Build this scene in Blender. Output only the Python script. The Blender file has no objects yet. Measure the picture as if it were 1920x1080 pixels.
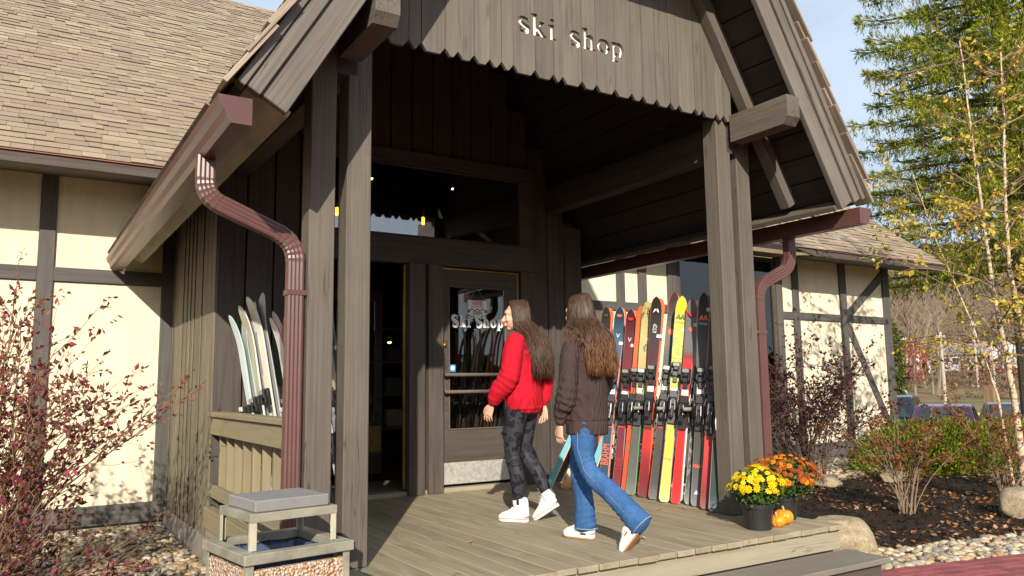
import bpy, bmesh, math, random
import numpy as np
from mathutils import Vector, Matrix, noise
R = math.radians
SC = bpy.context.scene
COL = SC.collection
rng = random.Random(7)

# ------------------------------------------------------------------ camera
cam_d = bpy.data.cameras.new('camera')
cam_d.sensor_width = 36.0
cam_d.lens = 1478.77 / 1920 * 36.0
cam_d.clip_start = 0.05
cam_d.clip_end = 3000
cam = bpy.data.objects.new('camera', cam_d)
COL.objects.link(cam)
SC.camera = cam
yaw, pit, rol = R(32.0992), R(7.0932), R(-0.724)
Fw = Vector((math.sin(yaw) * math.cos(pit), math.cos(yaw) * math.cos(pit), math.sin(pit)))
rt = Vector((math.cos(yaw), -math.sin(yaw), 0))
up = rt.cross(Fw)
RT = rt * math.cos(rol) + up * math.sin(rol)
UP = -rt * math.sin(rol) + up * math.cos(rol)
cam.matrix_world = Matrix(((RT.x, UP.x, -Fw.x, 0), (RT.y, UP.y, -Fw.y, 0), (RT.z, UP.z, -Fw.z, 1.0), (0, 0, 0, 1)))

# ------------------------------------------------------------------ sky and sun
LD = Vector((0.596, 1.0, -0.57)).normalized()          # the way the sunlight travels
sun_el = math.asin(-LD.z)
sun_az = math.atan2(-LD.x, -LD.y)                      # clockwise from +Y
w = bpy.data.worlds.new('World')
SC.world = w
w.use_nodes = True
nt = w.node_tree
bg = nt.nodes['Background']
sky = nt.nodes.new('ShaderNodeTexSky')
sky.sky_type = 'NISHITA'
sky.sun_disc = False
sky.sun_elevation = sun_el
sky.sun_rotation = sun_az
sky.altitude = 300
sky.air_density = 1.0
sky.dust_density = 2.0
sky.ozone_density = 1.0
tc = nt.nodes.new('ShaderNodeTexCoord')
mp = nt.nodes.new('ShaderNodeMapping')
mp.inputs['Scale'].default_value = (1.2, 1.2, 3.6)
cl = nt.nodes.new('ShaderNodeTexNoise')
cl.inputs['Scale'].default_value = 2.2
cl.inputs['Detail'].default_value = 7
cl.inputs['Roughness'].default_value = 0.55
cr = nt.nodes.new('ShaderNodeValToRGB')
cr.color_ramp.elements[0].position = 0.30
cr.color_ramp.elements[0].color = (0.42, 0.42, 0.42, 1)
cr.color_ramp.elements[1].position = 0.72
cr.color_ramp.elements[1].color = (0.72, 0.72, 0.72, 1)
mx = nt.nodes.new('ShaderNodeMix')
mx.data_type = 'RGBA'
mx.inputs[7].default_value = (8.8, 10.2, 11.8, 1)        # thin high cloud
nt.links.new(tc.outputs['Generated'], mp.inputs['Vector'])
nt.links.new(mp.outputs['Vector'], cl.inputs['Vector'])
nt.links.new(cl.outputs['Fac'], cr.inputs['Fac'])
nt.links.new(cr.outputs['Color'], mx.inputs[0])
nt.links.new(sky.outputs['Color'], mx.inputs[6])
nt.links.new(mx.outputs[2], bg.inputs['Color'])
bg.inputs['Strength'].default_value = 0.078
sun_d = bpy.data.lights.new('sun', 'SUN')
sun_d.energy = 4.6
sun_d.angle = R(0.53)
sun_d.color = (1.0, 0.90, 0.76)
sun = bpy.data.objects.new('sun', sun_d)
COL.objects.link(sun)
sun.location = (-20, -30, 30)
sun.rotation_euler = LD.to_track_quat('-Z', 'Y').to_euler()
SC.view_settings.view_transform = 'Standard'
SC.view_settings.look = 'None'
SC.view_settings.exposure = 0.52
SC.view_settings.gamma = 1.0
SC.view_settings.use_curve_mapping = False
SC.cycles.max_bounces = 5
SC.cycles.diffuse_bounces = 2
SC.cycles.glossy_bounces = 2
SC.cycles.transmission_bounces = 5
SC.cycles.transparent_max_bounces = 5
SC.cycles.use_adaptive_sampling = True
SC.cycles.adaptive_threshold = 0.02
SC.cycles.use_denoising = True
SC.cycles.caustics_reflective = False
SC.cycles.caustics_refractive = False

# ------------------------------------------------------------------ helpers
WM = {}
I4 = Matrix.Identity(4)
def T(x, y=None, z=None):
    return Matrix.Translation(x if y is None else (x, y, z))
def RZ(a): return Matrix.Rotation(a, 4, 'Z')
def RX(a): return Matrix.Rotation(a, 4, 'X')
def RY(a): return Matrix.Rotation(a, 4, 'Y')
def link(o, parent=None, M=I4):
    COL.objects.link(o)
    if parent is not None:
        o.parent = parent
        o.matrix_basis = WM[parent.name].inverted() @ M
    else:
        o.matrix_basis = M
    WM[o.name] = M.copy()
    return o
def tag(o, label=None, cat=None, group=None, kind=None):
    if label: o['label'] = label
    if cat: o['category'] = cat
    if group: o['group'] = group
    if kind: o['kind'] = kind
    return o
def thing(name, label, cat, loc=(0, 0, 0), rz=0, group=None):
    o = bpy.data.objects.new(name, None)
    o.empty_display_size = 0.2
    link(o, None, T(*loc) @ RZ(rz))
    return tag(o, label, cat, group)
def mk(name, V, F, mat, parent=None, M=I4, smooth=False, kind=None):
    me = bpy.data.meshes.new(name)
    me.from_pydata([tuple(v) for v in V], [], F)
    if smooth: me.polygons.foreach_set('use_smooth', [True] * len(me.polygons))
    me.update()
    return ob(name, me, mat, parent, M, kind)
def ob(name, me, mat, parent=None, M=I4, kind=None):
    if mat is not None and len(me.materials) == 0: me.materials.append(mat)
    o = bpy.data.objects.new(name, me)
    link(o, parent, M)
    if kind: o['kind'] = kind
    return o
def struct(o): o['kind'] = 'structure'; return o
class MB:
    def __init__(s): s.v = []; s.f = []
    def add(s, V, F):
        n = len(s.v); s.v += [tuple(v) for v in V]; s.f += [tuple(i + n for i in f) for f in F]; return s
    def box(s, a, b, M=None):
        V = [Vector((x, y, z)) for z in (a[2], b[2]) for y in (a[1], b[1]) for x in (a[0], b[0])]
        if M: V = [M @ v for v in V]
        return s.add(V, [(0, 2, 3, 1), (4, 5, 7, 6), (0, 1, 5, 4), (2, 6, 7, 3), (0, 4, 6, 2), (1, 3, 7, 5)])
    def cbox(s, a, b, c=0.004, M=None):
        V, F = chbox(a, b, c)
        if M: V = [M @ Vector(v) for v in V]
        return s.add(V, F)
    def prism(s, poly, z0, z1, M=None):                 # poly in XY, counter-clockwise
        n = len(poly)
        V = [Vector((x, y, z0)) for x, y in poly] + [Vector((x, y, z1)) for x, y in poly]
        if M: V = [M @ v for v in V]
        F = [tuple(range(n - 1, -1, -1)), tuple(range(n, 2 * n))] + [(i, (i + 1) % n, n + (i + 1) % n, n + i) for i in range(n)]
        return s.add(V, F)
    def tube(s, P, r, n=8, cap=True, flat=None):
        V, F = tube(P, r, n, cap, flat); return s.add(V, F)
    def lathe(s, prof, n=24, M=None):                  # prof: (r, z)
        V = []; F = []
        for r, z in prof:
            for k in range(n):
                a = 2 * math.pi * k / n; V.append(Vector((r * math.cos(a), r * math.sin(a), z)))
        m = len(prof)
        for i in range(m - 1):
            for k in range(n):
                F.append((i * n + k, i * n + (k + 1) % n, (i + 1) * n + (k + 1) % n, (i + 1) * n + k))
        F.append(tuple(range(n - 1, -1, -1))); F.append(tuple((m - 1) * n + k for k in range(n)))
        if M: V = [M @ v for v in V]
        return s.add(V, F)
    def build(s, name, mat, parent=None, M=I4, smooth=False, kind=None):
        return mk(name, s.v, s.f, mat, parent, M, smooth, kind)
def chbox(a, b, c):
    a = list(a); b = list(b)
    c = min(c, *[(b[i] - a[i]) * 0.45 for i in range(3)])
    V = []; idx = {}
    for sx in (0, 1):
        for sy in (0, 1):
            for sz in (0, 1):
                p = (b[0] if sx else a[0], b[1] if sy else a[1], b[2] if sz else a[2])
                q = (p[0] - (c if sx else -c), p[1] - (c if sy else -c), p[2] - (c if sz else -c))
                for ax in range(3):
                    v = list(q); v[ax] = p[ax]; idx[(sx, sy, sz, ax)] = len(V); V.append(tuple(v))
    g = lambda x, y, z, ax: idx[(x, y, z, ax)]
    F = [(g(0,0,0,0), g(0,0,1,0), g(0,1,1,0), g(0,1,0,0)), (g(1,0,0,0), g(1,1,0,0), g(1,1,1,0), g(1,0,1,0)),
         (g(0,0,0,1), g(1,0,0,1), g(1,0,1,1), g(0,0,1,1)), (g(0,1,0,1), g(0,1,1,1), g(1,1,1,1), g(1,1,0,1)),
         (g(0,0,0,2), g(0,1,0,2), g(1,1,0,2), g(1,0,0,2)), (g(0,0,1,2), g(1,0,1,2), g(1,1,1,2), g(0,1,1,2))]
    cen = Vector([(a[i] + b[i]) / 2 for i in range(3)])
    def fix(f):
        n = (Vector(V[f[1]]) - Vector(V[f[0]])).cross(Vector(V[f[2]]) - Vector(V[f[0]]))
        m = sum((Vector(V[i]) for i in f), Vector()) / len(f)
        return f if n.dot(m - cen) > 0 else tuple(reversed(f))
    for s in (0, 1):
        for t in (0, 1):
            F.append(fix((g(0,s,t,1), g(1,s,t,1), g(1,s,t,2), g(0,s,t,2))))
            F.append(fix((g(s,0,t,0), g(s,1,t,0), g(s,1,t,2), g(s,0,t,2))))
            F.append(fix((g(s,t,0,0), g(s,t,1,0), g(s,t,1,1), g(s,t,0,1))))
    for x in (0, 1):
        for y in (0, 1):
            for z in (0, 1):
                F.append(fix((g(x,y,z,0), g(x,y,z,1), g(x,y,z,2))))
    return V, [fix(f) for f in F]
def tube(P, r, n=8, cap=True, flat=None):
    P = [Vector(p) for p in P]; m = len(P)
    if not hasattr(r, '__len__'): r = [r] * m
    V = []; F = []; ref = None
    for i, p in enumerate(P):
        t = (P[min(i + 1, m - 1)] - P[max(i - 1, 0)]).normalized()
        if ref is None:
            ref = Vector((0, 0, 1)) if abs(t.z) < 0.9 else Vector((1, 0, 0))
        u = (ref - t * ref.dot(t)).normalized(); ref = u
        v = t.cross(u)
        for k in range(n):
            a = 2 * math.pi * k / n
            V.append(p + (u * math.cos(a) + v * math.sin(a)) * r[i])
    for i in range(m - 1):
        for k in range(n):
            F.append((i * n + k, i * n + (k + 1) % n, (i + 1) * n + (k + 1) % n, (i + 1) * n + k))
    if cap:
        F.append(tuple(range(n - 1, -1, -1))); F.append(tuple((m - 1) * n + k for k in range(n)))
    return V, F
def board(name, p0, p1, wd, th, mat, parent=None, up=(0, 0, 1), ch=0.004, kind=None):
    """a timber from p0 to p1 (centre line); th is measured along up, wd across it; grain along local X"""
    p0 = Vector(p0); p1 = Vector(p1); x = (p1 - p0); L = x.length; x.normalize()
    z = Vector(up); z = (z - x * z.dot(x)).normalized(); y = z.cross(x)
    c = (p0 + p1) / 2
    M = Matrix(((x.x, y.x, z.x, c.x), (x.y, y.y, z.y, c.y), (x.z, y.z, z.z, c.z), (0, 0, 0, 1)))
    V, F = chbox((-L / 2, -wd / 2, -th / 2), (L / 2, wd / 2, th / 2), ch)
    return mk(name, V, F, mat, parent, M, kind=kind)
def copy_tree(o, parent=None, M=None):
    c = o.copy(); COL.objects.link(c)
    c.parent = parent
    if M is not None: c.matrix_basis = M
    WM[c.name] = (WM[parent.name] if parent else I4) @ c.matrix_basis
    for ch in list(o.children): copy_tree(ch, c)
    return c

# ------------------------------------------------------------------ materials
MATS = {}
def base(name, col=(0.5, 0.5, 0.5), rough=0.6, metal=0.0, spec=0.5):
    m = bpy.data.materials.new(name); m.use_nodes = True
    b = m.node_tree.nodes['Principled BSDF']
    b.inputs['Base Color'].default_value = (*col, 1); b.inputs['Roughness'].default_value = rough
    b.inputs['Metallic'].default_value = metal; b.inputs['Specular IOR Level'].default_value = spec
    MATS[name] = m
    return m, m.node_tree, b
def N(nt, t, ins=None, **k):
    n = nt.nodes.new('ShaderNode' + t)
    for a, v in k.items(): setattr(n, a, v)
    for a, v in (ins or {}).items():
        if hasattr(v, 'is_linked') or isinstance(v, bpy.types.NodeSocket): nt.links.new(v, n.inputs[a])
        else: n.inputs[a].default_value = v
    return n
def ramp(nt, fac, stops):
    n = nt.nodes.new('ShaderNodeValToRGB'); e = n.color_ramp.elements
    while len(e) < len(stops): e.new(0.5)
    for i, (p, c) in enumerate(stops):
        e[i].position = p; e[i].color = (*c, 1) if len(c) == 3 else c
    nt.links.new(fac, n.inputs['Fac']); return n.outputs['Color']
def mixc(nt, fac, a, b, mode='MIX'):
    n = nt.nodes.new('ShaderNodeMix'); n.data_type = 'RGBA'; n.blend_type = mode
    for s, v in ((0, fac), (6, a), (7, b)):
        if isinstance(v, bpy.types.NodeSocket): nt.links.new(v, n.inputs[s])
        else: n.inputs[s].default_value = v if s == 0 else (*v, 1)
    return n.outputs[2]
def objcoord(nt, scale=(1, 1, 1), rnd=True):
    tc = N(nt, 'TexCoord'); v = tc.outputs['Object']
    if rnd:
        oi = N(nt, 'ObjectInfo')
        mu = N(nt, 'Math', {0: oi.outputs['Random'], 1: 57.0}, operation='MULTIPLY')
        ad = N(nt, 'VectorMath', {0: v, 1: mu.outputs[0]}, operation='ADD'); v = ad.outputs[0]
    mp = N(nt, 'Mapping', {'Vector': v, 'Scale': scale}); return mp.outputs['Vector']
def bump(nt, b, h, st=0.3, d=0.01):
    n = N(nt, 'Bump', {'Height': h, 'Strength': st, 'Distance': d}); nt.links.new(n.outputs['Normal'], b.inputs['Normal'])
def vary(nt, col, amt):
    oi = N(nt, 'ObjectInfo'); mr = N(nt, 'MapRange', {'Value': oi.outputs['Random'], 'To Min': 1 - amt, 'To Max': 1 + amt})
    g = N(nt, 'CombineColor', {0: mr.outputs[0], 1: mr.outputs[0], 2: mr.outputs[0]})
    return mixc(nt, 1.0, col, g.outputs[0], 'MULTIPLY')
def k3(c, f): return tuple(x * f for x in c)
def wood(name, col, dark=0.6, light=1.25, rough=0.72, bmp=0.35, along=1.6, across=34, rnd=0.1, worn=None, blotch=0.2, spec=0.35, crack=0.0):
    m, nt, b = base(name, col, rough, spec=spec)
    v = objcoord(nt, (along, across, across))
    n1 = N(nt, 'TexNoise', {'Vector': v, 'Scale': 1.0, 'Detail': 7.0, 'Roughness': 0.62, 'Distortion': 0.4})
    c = ramp(nt, n1.outputs['Fac'], [(0.28, k3(col, dark)), (0.5, col), (0.75, k3(col, light))])
    v2 = objcoord(nt, (1.2, 3.5, 3.5))
    n2 = N(nt, 'TexNoise', {'Vector': v2, 'Scale': 1.0, 'Detail': 5.0, 'Roughness': 0.6})
    bl = ramp(nt, n2.outputs['Fac'], [(0.3, (1 - blotch,) * 3), (0.7, (1 + blotch * 0.6,) * 3)])
    c = mixc(nt, 1.0, c, bl, 'MULTIPLY')
    if worn:
        n3 = N(nt, 'TexNoise', {'Vector': objcoord(nt, (2.2, 11, 11)), 'Scale': 1.0, 'Detail': 8.0, 'Roughness': 0.7})
        f = ramp(nt, n3.outputs['Fac'], [(0.54, (0, 0, 0)), (0.68, (1, 1, 1))])
        c = mixc(nt, f, c, worn)
    if crack:
        n4 = N(nt, 'TexNoise', {'Vector': objcoord(nt, (0.75, 15, 15)), 'Scale': 1.0, 'Detail': 3.0, 'Roughness': 0.5, 'Distortion': 0.3})
        n5 = N(nt, 'TexNoise', {'Vector': objcoord(nt, (1.1, 4, 4)), 'Scale': 1.0, 'Detail': 2.0})
        ln = ramp(nt, n4.outputs['Fac'], [(0.485, (0, 0, 0)), (0.496, (1, 1, 1)), (0.504, (1, 1, 1)), (0.515, (0, 0, 0))])
        gate = ramp(nt, n5.outputs['Fac'], [(0.50, (0, 0, 0)), (0.60, (1, 1, 1))])
        fm = mixc(nt, 1.0, ln, gate, 'MULTIPLY'); fm = mixc(nt, 1.0, fm, (crack,) * 3, 'MULTIPLY')
        c = mixc(nt, fm, c, k3(col, 0.25))
        kn = N(nt, 'TexVoronoi', {'Vector': objcoord(nt, (1.6, 6, 6)), 'Scale': 1.0})
        kf = ramp(nt, kn.outputs['Distance'], [(0.05, (crack,) * 3), (0.12, (0, 0, 0))]); c = mixc(nt, kf, c, k3(col, 0.45))
    c = vary(nt, c, rnd)
    nt.links.new(c, b.inputs['Base Color'])
    bump(nt, b, n1.outputs['Fac'], bmp, 0.006)
    return m
def plain(name, col, rough=0.6, var=0.12, scale=8, bmp=0.1, metal=0.0, spec=0.5, rnd=0.0, bscale=None):
    m, nt, b = base(name, col, rough, metal, spec)
    v = objcoord(nt, (1, 1, 1))
    n1 = N(nt, 'TexNoise', {'Vector': v, 'Scale': scale, 'Detail': 6.0, 'Roughness': 0.6})
    c = ramp(nt, n1.outputs['Fac'], [(0.3, k3(col, 1 - var)), (0.7, k3(col, 1 + var))])
    if rnd: c = vary(nt, c, rnd)
    nt.links.new(c, b.inputs['Base Color'])
    if bmp:
        n2 = N(nt, 'TexNoise', {'Vector': v, 'Scale': bscale or scale * 5, 'Detail': 5.0, 'Roughness': 0.65})
        bump(nt, b, n2.outputs['Fac'], bmp, 0.004)
    return m
def attr_mat(name, rough=0.6, spec=0.3, fac=1.0, transl=0.0):
    m, nt, b = base(name, (1, 1, 1), rough, spec=spec)
    a = N(nt, 'Attribute', attribute_name='Col')
    nt.links.new(a.outputs['Color'], b.inputs['Base Color'])
    if transl:
        t = N(nt, 'BsdfTranslucent', {'Color': a.outputs['Color']})
        mi = N(nt, 'MixShader', {0: transl, 1: b.outputs[0], 2: t.outputs[0]})
        nt.links.new(mi.outputs[0], nt.nodes['Material Output'].inputs['Surface'])
    return m
W_DARK = wood('brown painted timber', (0.080, 0.066, 0.055), rnd=0.08, blotch=0.15, across=26)
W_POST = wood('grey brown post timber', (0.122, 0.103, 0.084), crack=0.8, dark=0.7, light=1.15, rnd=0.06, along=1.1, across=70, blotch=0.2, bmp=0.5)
W_GABLE = wood('grey brown gable board', (0.143, 0.123, 0.102), crack=0.45, dark=0.75, light=1.15, rnd=0.09, across=55, blotch=0.2)
W_BARGE = wood('grey barge board', (0.150, 0.131, 0.112), crack=0.6, dark=0.68, light=1.15, rnd=0.06, along=0.9, across=60, blotch=0.2, bmp=0.5)
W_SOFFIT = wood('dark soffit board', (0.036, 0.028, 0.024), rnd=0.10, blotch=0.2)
W_WALL = wood('dark wall board', (0.070, 0.058, 0.050), rnd=0.08, blotch=0.18, bmp=0.25)
W_OLIVE = wood('weathered olive siding', (0.160, 0.138, 0.096), dark=0.65, light=1.25, rnd=0.12, across=60, blotch=0.3, worn=(0.12, 0.105, 0.085), bmp=0.6)
W_RAIL = wood('olive tan rail paint', (0.245, 0.205, 0.125), dark=0.85, light=1.08, rnd=0.06, blotch=0.12, bmp=0.25)
W_FASCIA = wood('weathered bounce lit fascia', (0.36, 0.31, 0.19), dark=0.75, rnd=0.05, across=10, blotch=0.45)  # tan raised so the colour holds light bounced up from the ground
W_DECK = wood('grey tan deck board', (0.300, 0.255, 0.172), crack=0.5, dark=0.78, light=1.12, rnd=0.07, along=1.4, across=45, blotch=0.22, bmp=0.45, worn=(0.34, 0.295, 0.21))
W_RIM = wood('deck rim board', (0.30, 0.265, 0.19), crack=0.6, dark=0.7, light=1.1, rnd=0.04, along=1.0, across=22, blotch=0.15, bmp=0.9)
W_TIMBER = wood('half timber board', (0.092, 0.084, 0.078), dark=0.75, rnd=0.06, blotch=0.15, bmp=0.3)
W_SHAKE = wood('cedar shake', (0.31, 0.25, 0.19), dark=0.45, rnd=0.35, across=60, blotch=0.4, bmp=0.8)
W_END = wood('timber end grain', (0.26, 0.22, 0.17), dark=0.5, rnd=0.05, along=30, across=30, bmp=0.5)
STUCCO, nt_, b_ = base('cream stucco', (0.8, 0.66, 0.42), 0.9, spec=0.2)
_n = N(nt_, 'TexNoise', {'Vector': objcoord(nt_, (1, 1, 1), False), 'Scale': 1.3, 'Detail': 6.0, 'Roughness': 0.6})
_s = N(nt_, 'TexNoise', {'Vector': objcoord(nt_, (9, 9, 0.5), False), 'Scale': 1.0, 'Detail': 5.0, 'Roughness': 0.6})
_c = ramp(nt_, _n.outputs['Fac'], [(0.3, (0.73, 0.645, 0.475)), (0.7, (0.80, 0.715, 0.54))])
_c = mixc(nt_, 1.0, _c, ramp(nt_, _s.outputs['Fac'], [(0.30, (0.90, 0.88, 0.84)), (0.55, (1.0, 1.0, 1.0))]), 'MULTIPLY')
nt_.links.new(_c, b_.inputs['Base Color'])
_g = N(nt_, 'TexNoise', {'Vector': objcoord(nt_, (1, 1, 1), False), 'Scale': 90.0, 'Detail': 5.0, 'Roughness': 0.7}); bump(nt_, b_, _g.outputs['Fac'], 0.5, 0.004)
GUTTER = plain('brown gutter paint', (0.105, 0.048, 0.043), 0.36, 0.10, 5, 0.05)
WHITE = plain('white paint', (0.80, 0.77, 0.68), 0.6, 0.05, 6, 0.05)
BLACK = plain('black plastic', (0.018, 0.018, 0.02), 0.35, 0.2, 20, 0.1)
STEEL = plain('scuffed steel plate', (0.62, 0.60, 0.55), 0.42, 0.25, 28, 0.3, metal=0.55)
BRASS = plain('brass strip', (0.50, 0.30, 0.06), 0.35, 0.15, 10, 0.05, metal=0.8)
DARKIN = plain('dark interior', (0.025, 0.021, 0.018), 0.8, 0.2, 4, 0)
CONC = plain('grey foundation', (0.20, 0.18, 0.155), 0.9, 0.2, 6, 0.4)
def glass_mat(name, tint=(0.55, 0.58, 0.58), refl=0.10):
    m = bpy.data.materials.new(name); m.use_nodes = True; nt = m.node_tree
    nt.nodes.remove(nt.nodes['Principled BSDF'])
    tr = N(nt, 'BsdfTransparent', {'Color': (*tint, 1)})
    gl = N(nt, 'BsdfGlossy', {'Color': (1, 1, 1, 1), 'Roughness': 0.015})
    fr = N(nt, 'Fresnel', {'IOR': 1.5})
    ad = N(nt, 'Math', {0: fr.outputs[0], 1: refl}, operation='ADD')
    mi = N(nt, 'MixShader', {0: ad.outputs[0], 1: tr.outputs[0], 2: gl.outputs[0]})
    nt.links.new(mi.outputs[0], nt.nodes['Material Output'].inputs['Surface'])
    return m
GLASS_T = glass_mat('transom glass', (0.80, 0.82, 0.82), 0.17)
GLASS = glass_mat('window glass', (0.80, 0.82, 0.82), 0.035)
def emit(name, col, st):
    m = bpy.data.materials.new(name); m.use_nodes = True; nt = m.node_tree
    b = nt.nodes['Principled BSDF']; b.inputs['Base Color'].default_value = (*col, 1)
    b.inputs['Emission Color'].default_value = (*col, 1); b.inputs['Emission Strength'].default_value = st
    return m
# ------------------------------------------------------------------ lettering (outlines drawn here)
def arc(cx, cy, rx, ry, a0, a1, n=14):
    return [(cx + rx * math.cos(R(a0 + (a1 - a0) * i / n)), cy + ry * math.sin(R(a0 + (a1 - a0) * i / n))) for i in range(n + 1)]
def stroke(P, W):
    P = [Vector((*p, 0)) for p in P]; A = []; B = []
    for i, p in enumerate(P):
        t = (P[min(i + 1, len(P) - 1)] - P[max(i - 1, 0)]).normalized(); nn = Vector((-t.y, t.x, 0))
        wv = W[i] if hasattr(W, '__len__') else W
        A.append((p + nn * wv / 2)[:2]); B.append((p - nn * wv / 2)[:2])
    return [[tuple(A[i]), tuple(A[i + 1]), tuple(B[i + 1]), tuple(B[i])] for i in range(len(P) - 1)]
def glyph(ch, bw=0.2):
    """x-height 1; returns (list of polygons, advance)"""
    t = bw; s = 0.11
    def stem(x, y0, y1, foot=True, top=True):
        o = [[(x, y0), (x + t, y0), (x + t, y1), (x, y1 - 0.05)]]
        if foot: o.append([(x - s, y0), (x + t + s, y0), (x + t + s, y0 + 0.07), (x + t, y0 + 0.13), (x, y0 + 0.13), (x - s, y0 + 0.07)])
        if top: o.append([(x - s * 1.2, y1 - 0.14), (x - s * 1.2, y1 - 0.06), (x + t * 0.8, y1 + 0.02), (x + t * 0.8, y1 - 0.15)])
        return o
    if ch == 's' or ch == 'S':
        P = arc(0.36, 0.74, 0.24, 0.22, 35, 180, 10) + [(0.14, 0.66), (0.25, 0.56), (0.45, 0.45)] + arc(0.36, 0.27, 0.26, 0.23, 40, -145, 14)
        n = len(P) - 1; W = [t * (0.55 + 0.65 * math.sin(math.pi * i / n) ** 1.4) for i in range(n + 1)]
        o = stroke(P, W) + [[(0.52, 0.68), (0.64, 0.68), (0.62, 1.0), (0.56, 1.0)], [(0.08, 0.34), (0.17, 0.34), (0.17, 0.02), (0.1, 0.0)]]
        if ch == 'S': o = [[(x * 1.25, y * 1.42) for x, y in p] for p in o]; return o, 0.95
        return o, 0.74
    if ch == 'k':
        return stem(0.12, 0, 1.42) + stroke([(0.30, 0.42), (0.68, 0.92)], t * 0.6) + stroke([(0.38, 0.56), (0.74, 0.06)], t * 1.05) + [
                [(0.5, 0.88), (0.82, 0.88), (0.82, 0.99), (0.5, 0.99)], [(0.56, 0), (0.92, 0), (0.92, 0.1), (0.56, 0.1)]], 0.98
    if ch == 'i':
        return stem(0.14, 0, 1.0) + [arc(0.14 + t / 2, 1.27, 0.13, 0.13, 0, 345, 14)], 0.52
    if ch == 'h':
        P = [(0.26, 0.6)] + arc(0.47, 0.68, 0.21, 0.22, 165, 10, 10) + [(0.69, 0.55), (0.69, 0.05)]
        return stem(0.12, 0, 1.42) + stroke(P, [t * 0.5] + [t * 0.6] * 5 + [t] * (len(P) - 6)) + [
                [(0.5, 0), (0.9, 0), (0.9, 0.09), (0.82, 0.13), (0.58, 0.13), (0.5, 0.09)]], 0.98
    if ch == 'o':
        P = arc(0.42, 0.5, 0.32, 0.41, 0, 360, 28); n = len(P) - 1
        return stroke(P, [t * (0.62 + 0.45 * abs(math.cos(2 * math.pi * i / n))) for i in range(n + 1)]), 0.86
    if ch == 'p':
        P = arc(0.50, 0.52, 0.27, 0.40, 140, -140, 22); n = len(P) - 1
        return stem(0.12, -0.36, 1.0) + stroke(P, [t * (0.55 + 0.5 * math.sin(math.pi * i / n)) for i in range(n + 1)]), 0.9
    return [], 0.6
def text_polys(txt, size, bw=0.2, width=None):
    """list of polygons in metres, x from 0"""
    out = []; x = 0
    for c in txt:
        g, adv = glyph(c, bw)
        out += [[((x + px) * size, py * size) for px, py in p] for p in g]; x += adv + (0.06 if c != ' ' else 0)
    if width:
        f = width / (x * size); out = [[(a * f, b) for a, b in p] for p in out]
    return out
def flat_text(name, txt, size, mat, parent, M, width=None, bold=0.0):
    """lettering in the built-in font, as a thin mesh lying in local XY of M"""
    cu = bpy.data.curves.new('tmp', 'FONT'); cu.body = txt; cu.size = size; cu.offset = bold
    cu.align_x = 'CENTER'; cu.align_y = 'CENTER'; cu.resolution_u = 2
    o = bpy.data.objects.new('tmp', cu); COL.objects.link(o)
    dg = bpy.context.evaluated_depsgraph_get(); me = bpy.data.meshes.new_from_object(o.evaluated_get(dg)); me.name = name
    bpy.data.objects.remove(o); bpy.data.curves.remove(cu)
    if width:
        xs = [v.co.x for v in me.vertices]; f = width / max(1e-6, max(xs) - min(xs))
        for v in me.vertices: v.co.x *= f
    me.materials.clear(); me.materials.append(mat)
    return ob(name, me, mat, parent, M)

# ------------------------------------------------------------------ ground heights
def gz(x, y):
    """terrain height"""
    d = math.hypot(x, y)
    a = -0.40
    q = x * 0.88 + y * 0.474                            # distance the way the car park lies
    drop = max(0.0, min(1.0, (q - 16.5) / 8.0)); drop = drop * drop * (3 - 2 * drop)
    side = max(0.0, min(1.0, (x - 14.6) / 4.0))
    a -= 0.78 * drop * side
    if d > 105:
        k = (d - 105)
        a += side * (0.05 * k + 0.0004 * k * k) * min(1.0, max(0.0, q / 60))
    return a
def gz_grid():
    xs = np.concatenate([np.arange(-60, -8, 8), np.arange(-8, 24, 1.0), np.arange(24, 70, 3.0), np.arange(70, 420, 14.0)])
    ys = np.concatenate([np.arange(-120, -12, 12), np.arange(-12, 24, 1.0), np.arange(24, 70, 3.0), np.arange(70, 420, 14.0)])
    V = []; F = []
    for y in ys:
        for x in xs:
            z = gz(x, y)
            if math.hypot(x, y) > 110: z += 1.5 * noise.noise((x * 0.02, y * 0.02, 0)) * min(1, (math.hypot(x, y) - 110) / 60)
            V.append((x, y, z))
    n = len(xs)
    for j in range(len(ys) - 1):
        for i in range(n - 1):
            a = j * n + i; F.append((a, a + 1, a + n + 1, a + n))
    return V, F
def soil_mat():
    m, nt, b = base('ground soil and grass', (0.1, 0.09, 0.05), 0.95, spec=0.2)
    tc = N(nt, 'TexCoord')
    n1 = N(nt, 'TexNoise', {'Vector': tc.outputs['Object'], 'Scale': 0.06, 'Detail': 8.0})
    n2 = N(nt, 'TexNoise', {'Vector': tc.outputs['Object'], 'Scale': 2.5, 'Detail': 8.0, 'Roughness': 0.7})
    c = ramp(nt, n1.outputs['Fac'], [(0.35, (0.16, 0.12, 0.06)), (0.5, (0.21, 0.16, 0.09)), (0.62, (0.12, 0.13, 0.035))])
    c2 = ramp(nt, n2.outputs['Fac'], [(0.3, (0.6,) * 3), (0.7, (1.3,) * 3)])
    nt.links.new(mixc(nt, 1.0, c, c2, 'MULTIPLY'), b.inputs['Base Color'])
    bump(nt, b, n2.outputs['Fac'], 0.5, 0.05)
    return m
V, F = gz_grid()
struct(mk('ground', V, F, soil_mat(), smooth=True))

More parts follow.
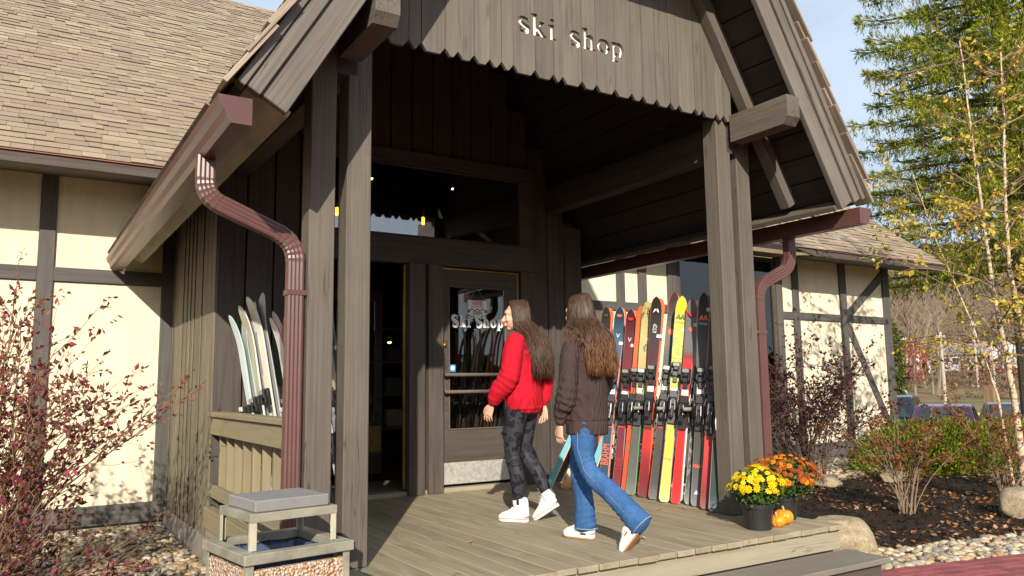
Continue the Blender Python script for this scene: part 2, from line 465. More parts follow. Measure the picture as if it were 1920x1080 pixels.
# ------------------------------------------------------------------ deck
deck = struct(thing('porch_deck', 'grey tan plank deck in front of the shop doors', 'deck', (3.2, 5.3, 0)))
del deck['category']
edges = [1.375]
jo = [2.549, 2.688, 2.836, 2.98, 3.124, 3.276, 3.435, 3.584, 3.72, 3.859, 3.998, 4.147, 4.293, 4.438, 4.577, 4.722, 4.868]
x = 1.375
while x < 2.549 - 0.2:
    x += 0.1467; edges.append(x)
edges = edges[:-1] if edges[-1] > 2.50 else edges
edges += jo + [5.03]
for i in range(len(edges) - 1):
    a, b = edges[i], edges[i + 1]
    dz = rng.uniform(-0.0025, 0.0015); yf = 3.635 + rng.uniform(-0.006, 0.006)
    board('deck_plank', ((a + b) / 2, yf, -0.017 + dz), ((a + b) / 2, 6.93, -0.017 + dz), b - a - 0.007, 0.034, W_DECK, deck, ch=0.0035)
board('rim_board', (1.38, 3.688, -0.103), (5.02, 3.688, -0.103), 0.04, 0.136, W_RIM, deck, ch=0.003)
board('rim_board', (5.005, 3.71, -0.103), (5.005, 6.93, -0.103), 0.04, 0.136, W_RIM, deck, ch=0.003)
board('rim_board', (1.395, 3.71, -0.103), (1.395, 6.93, -0.103), 0.04, 0.136, W_RIM, deck, ch=0.003)
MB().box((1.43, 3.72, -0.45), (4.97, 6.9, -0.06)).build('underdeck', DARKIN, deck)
MB().box((1.40, 3.715, -0.45), (5.0, 3.75, -0.172)).build('skirt', W_RIM, deck)
step = struct(thing('entry_step', 'low wooden step along the deck front', 'step', (3.2, 3.5, -0.3)))
del step['category']
board('tread', (-0.4, 3.4795, -0.1915), (5.055, 3.4795, -0.1915), 0.345, 0.038, wood('step paint', (0.20, 0.178, 0.145), dark=0.85, light=1.1, across=18, blotch=0.2, along=0.7), step, ch=0.006)
board('riser', (-0.38, 3.36, -0.315), (5.0, 3.36, -0.315), 0.03, 0.208, W_DARK, step, ch=0.003)
board('riser', (5.0, 3.378, -0.315), (5.0, 3.66, -0.315), 0.03, 0.208, W_DARK, step, ch=0.003)

# ------------------------------------------------------------------ lodge building: stucco walls, timbers, roof, entrance bay
lodge = thing('ski_lodge', 'cream half timbered shop building with brown shingle roof behind the porch', 'building', (3.2, 9.1, -0.4))
YW = 9.1
def panel(x0, x1, z0, z1, y=YW): return MB().box((x0, y, z0), (x1, y + 0.06, z1)).build('stucco_panel', STUCCO, lodge)
def vt(x0, x1, z0, z1, y=YW): return board('timber_post', ((x0 + x1) / 2, y, z0), ((x0 + x1) / 2, y, z1), x1 - x0, 0.06, W_TIMBER, lodge, up=(0, -1, 0))
def ht(x0, x1, z0, z1, y=YW): return board('timber_rail', (x0, y, (z0 + z1) / 2), (x1, y, (z0 + z1) / 2), z1 - z0, 0.058, W_TIMBER, lodge, up=(0, -1, 0))
# left wall
wl = MB().box((-9, YW + 0.03, -0.5), (1.385, YW + 0.25, 3.19)).build('wall', STUCCO, lodge)
xs_l = [-8.6, -5.7, -2.9, 0.119]
for x in xs_l: vt(x, x + 0.145, -0.14, 3.19)
vt(1.273, 1.395, -0.14, 2.88)
for a, b in [(-8.455, -5.7), (-5.555, -2.9), (-2.755, 0.119), (0.264, 1.273)]:
    ht(a, b, 2.105, 2.247)
    panel(a + 0.002, b - 0.002, 2.25, 3.19); panel(a + 0.002, b - 0.002, -0.138, 2.10)
ht(-9, 1.37, -0.33, -0.141, YW - 0.012)
MB().box((-9, YW + 0.005, -0.6), (1.385, YW + 0.029, -0.335)).build('foundation', CONC, lodge)
# right wing wall with a window pair
MB().box((5.27, YW + 0.2, -0.5), (14.38, YW + 0.3, 3.19)).build('wall', DARKIN, lodge)
for a, b in [(5.28, 7.54), (7.69, 7.965), (8.126, 8.565), (11.245, 11.53), (11.685, 12.855), (13.04, 14.185)]:
    MB().box((a, YW - 0.005, 2.232), (b, YW + 0.06, 3.19)).build('stucco_panel', STUCCO, lodge)
    MB().box((a, YW - 0.005, -0.06), (b, YW + 0.06, 2.10)).build('stucco_panel', STUCCO, lodge)
    ht(a, b, 2.102, 2.23, YW - 0.01)
for a, b in [(7.54, 7.69), (7.965, 8.126), (8.565, 8.76), (11.09, 11.245), (11.53, 11.685), (12.855, 13.04), (14.185, 14.39)]:
    vt(a, b, -0.2, 3.19, YW - 0.012)
board('timber_brace', (14.22, YW - 0.006, 3.05), (13.02, YW - 0.006, 2.20), 0.16, 0.05, W_TIMBER, lodge, up=(0, -1, 0))
board('timber_brace', (13.0, YW - 0.006, 2.14), (14.25, YW - 0.006, -0.02), 0.15, 0.05, W_TIMBER, lodge, up=(0, -1, 0))
ht(5.28, 8.56, -0.42, -0.065, YW - 0.02); ht(11.09, 14.40, -0.30, -0.065, YW - 0.04); ht(11.09, 14.40, -0.62, -0.305, YW - 0.03)
MB().box((8.565, YW - 0.03, -0.42), (11.09, YW + 0.06, 0.35)).build('sill_wall', W_TIMBER, lodge)
# windows in the wing
def window(x0, x1, z0, z1, y):
    f = MB()
    for a, b, c, d in ((x0, x0 + 0.07, z0, z1), (x1 - 0.07, x1, z0, z1), (x0 + 0.07, x1 - 0.07, z0, z0 + 0.07), (x0 + 0.07, x1 - 0.07, z1 - 0.07, z1)):
        f.cbox((a, y - 0.03, c), (b, y + 0.05, d), 0.006)
    wn = f.build('window', W_DARK, lodge)
    MB().box((x0 + 0.07, y + 0.005, z0 + 0.07), (x1 - 0.07, y + 0.011, z1 - 0.07)).build('pane', GLASS, wn)
window(8.77, 9.88, 0.36, 3.15, YW); window(9.98, 11.08, 0.36, 3.15, YW)
vt(9.885, 9.975, 0.2, 3.15, YW - 0.01)
# wing interior
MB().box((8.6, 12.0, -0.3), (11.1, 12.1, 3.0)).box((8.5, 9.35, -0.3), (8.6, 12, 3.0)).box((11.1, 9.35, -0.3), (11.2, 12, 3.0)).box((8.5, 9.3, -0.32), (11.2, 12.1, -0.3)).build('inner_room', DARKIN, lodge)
# end wall of the wing and back walls
MB().box((14.34, YW + 0.06, -0.5), (14.385, 20.0, 3.2)).build('wall', STUCCO, lodge)
# eaves, fascia
EY, EZ, PT = 8.25, 3.20, R(38)
def eave(x0, x1):
    board('fascia', (x0, EY + 0.03, EZ - 0.075), (x1, EY + 0.03, EZ - 0.075), 0.04, 0.10, W_DARK, lodge, ch=0.003)
    MB().add([(x0, EY + 0.052, EZ - 0.125), (x1, EY + 0.052, EZ - 0.125), (x1, YW + 0.03, EZ - 0.005), (x0, YW + 0.03, EZ - 0.005), (x0, EY + 0.052, EZ - 0.105), (x1, EY + 0.052, EZ - 0.105), (x1, YW + 0.03, EZ + 0.015), (x0, YW + 0.03, EZ + 0.015)], [(0, 3, 2, 1), (4, 5, 6, 7), (0, 1, 5, 4), (2, 3, 7, 6), (0, 4, 7, 3), (1, 2, 6, 5)]).build('soffit', W_POST, lodge)
    MB().box((x0, EY - 0.012, EZ - 0.022), (x1, EY + 0.03, EZ - 0.002)).build('drip_edge', plain('copper drip edge', (0.26, 0.10, 0.055), 0.45, 0.2, 6, 0.05, metal=0.4), lodge)
eave(-9.0, 1.36); eave(11.12, 14.93)
# kinked eave end of the wing
board('fascia', (11.12, EY + 0.03, EZ - 0.075), (10.3, EY + 0.02, EZ + 0.085), 0.04, 0.10, W_DARK, lodge, ch=0.003)
MB().box((5.4, EY + 0.6, EZ - 0.03), (11.11, YW + 0.02, EZ - 0.01)).build('soffit', plain('pale soffit', (0.33, 0.30, 0.28), 0.8), lodge)
# roof slabs
RL = 8.3; cp, sp = math.cos(PT), math.sin(PT)
def roof_pt(x, u, t): return Vector((x, EY + u * cp - t * sp, EZ + u * sp + t * cp))
def slab(name, x0, x1, u0, u1, t0, t1, mat, parent=None):
    m = MB(); V = [roof_pt(x, u, t) for t in (t0, t1) for u in (u0, u1) for x in (x0, x1)]
    m.add(V, [(0, 2, 3, 1), (4, 5, 7, 6), (0, 1, 5, 4), (2, 6, 7, 3), (0, 4, 6, 2), (1, 3, 7, 5)])
    return m.build(name, mat, parent)
SH_COLS = [(0.285, 0.222, 0.155), (0.265, 0.198, 0.148), (0.305, 0.248, 0.172), (0.240, 0.184, 0.140), (0.268, 0.206, 0.154), (0.325, 0.266, 0.188)]
SH_I, nt_, b_ = base('asphalt shingle', (0.4, 0.3, 0.2), 0.9, spec=0.2)
oi = N(nt_, 'ObjectInfo')
c_ = ramp(nt_, oi.outputs['Random'], [(i / 5.0, c) for i, c in enumerate(SH_COLS)])
ng = N(nt_, 'TexNoise', {'Vector': objcoord(nt_, (1, 1, 1)), 'Scale': 160.0, 'Detail': 3.0})
c_ = mixc(nt_, 1.0, c_, ramp(nt_, ng.outputs['Fac'], [(0.3, (0.72,) * 3), (0.7, (1.25,) * 3)]), 'MULTIPLY')
nt_.links.new(c_, b_.inputs['Base Color']); bump(nt_, b_, ng.outputs['Fac'], 0.4, 0.003)
SH_A, nt_, b_ = base('asphalt shingle field', (0.4, 0.3, 0.2), 0.9, spec=0.2)
at = N(nt_, 'Attribute', attribute_name='Col')
ng = N(nt_, 'TexNoise', {'Vector': objcoord(nt_, (1, 1, 1)), 'Scale': 160.0, 'Detail': 3.0})
nt_.links.new(mixc(nt_, 1.0, at.outputs['Color'], ramp(nt_, ng.outputs['Fac'], [(0.3, (0.72,) * 3), (0.7, (1.25,) * 3)]), 'MULTIPLY'), b_.inputs['Base Color'])
roof = slab('roof', -9, 1.38, 0, RL, -0.10, -0.004, W_DARK, lodge)
slab('roof_deck', 5.3, 14.93, 0, RL, -0.10, -0.004, W_DARK, lodge)
slab('roof_deck', 1.39, 5.29, 1.6, RL, -0.10, -0.004, W_DARK, lodge)
MB().add([(-9, EY + RL * cp, EZ + RL * sp), (14.93, EY + RL * cp, EZ + RL * sp), (14.93, EY + 2 * RL * cp, EZ), (-9, EY + 2 * RL * cp, EZ)], [(0, 1, 2, 3)]).build('roof_back', W_DARK, lodge)
def set_col(me, cols):
    """one colour per face, list of rgb"""
    ca = me.color_attributes.new('Col', 'FLOAT_COLOR', 'CORNER')
    n = len(me.loops); arr = np.ones((n, 4), np.float32)
    ls = np.empty(len(me.polygons), np.int32); lt = np.empty(len(me.polygons), np.int32)
    me.polygons.foreach_get('loop_start', ls); me.polygons.foreach_get('loop_total', lt)
    arr[:, :3] = np.repeat(np.asarray(cols, np.float32), lt, axis=0)
    ca.data.foreach_set('color', arr.ravel())
SH_BUTT = plain('shingle butt edge', (0.060, 0.045, 0.036), 0.95, 0.2, 40, 0)
# shingles: the nearest 300 are pieces of their own, the rest one field
shapes = {}
def shingle_mesh(wd, th):
    key = (round(wd, 2), round(th, 3))
    if key not in shapes:
        w2 = key[0] / 2 - 0.0015; L = 0.29
        V = [(-w2, 0, 0), (w2, 0, 0), (w2, L, 0), (-w2, L, 0), (-w2, 0, th), (w2, 0, th), (w2, L, 0.002), (-w2, L, 0.002)]
        me = bpy.data.meshes.new('shingle'); me.from_pydata(V, [], [(0, 3, 2, 1), (4, 5, 6, 7), (0, 1, 5, 4), (1, 2, 6, 5), (2, 3, 7, 6), (3, 0, 4, 7)]); me.materials.append(SH_I); me.materials.append(SH_BUTT); me.polygons[2].material_index = 1; me.update()
        shapes[key] = me
    return shapes[key]
RB = Matrix(((1, 0, 0, 0), (0, cp, -sp, 0), (0, sp, cp, 0), (0, 0, 0, 1)))
fv, ff, fc = [], [], []
cnt = 0; EXP = 0.125
for k in range(int(RL / EXP)):
    u = k * EXP - 0.02
    for x0, x1 in ((-1.6 - 0.02 * k, 1.37 + 0.085 * k * 0.9), (10.6 if k < 8 else 9.5, 14.94)):
        if x0 > 5 and k > 40: continue
        x = x0 - rng.random() * 0.2
        while x < x1:
            wd = round(rng.choice((0.11, 0.15, 0.18, 0.21, 0.24, 0.28, 0.33)), 2)
            if x + wd > x1: wd = max(0.06, round(x1 - x, 2))
            th = rng.choice((0.007, 0.010, 0.016)); t = 0.002 + rng.uniform(0, 0.0015)
            p = roof_pt(x + wd / 2, u, t)
            if cnt < 300 and x < 2 and x > -0.6:
                o = ob('shingle', shingle_mesh(wd, th), SH_I, roof, T(p) @ RB @ RX(-0.028)); cnt += 1
            else:
                w2 = wd / 2 - 0.0015; L = 0.27; n = len(fv)
                for (a, b, c) in ((-w2, 0, 0), (w2, 0, 0), (w2, L, 0), (-w2, L, 0), (-w2, 0, th), (w2, 0, th), (w2, L, 0.002), (-w2, L, 0.002)):
                    fv.append(tuple(p + (RB @ RX(-0.028)).to_3x3() @ Vector((a, b, c))))
                ff += [tuple(n + i for i in q) for q in ((4, 5, 6, 7), (0, 1, 5, 4), (1, 2, 6, 5), (3, 0, 4, 7))]
                c = rng.choice(SH_COLS); j = rng.uniform(0.93, 1.07); fc += [k3(c, j), (0.060, 0.045, 0.036), k3(c, 0.5), k3(c, 0.5)]
            x += wd
o = mk('shingle_field', fv, ff, SH_A, roof, kind='stuff'); set_col(o.data, fc)

# entrance bay: side wall of weathered boards
y = 6.955
while y < 9.04:
    wd = min(rng.choice((0.16, 0.19, 0.21)), 9.06 - y)
    board('siding_board', (1.405, y + wd / 2, -0.44 + rng.uniform(-0.03, 0.02)), (1.405, y + wd / 2, 2.86), wd - 0.006, 0.028, W_OLIVE, lodge, up=(-1, 0, 0), ch=0.004)
    if rng.random() < 0.4:
        board('siding_batten', (1.383, y + wd, -0.42), (1.387, y + wd, 2.84), 0.03, 0.009, W_OLIVE, lodge, up=(-1, 0, 0), ch=0.003)
    y += wd
MB().box((1.42, 6.98, -0.5), (1.50, 9.1, 2.9)).build('wall', DARKIN, lodge)
MB().box((1.375, 6.97, -0.5), (1.419, 9.07, -0.2)).build('foundation', CONC, lodge)
MB().box((5.2, 6.98, -0.5), (5.27, 9.1, 2.75)).build('wall', W_WALL, lodge)
# front wall boards
YB = 6.95
x = 1.395
cuts = [1.395, 1.632, 1.87, 2.10]
for a, b in zip(cuts[:-1], cuts[1:]):
    board('wall_board', ((a + b) / 2, YB, -0.02), ((a + b) / 2, YB, min(3.3, 2.335 + (2.165 - max(abs(a - 3.215), abs(b - 3.215))) * math.tan(R(59.5)) + 0.2)), b - a - 0.014, 0.05, W_WALL, lodge, up=(0, -1, 0))
cuts = [4.60, 4.80, 5.025, 5.262]
for a, b in zip(cuts[:-1], cuts[1:]):
    board('wall_board', ((a + b) / 2, YB, -0.02), ((a + b) / 2, YB, min(3.3, 2.335 + (2.165 - max(abs(a - 3.215), abs(b - 3.215))) * math.tan(R(59.5)) + 0.2)), b - a - 0.014, 0.05, W_WALL, lodge, up=(0, -1, 0))
x = 1.40
while x < 5.25:
    wd = 0.225; xb = min(x + wd, 5.262)
    zt = 2.335 + (2.165 - max(abs(x - 3.215), abs(xb - 3.215))) * math.tan(R(59.5)) + 0.2
    if zt > 3.4: board('wall_board', ((x + xb) / 2, YB, 3.302), ((x + xb) / 2, YB, zt), xb - x - 0.012, 0.045, W_WALL, lodge, up=(0, -1, 0))
    x = xb
MB().box((1.505, 6.98, -0.3), (2.10, 7.05, 2.95)).box((4.6, 6.98, -0.3), (5.19, 7.05, 2.8)).prism([(1.75, 3.3), (4.68, 3.3), (3.215, 5.7)], 6.98, 7.05, Matrix(((1, 0, 0, 0), (0, 0, 1, 0), (0, 1, 0, 0), (0, 0, 0, 1)))).build('wall_backing', DARKIN, lodge)
for nm, a, b, c, d, yy, th in (('header_beam', 2.10, 4.60, 2.19, 2.45, 6.935, 0.10), ('header_beam', 2.10, 4.60, 3.175, 3.30, 6.93, 0.11)):
    board(nm, (a, yy, (c + d) / 2), (b, yy, (c + d) / 2), d - c, th, W_DARK, lodge, up=(0, -1, 0))
for a, b, yy, th in ((2.10, 2.22, 6.935, 0.09), (3.14, 3.305, 6.91, 0.14), (3.345, 3.50, 6.91, 0.14), (4.44, 4.595, 6.935, 0.09)):
    board('door_post', ((a + b) / 2, yy, 0.0), ((a + b) / 2, yy, 2.188), b - a, th, W_DARK, lodge, up=(0, -1, 0))
MB().box((3.30, 6.905, 0), (3.35, 6.97, 2.187)).build('batten', W_DARK, lodge)
# threshold
board('threshold', (2.2, 6.965, 0.012), (4.46, 6.965, 0.012), 0.16, 0.05, W_RIM, lodge)
# transom
f = MB()
for a, b, c, d in ((2.10, 2.20, 2.452, 3.173), (4.437, 4.597, 2.452, 3.173)): f.cbox((a, 6.90, c), (b, 6.97, d))
f.cbox((2.20, 6.915, 2.452), (4.437, 6.965, 2.475)); f.cbox((2.20, 6.915, 3.15), (4.437, 6.965, 3.173))
tw = f.build('transom_window', W_DARK, lodge)
MB().box((2.2, -0.003, -0.345), (4.437, 0.003, 0.345)).build('pane', GLASS_T, tw, T(0, 6.945, 2.8125) @ RX(R(1.5)))
# right hand door
def door_leaf(x0, x1, z0, z1, gx0, gx1, gz0, gz1, y):
    m = MB(); t = 0.045
    m.cbox((x0, y, z0), (gx0, y + t, z1), 0.003); m.cbox((gx1, y, z0), (x1, y + t, z1), 0.003)
    m.cbox((gx0, y, gz1), (gx1, y + t, z1), 0.003); m.cbox((gx0, y, z0), (gx1, y + t, gz0), 0.003)
    d = m.build('door', W_DARK, lodge)
    s = MB(); q = 0.014
    for a, b, c, e in ((gx0, gx0 + q, gz0, gz1), (gx1 - q, gx1, gz0, gz1), (gx0 + q, gx1 - q, gz0, gz0 + q), (gx0 + q, gx1 - q, gz1 - q, gz1)):
        s.cbox((a, y - 0.008, c), (b, y + 0.012, e), 0.003)
    s.build('glazing_bead', W_POST, d)
    MB().box((gx0 + q, y + 0.014, gz0 + q), (gx1 - q, y + 0.019, gz1 - q)).build('pane', GLASS, d)
    return d
YD = 6.93
d1 = door_leaf(3.512, 4.405, 0.062, 2.160, 3.598, 4.268, 0.582, 2.002, YD)
MB().cbox((3.516, YD - 0.006, 0.066), (4.395, YD - 0.001, 0.272), 0.002).build('kick_plate', STEEL, d1)
for z in (1.118, 0.952):
    b = MB(); b.tube([(3.53, YD - 0.055, z), (4.26, YD - 0.055, z)], 0.017, 10)
    for xx in (3.55, 4.24): b.tube([(xx, YD - 0.055, z), (xx, YD + 0.002, z)], 0.011, 8)
    b.build('push_bar', W_POST, d1, smooth=True)
MB().lathe([(0.03, 0), (0.03, 0.006), (0.018, 0.01), (0.018, 0.02), (0.01, 0.024)], 20, T(3.553, YD, 1.41) @ RX(R(90))).build('lock_cylinder', BRASS, d1, smooth=True)
MB().cbox((4.408, YD - 0.004, 0.06), (4.425, YD + 0.03, 2.178), 0.002).cbox((3.505, YD - 0.004, 2.164), (4.407, YD + 0.03, 2.178), 0.002).build('weatherstrip', BRASS, lodge)
# decal and notices on the glass
MT = Matrix(((1, 0, 0, 0), (0, 0, -1, 0), (0, 1, 0, 0), (0, 0, 0, 1)))       # XY plane -> facing -Y
DECAL = plain('white vinyl', (0.78, 0.78, 0.76), 0.5, 0.03, 5, 0)
def poly_text(name, polys, depth, mat, parent, M):
    V = []; F = []
    for i, p in enumerate(polys):
        n = len(V); d = depth + i * 0.00025
        V += [M @ Vector((x, y, d)) for x, y in p]
        F.append(tuple(range(n, n + len(p))))
    return mk(name, V, F, mat, parent)
poly_text('lettering', text_polys('Ski Shop', 0.083, 0.30, 0.585), 0.0, DECAL, d1, T(3.638, YD + 0.0060, 1.592) @ MT)
sb = MB().cbox((3.615, YD + 0.010, 1.145), (3.685, YD + 0.013, 1.218), 0.001).build('sticker', plain('blue sticker', (0.02, 0.25, 0.62), 0.4, 0.1, 20, 0), d1)
MB().lathe([(0.02, 0), (0.024, 0.0005), (0.0, 0.0007)], 16, T(3.65, YD + 0.0095, 1.185) @ RX(R(90))).build('sticker_emblem', DECAL, d1)
# left hand door (dark glass)
Mo = T(2.24, YD + 0.06, 0) @ RZ(R(84)) @ T(-2.24, -YD - 0.06, 0)
d2 = door_leaf(2.225, 3.128, 0.062, 2.160, 2.30, 3.06, 0.40, 2.08, YD + 0.035)
for o_ in [d2]: o_.matrix_basis = WM[lodge.name].inverted() @ Mo
d3 = door_leaf(2.55, 3.50, 0.062, 2.10, 2.63, 3.42, 0.62, 1.98, 8.35)
MB().cbox((2.56, 8.344, 0.30), (3.49, 8.348, 0.58), 0.001).build('kick_plate', plain('inner brass plate', (0.30, 0.20, 0.05), 0.45, 0.2, 20, 0.1), d3)
MB().cbox((3.118, YD - 0.004, 0.06), (3.138, YD + 0.03, 2.178), 0.002).build('weatherstrip', BRASS, lodge)
# shop interior
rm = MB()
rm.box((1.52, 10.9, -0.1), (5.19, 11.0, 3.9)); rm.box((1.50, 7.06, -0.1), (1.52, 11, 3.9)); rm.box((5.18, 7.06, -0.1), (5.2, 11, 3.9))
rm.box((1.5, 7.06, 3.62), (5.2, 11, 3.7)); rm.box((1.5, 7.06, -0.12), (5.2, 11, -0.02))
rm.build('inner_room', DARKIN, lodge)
struct(MB().box((2.2, 7.02, -0.02), (4.4, 7.9, 0.03)).build('shop_floor', plain('grey mat', (0.16, 0.14, 0.11), 0.9, 0.2, 12, 0.3)))
# hanging open sign behind the door glass
sg = thing('open_sign', 'small white hanging open notice behind the shop door glass', 'sign', (3.935, YD + 0.05, 1.70), R(0))
SX0, SX1, SZ0, SZ1 = 3.825, 4.045, 1.685, 1.868
sy = YD + 0.0098
MB().box((SX0, sy, SZ0), (SX1, sy + 0.004, SZ1)).build('plate', plain('sign white', (0.75, 0.75, 0.73), 0.5, 0.03, 5, 0), sg)
MB().tube([(SX0 + 0.02, sy, SZ1), (3.93, sy, 1.985), (SX1 - 0.02, sy, SZ1)], 0.002, 5).build('string', plain('string', (0.4, 0.35, 0.25), 0.9), sg)
RED = plain('red print', (0.55, 0.02, 0.03), 0.5, 0.05, 5, 0)
INK = plain('black print', (0.012, 0.012, 0.012), 0.5, 0.05, 5, 0)
def on(x, z, d=0.001): return T(x, sy - d, z) @ MT
flat_text('lettering', 'VANS', 0.062, RED, sg, on(3.935, 1.835), width=0.125, bold=0.0015)
MB().box((3.885, sy - 0.001, 1.8585), (3.995, sy, 1.863)).build('letter_bar', RED, sg)
flat_text('lettering', '"OFF THE WALL"', 0.03, INK, sg, on(3.935, 1.798), width=0.15)
flat_text('lettering', 'OPEN', 0.05, INK, sg, on(3.935, 1.737), width=0.105, bold=0.001)
ck = MB()
for i in range(7):
    for j in range(2):
        for (zz) in ((1.766,), (1.695,)):
            if (i + j) % 2 == 0: ck.box((SX0 + 0.0314 * i + 0.001, sy - 0.0012, zz[0] + j * 0.010 - 0.005), (SX0 + 0.0314 * (i + 1), sy - 0.0002, zz[0] + j * 0.010 + 0.005))
for zz in (1.715, 1.755):
    ck.box((SX0, sy - 0.0014, zz - 0.012), (SX0 + 0.022, sy - 0.0001, zz + 0.008)); ck.box((SX1 - 0.022, sy - 0.0014, zz - 0.012), (SX1, sy - 0.0001, zz + 0.008))
ck.build('chequer_print', INK, sg)
# lamps in the shop
AMB = emit('glowing filament', (1.0, 0.42, 0.05), 14.0)
SPOT = emit('spot lamp face', (1.0, 0.62, 0.28), 9.0)
GLB = glass_mat('amber bulb glass', (0.75, 0.5, 0.28), 0.03)
for i, (px, py, pz, lab) in enumerate(((2.66, 7.55, 2.785, 'amber filament pendant bulb seen between the left porch posts'), (3.62, 7.55, 2.785, 'amber filament pendant bulb in the middle of the transom window'))):
    t = thing('pendant_lamp', lab, 'lamp', (px, py, pz), 0, 'pendant bulbs inside the shop')
    MB().tube([(px, py, pz + 0.10), (px, py, 3.62)], 0.004, 6).build('cord', BLACK, t)
    MB().lathe([(0.02, 0.06), (0.022, 0.10), (0.012, 0.12)], 14, T(px, py, pz)).build('socket', BRASS, t)
    MB().lathe([(0.012, -0.085), (0.045, -0.06), (0.062, -0.02), (0.055, 0.02), (0.03, 0.055), (0.02, 0.06)], 18, T(px, py, pz)).build('bulb_glass', GLB, t, smooth=True)
    fl = MB()
    for a in range(4):
        fl.tube([(px + 0.012 * math.cos(a * 1.57), py + 0.012 * math.sin(a * 1.57), pz - 0.05), (px + 0.012 * math.cos(a * 1.57), py + 0.012 * math.sin(a * 1.57), pz + 0.03)], 0.005, 5)
    fl.build('filament', AMB, t)
for px, py, pz, lab in ((3.2, 8.0, 3.30, 'small spot lamp near the left end of the transom window'), (4.2, 8.0, 3.31, 'small spot lamp near the right end of the transom window'), (9.3, 9.75, 2.92, 'ceiling spot lamp glowing inside the right hand wing window')):
    t = thing('spot_lamp', lab, 'lamp', (px, py, pz), 0, 'spot lamps inside the shop')
    q = T(px, py, pz) @ RX(R(-55))
    MB().lathe([(0.022, 0.10), (0.028, 0.0), (0.029, -0.03)], 14, q).build('can', BLACK, t, smooth=True)
    MB().lathe([(0.014, -0.028), (0.015, -0.031), (0.0, -0.032)], 14, q).build('lamp_face', SPOT, t)
    MB().tube([(px, py, pz + 0.05), (px, py, pz + 0.32)], 0.008, 6).build('stem', BLACK, t)

# dim stock inside the shop: shelves with folded garments and a warm wall lamp
sf = thing('shop_shelf', 'dim shelf of folded garments deep inside the open doorway', 'shelf', (3.9, 10.2, 0))
for z in (0.45, 0.9, 1.35, 1.8): board('shelf_board', (2.4, 10.3, z), (5.1, 10.3, z), 0.4, 0.03, W_OLIVE, sf)
for x in (2.4, 3.3, 4.2, 5.1): board('shelf_upright', (x, 10.3, 0), (x, 10.3, 2.2), 0.42, 0.035, W_OLIVE, sf, up=(1, 0, 0))
rs = random.Random(3)
gm = [plain('garment %d' % i, c, 0.9) for i, c in enumerate(((0.30, 0.05, 0.05), (0.05, 0.10, 0.25), (0.35, 0.33, 0.28), (0.06, 0.16, 0.10), (0.30, 0.20, 0.06)))]
for i, (x, z, h_, gi, lb) in enumerate(((4.42, 0.915, 0.22, 3, 'green folded garments on a dim shelf seen through the open doorway'), (4.72, 0.915, 0.16, 0, 'dark red folded garments beside the green ones on the dim shelf'), (4.45, 1.365, 0.20, 1, 'blue folded garments on the dim shelf above the green ones'), (4.75, 1.365, 0.26, 4, 'ochre folded garments beside the blue ones on the dim shelf'), (4.44, 0.465, 0.24, 2, 'grey folded garments on the lowest dim shelf'))):
    tag(MB().cbox((x - 0.12, 10.13, z), (x + 0.12, 10.43, z + h_), 0.02).build('folded_garment', gm[gi]), lb, 'clothes', 'folded garments on the shop shelf')
for px, py, pz, lab in ((4.12, 9.6, 1.62, 'small warm lamp glowing low inside the open doorway'), (3.6, 9.9, 2.45, 'small warm lamp above the shop shelf')):
    t = thing('wall_lamp', lab, 'lamp', (px, py, pz), 0, 'warm lamps deep in the shop')
    MB().lathe([(0.05, -0.03), (0.035, 0.05), (0.012, 0.06)], 14, T(px, py, pz)).build('shade', BRASS, t, smooth=True)
    MB().lathe([(0.0, -0.05), (0.024, -0.035), (0.03, -0.012), (0.015, 0.01)], 12, T(px, py, pz)).build('bulb', emit('warm bulb', (1.0, 0.55, 0.12), 18.0), t, smooth=True)
    MB().tube([(px, py, pz + 0.05), (px, py, 3.6)], 0.006, 6).build('cord', BLACK, t)
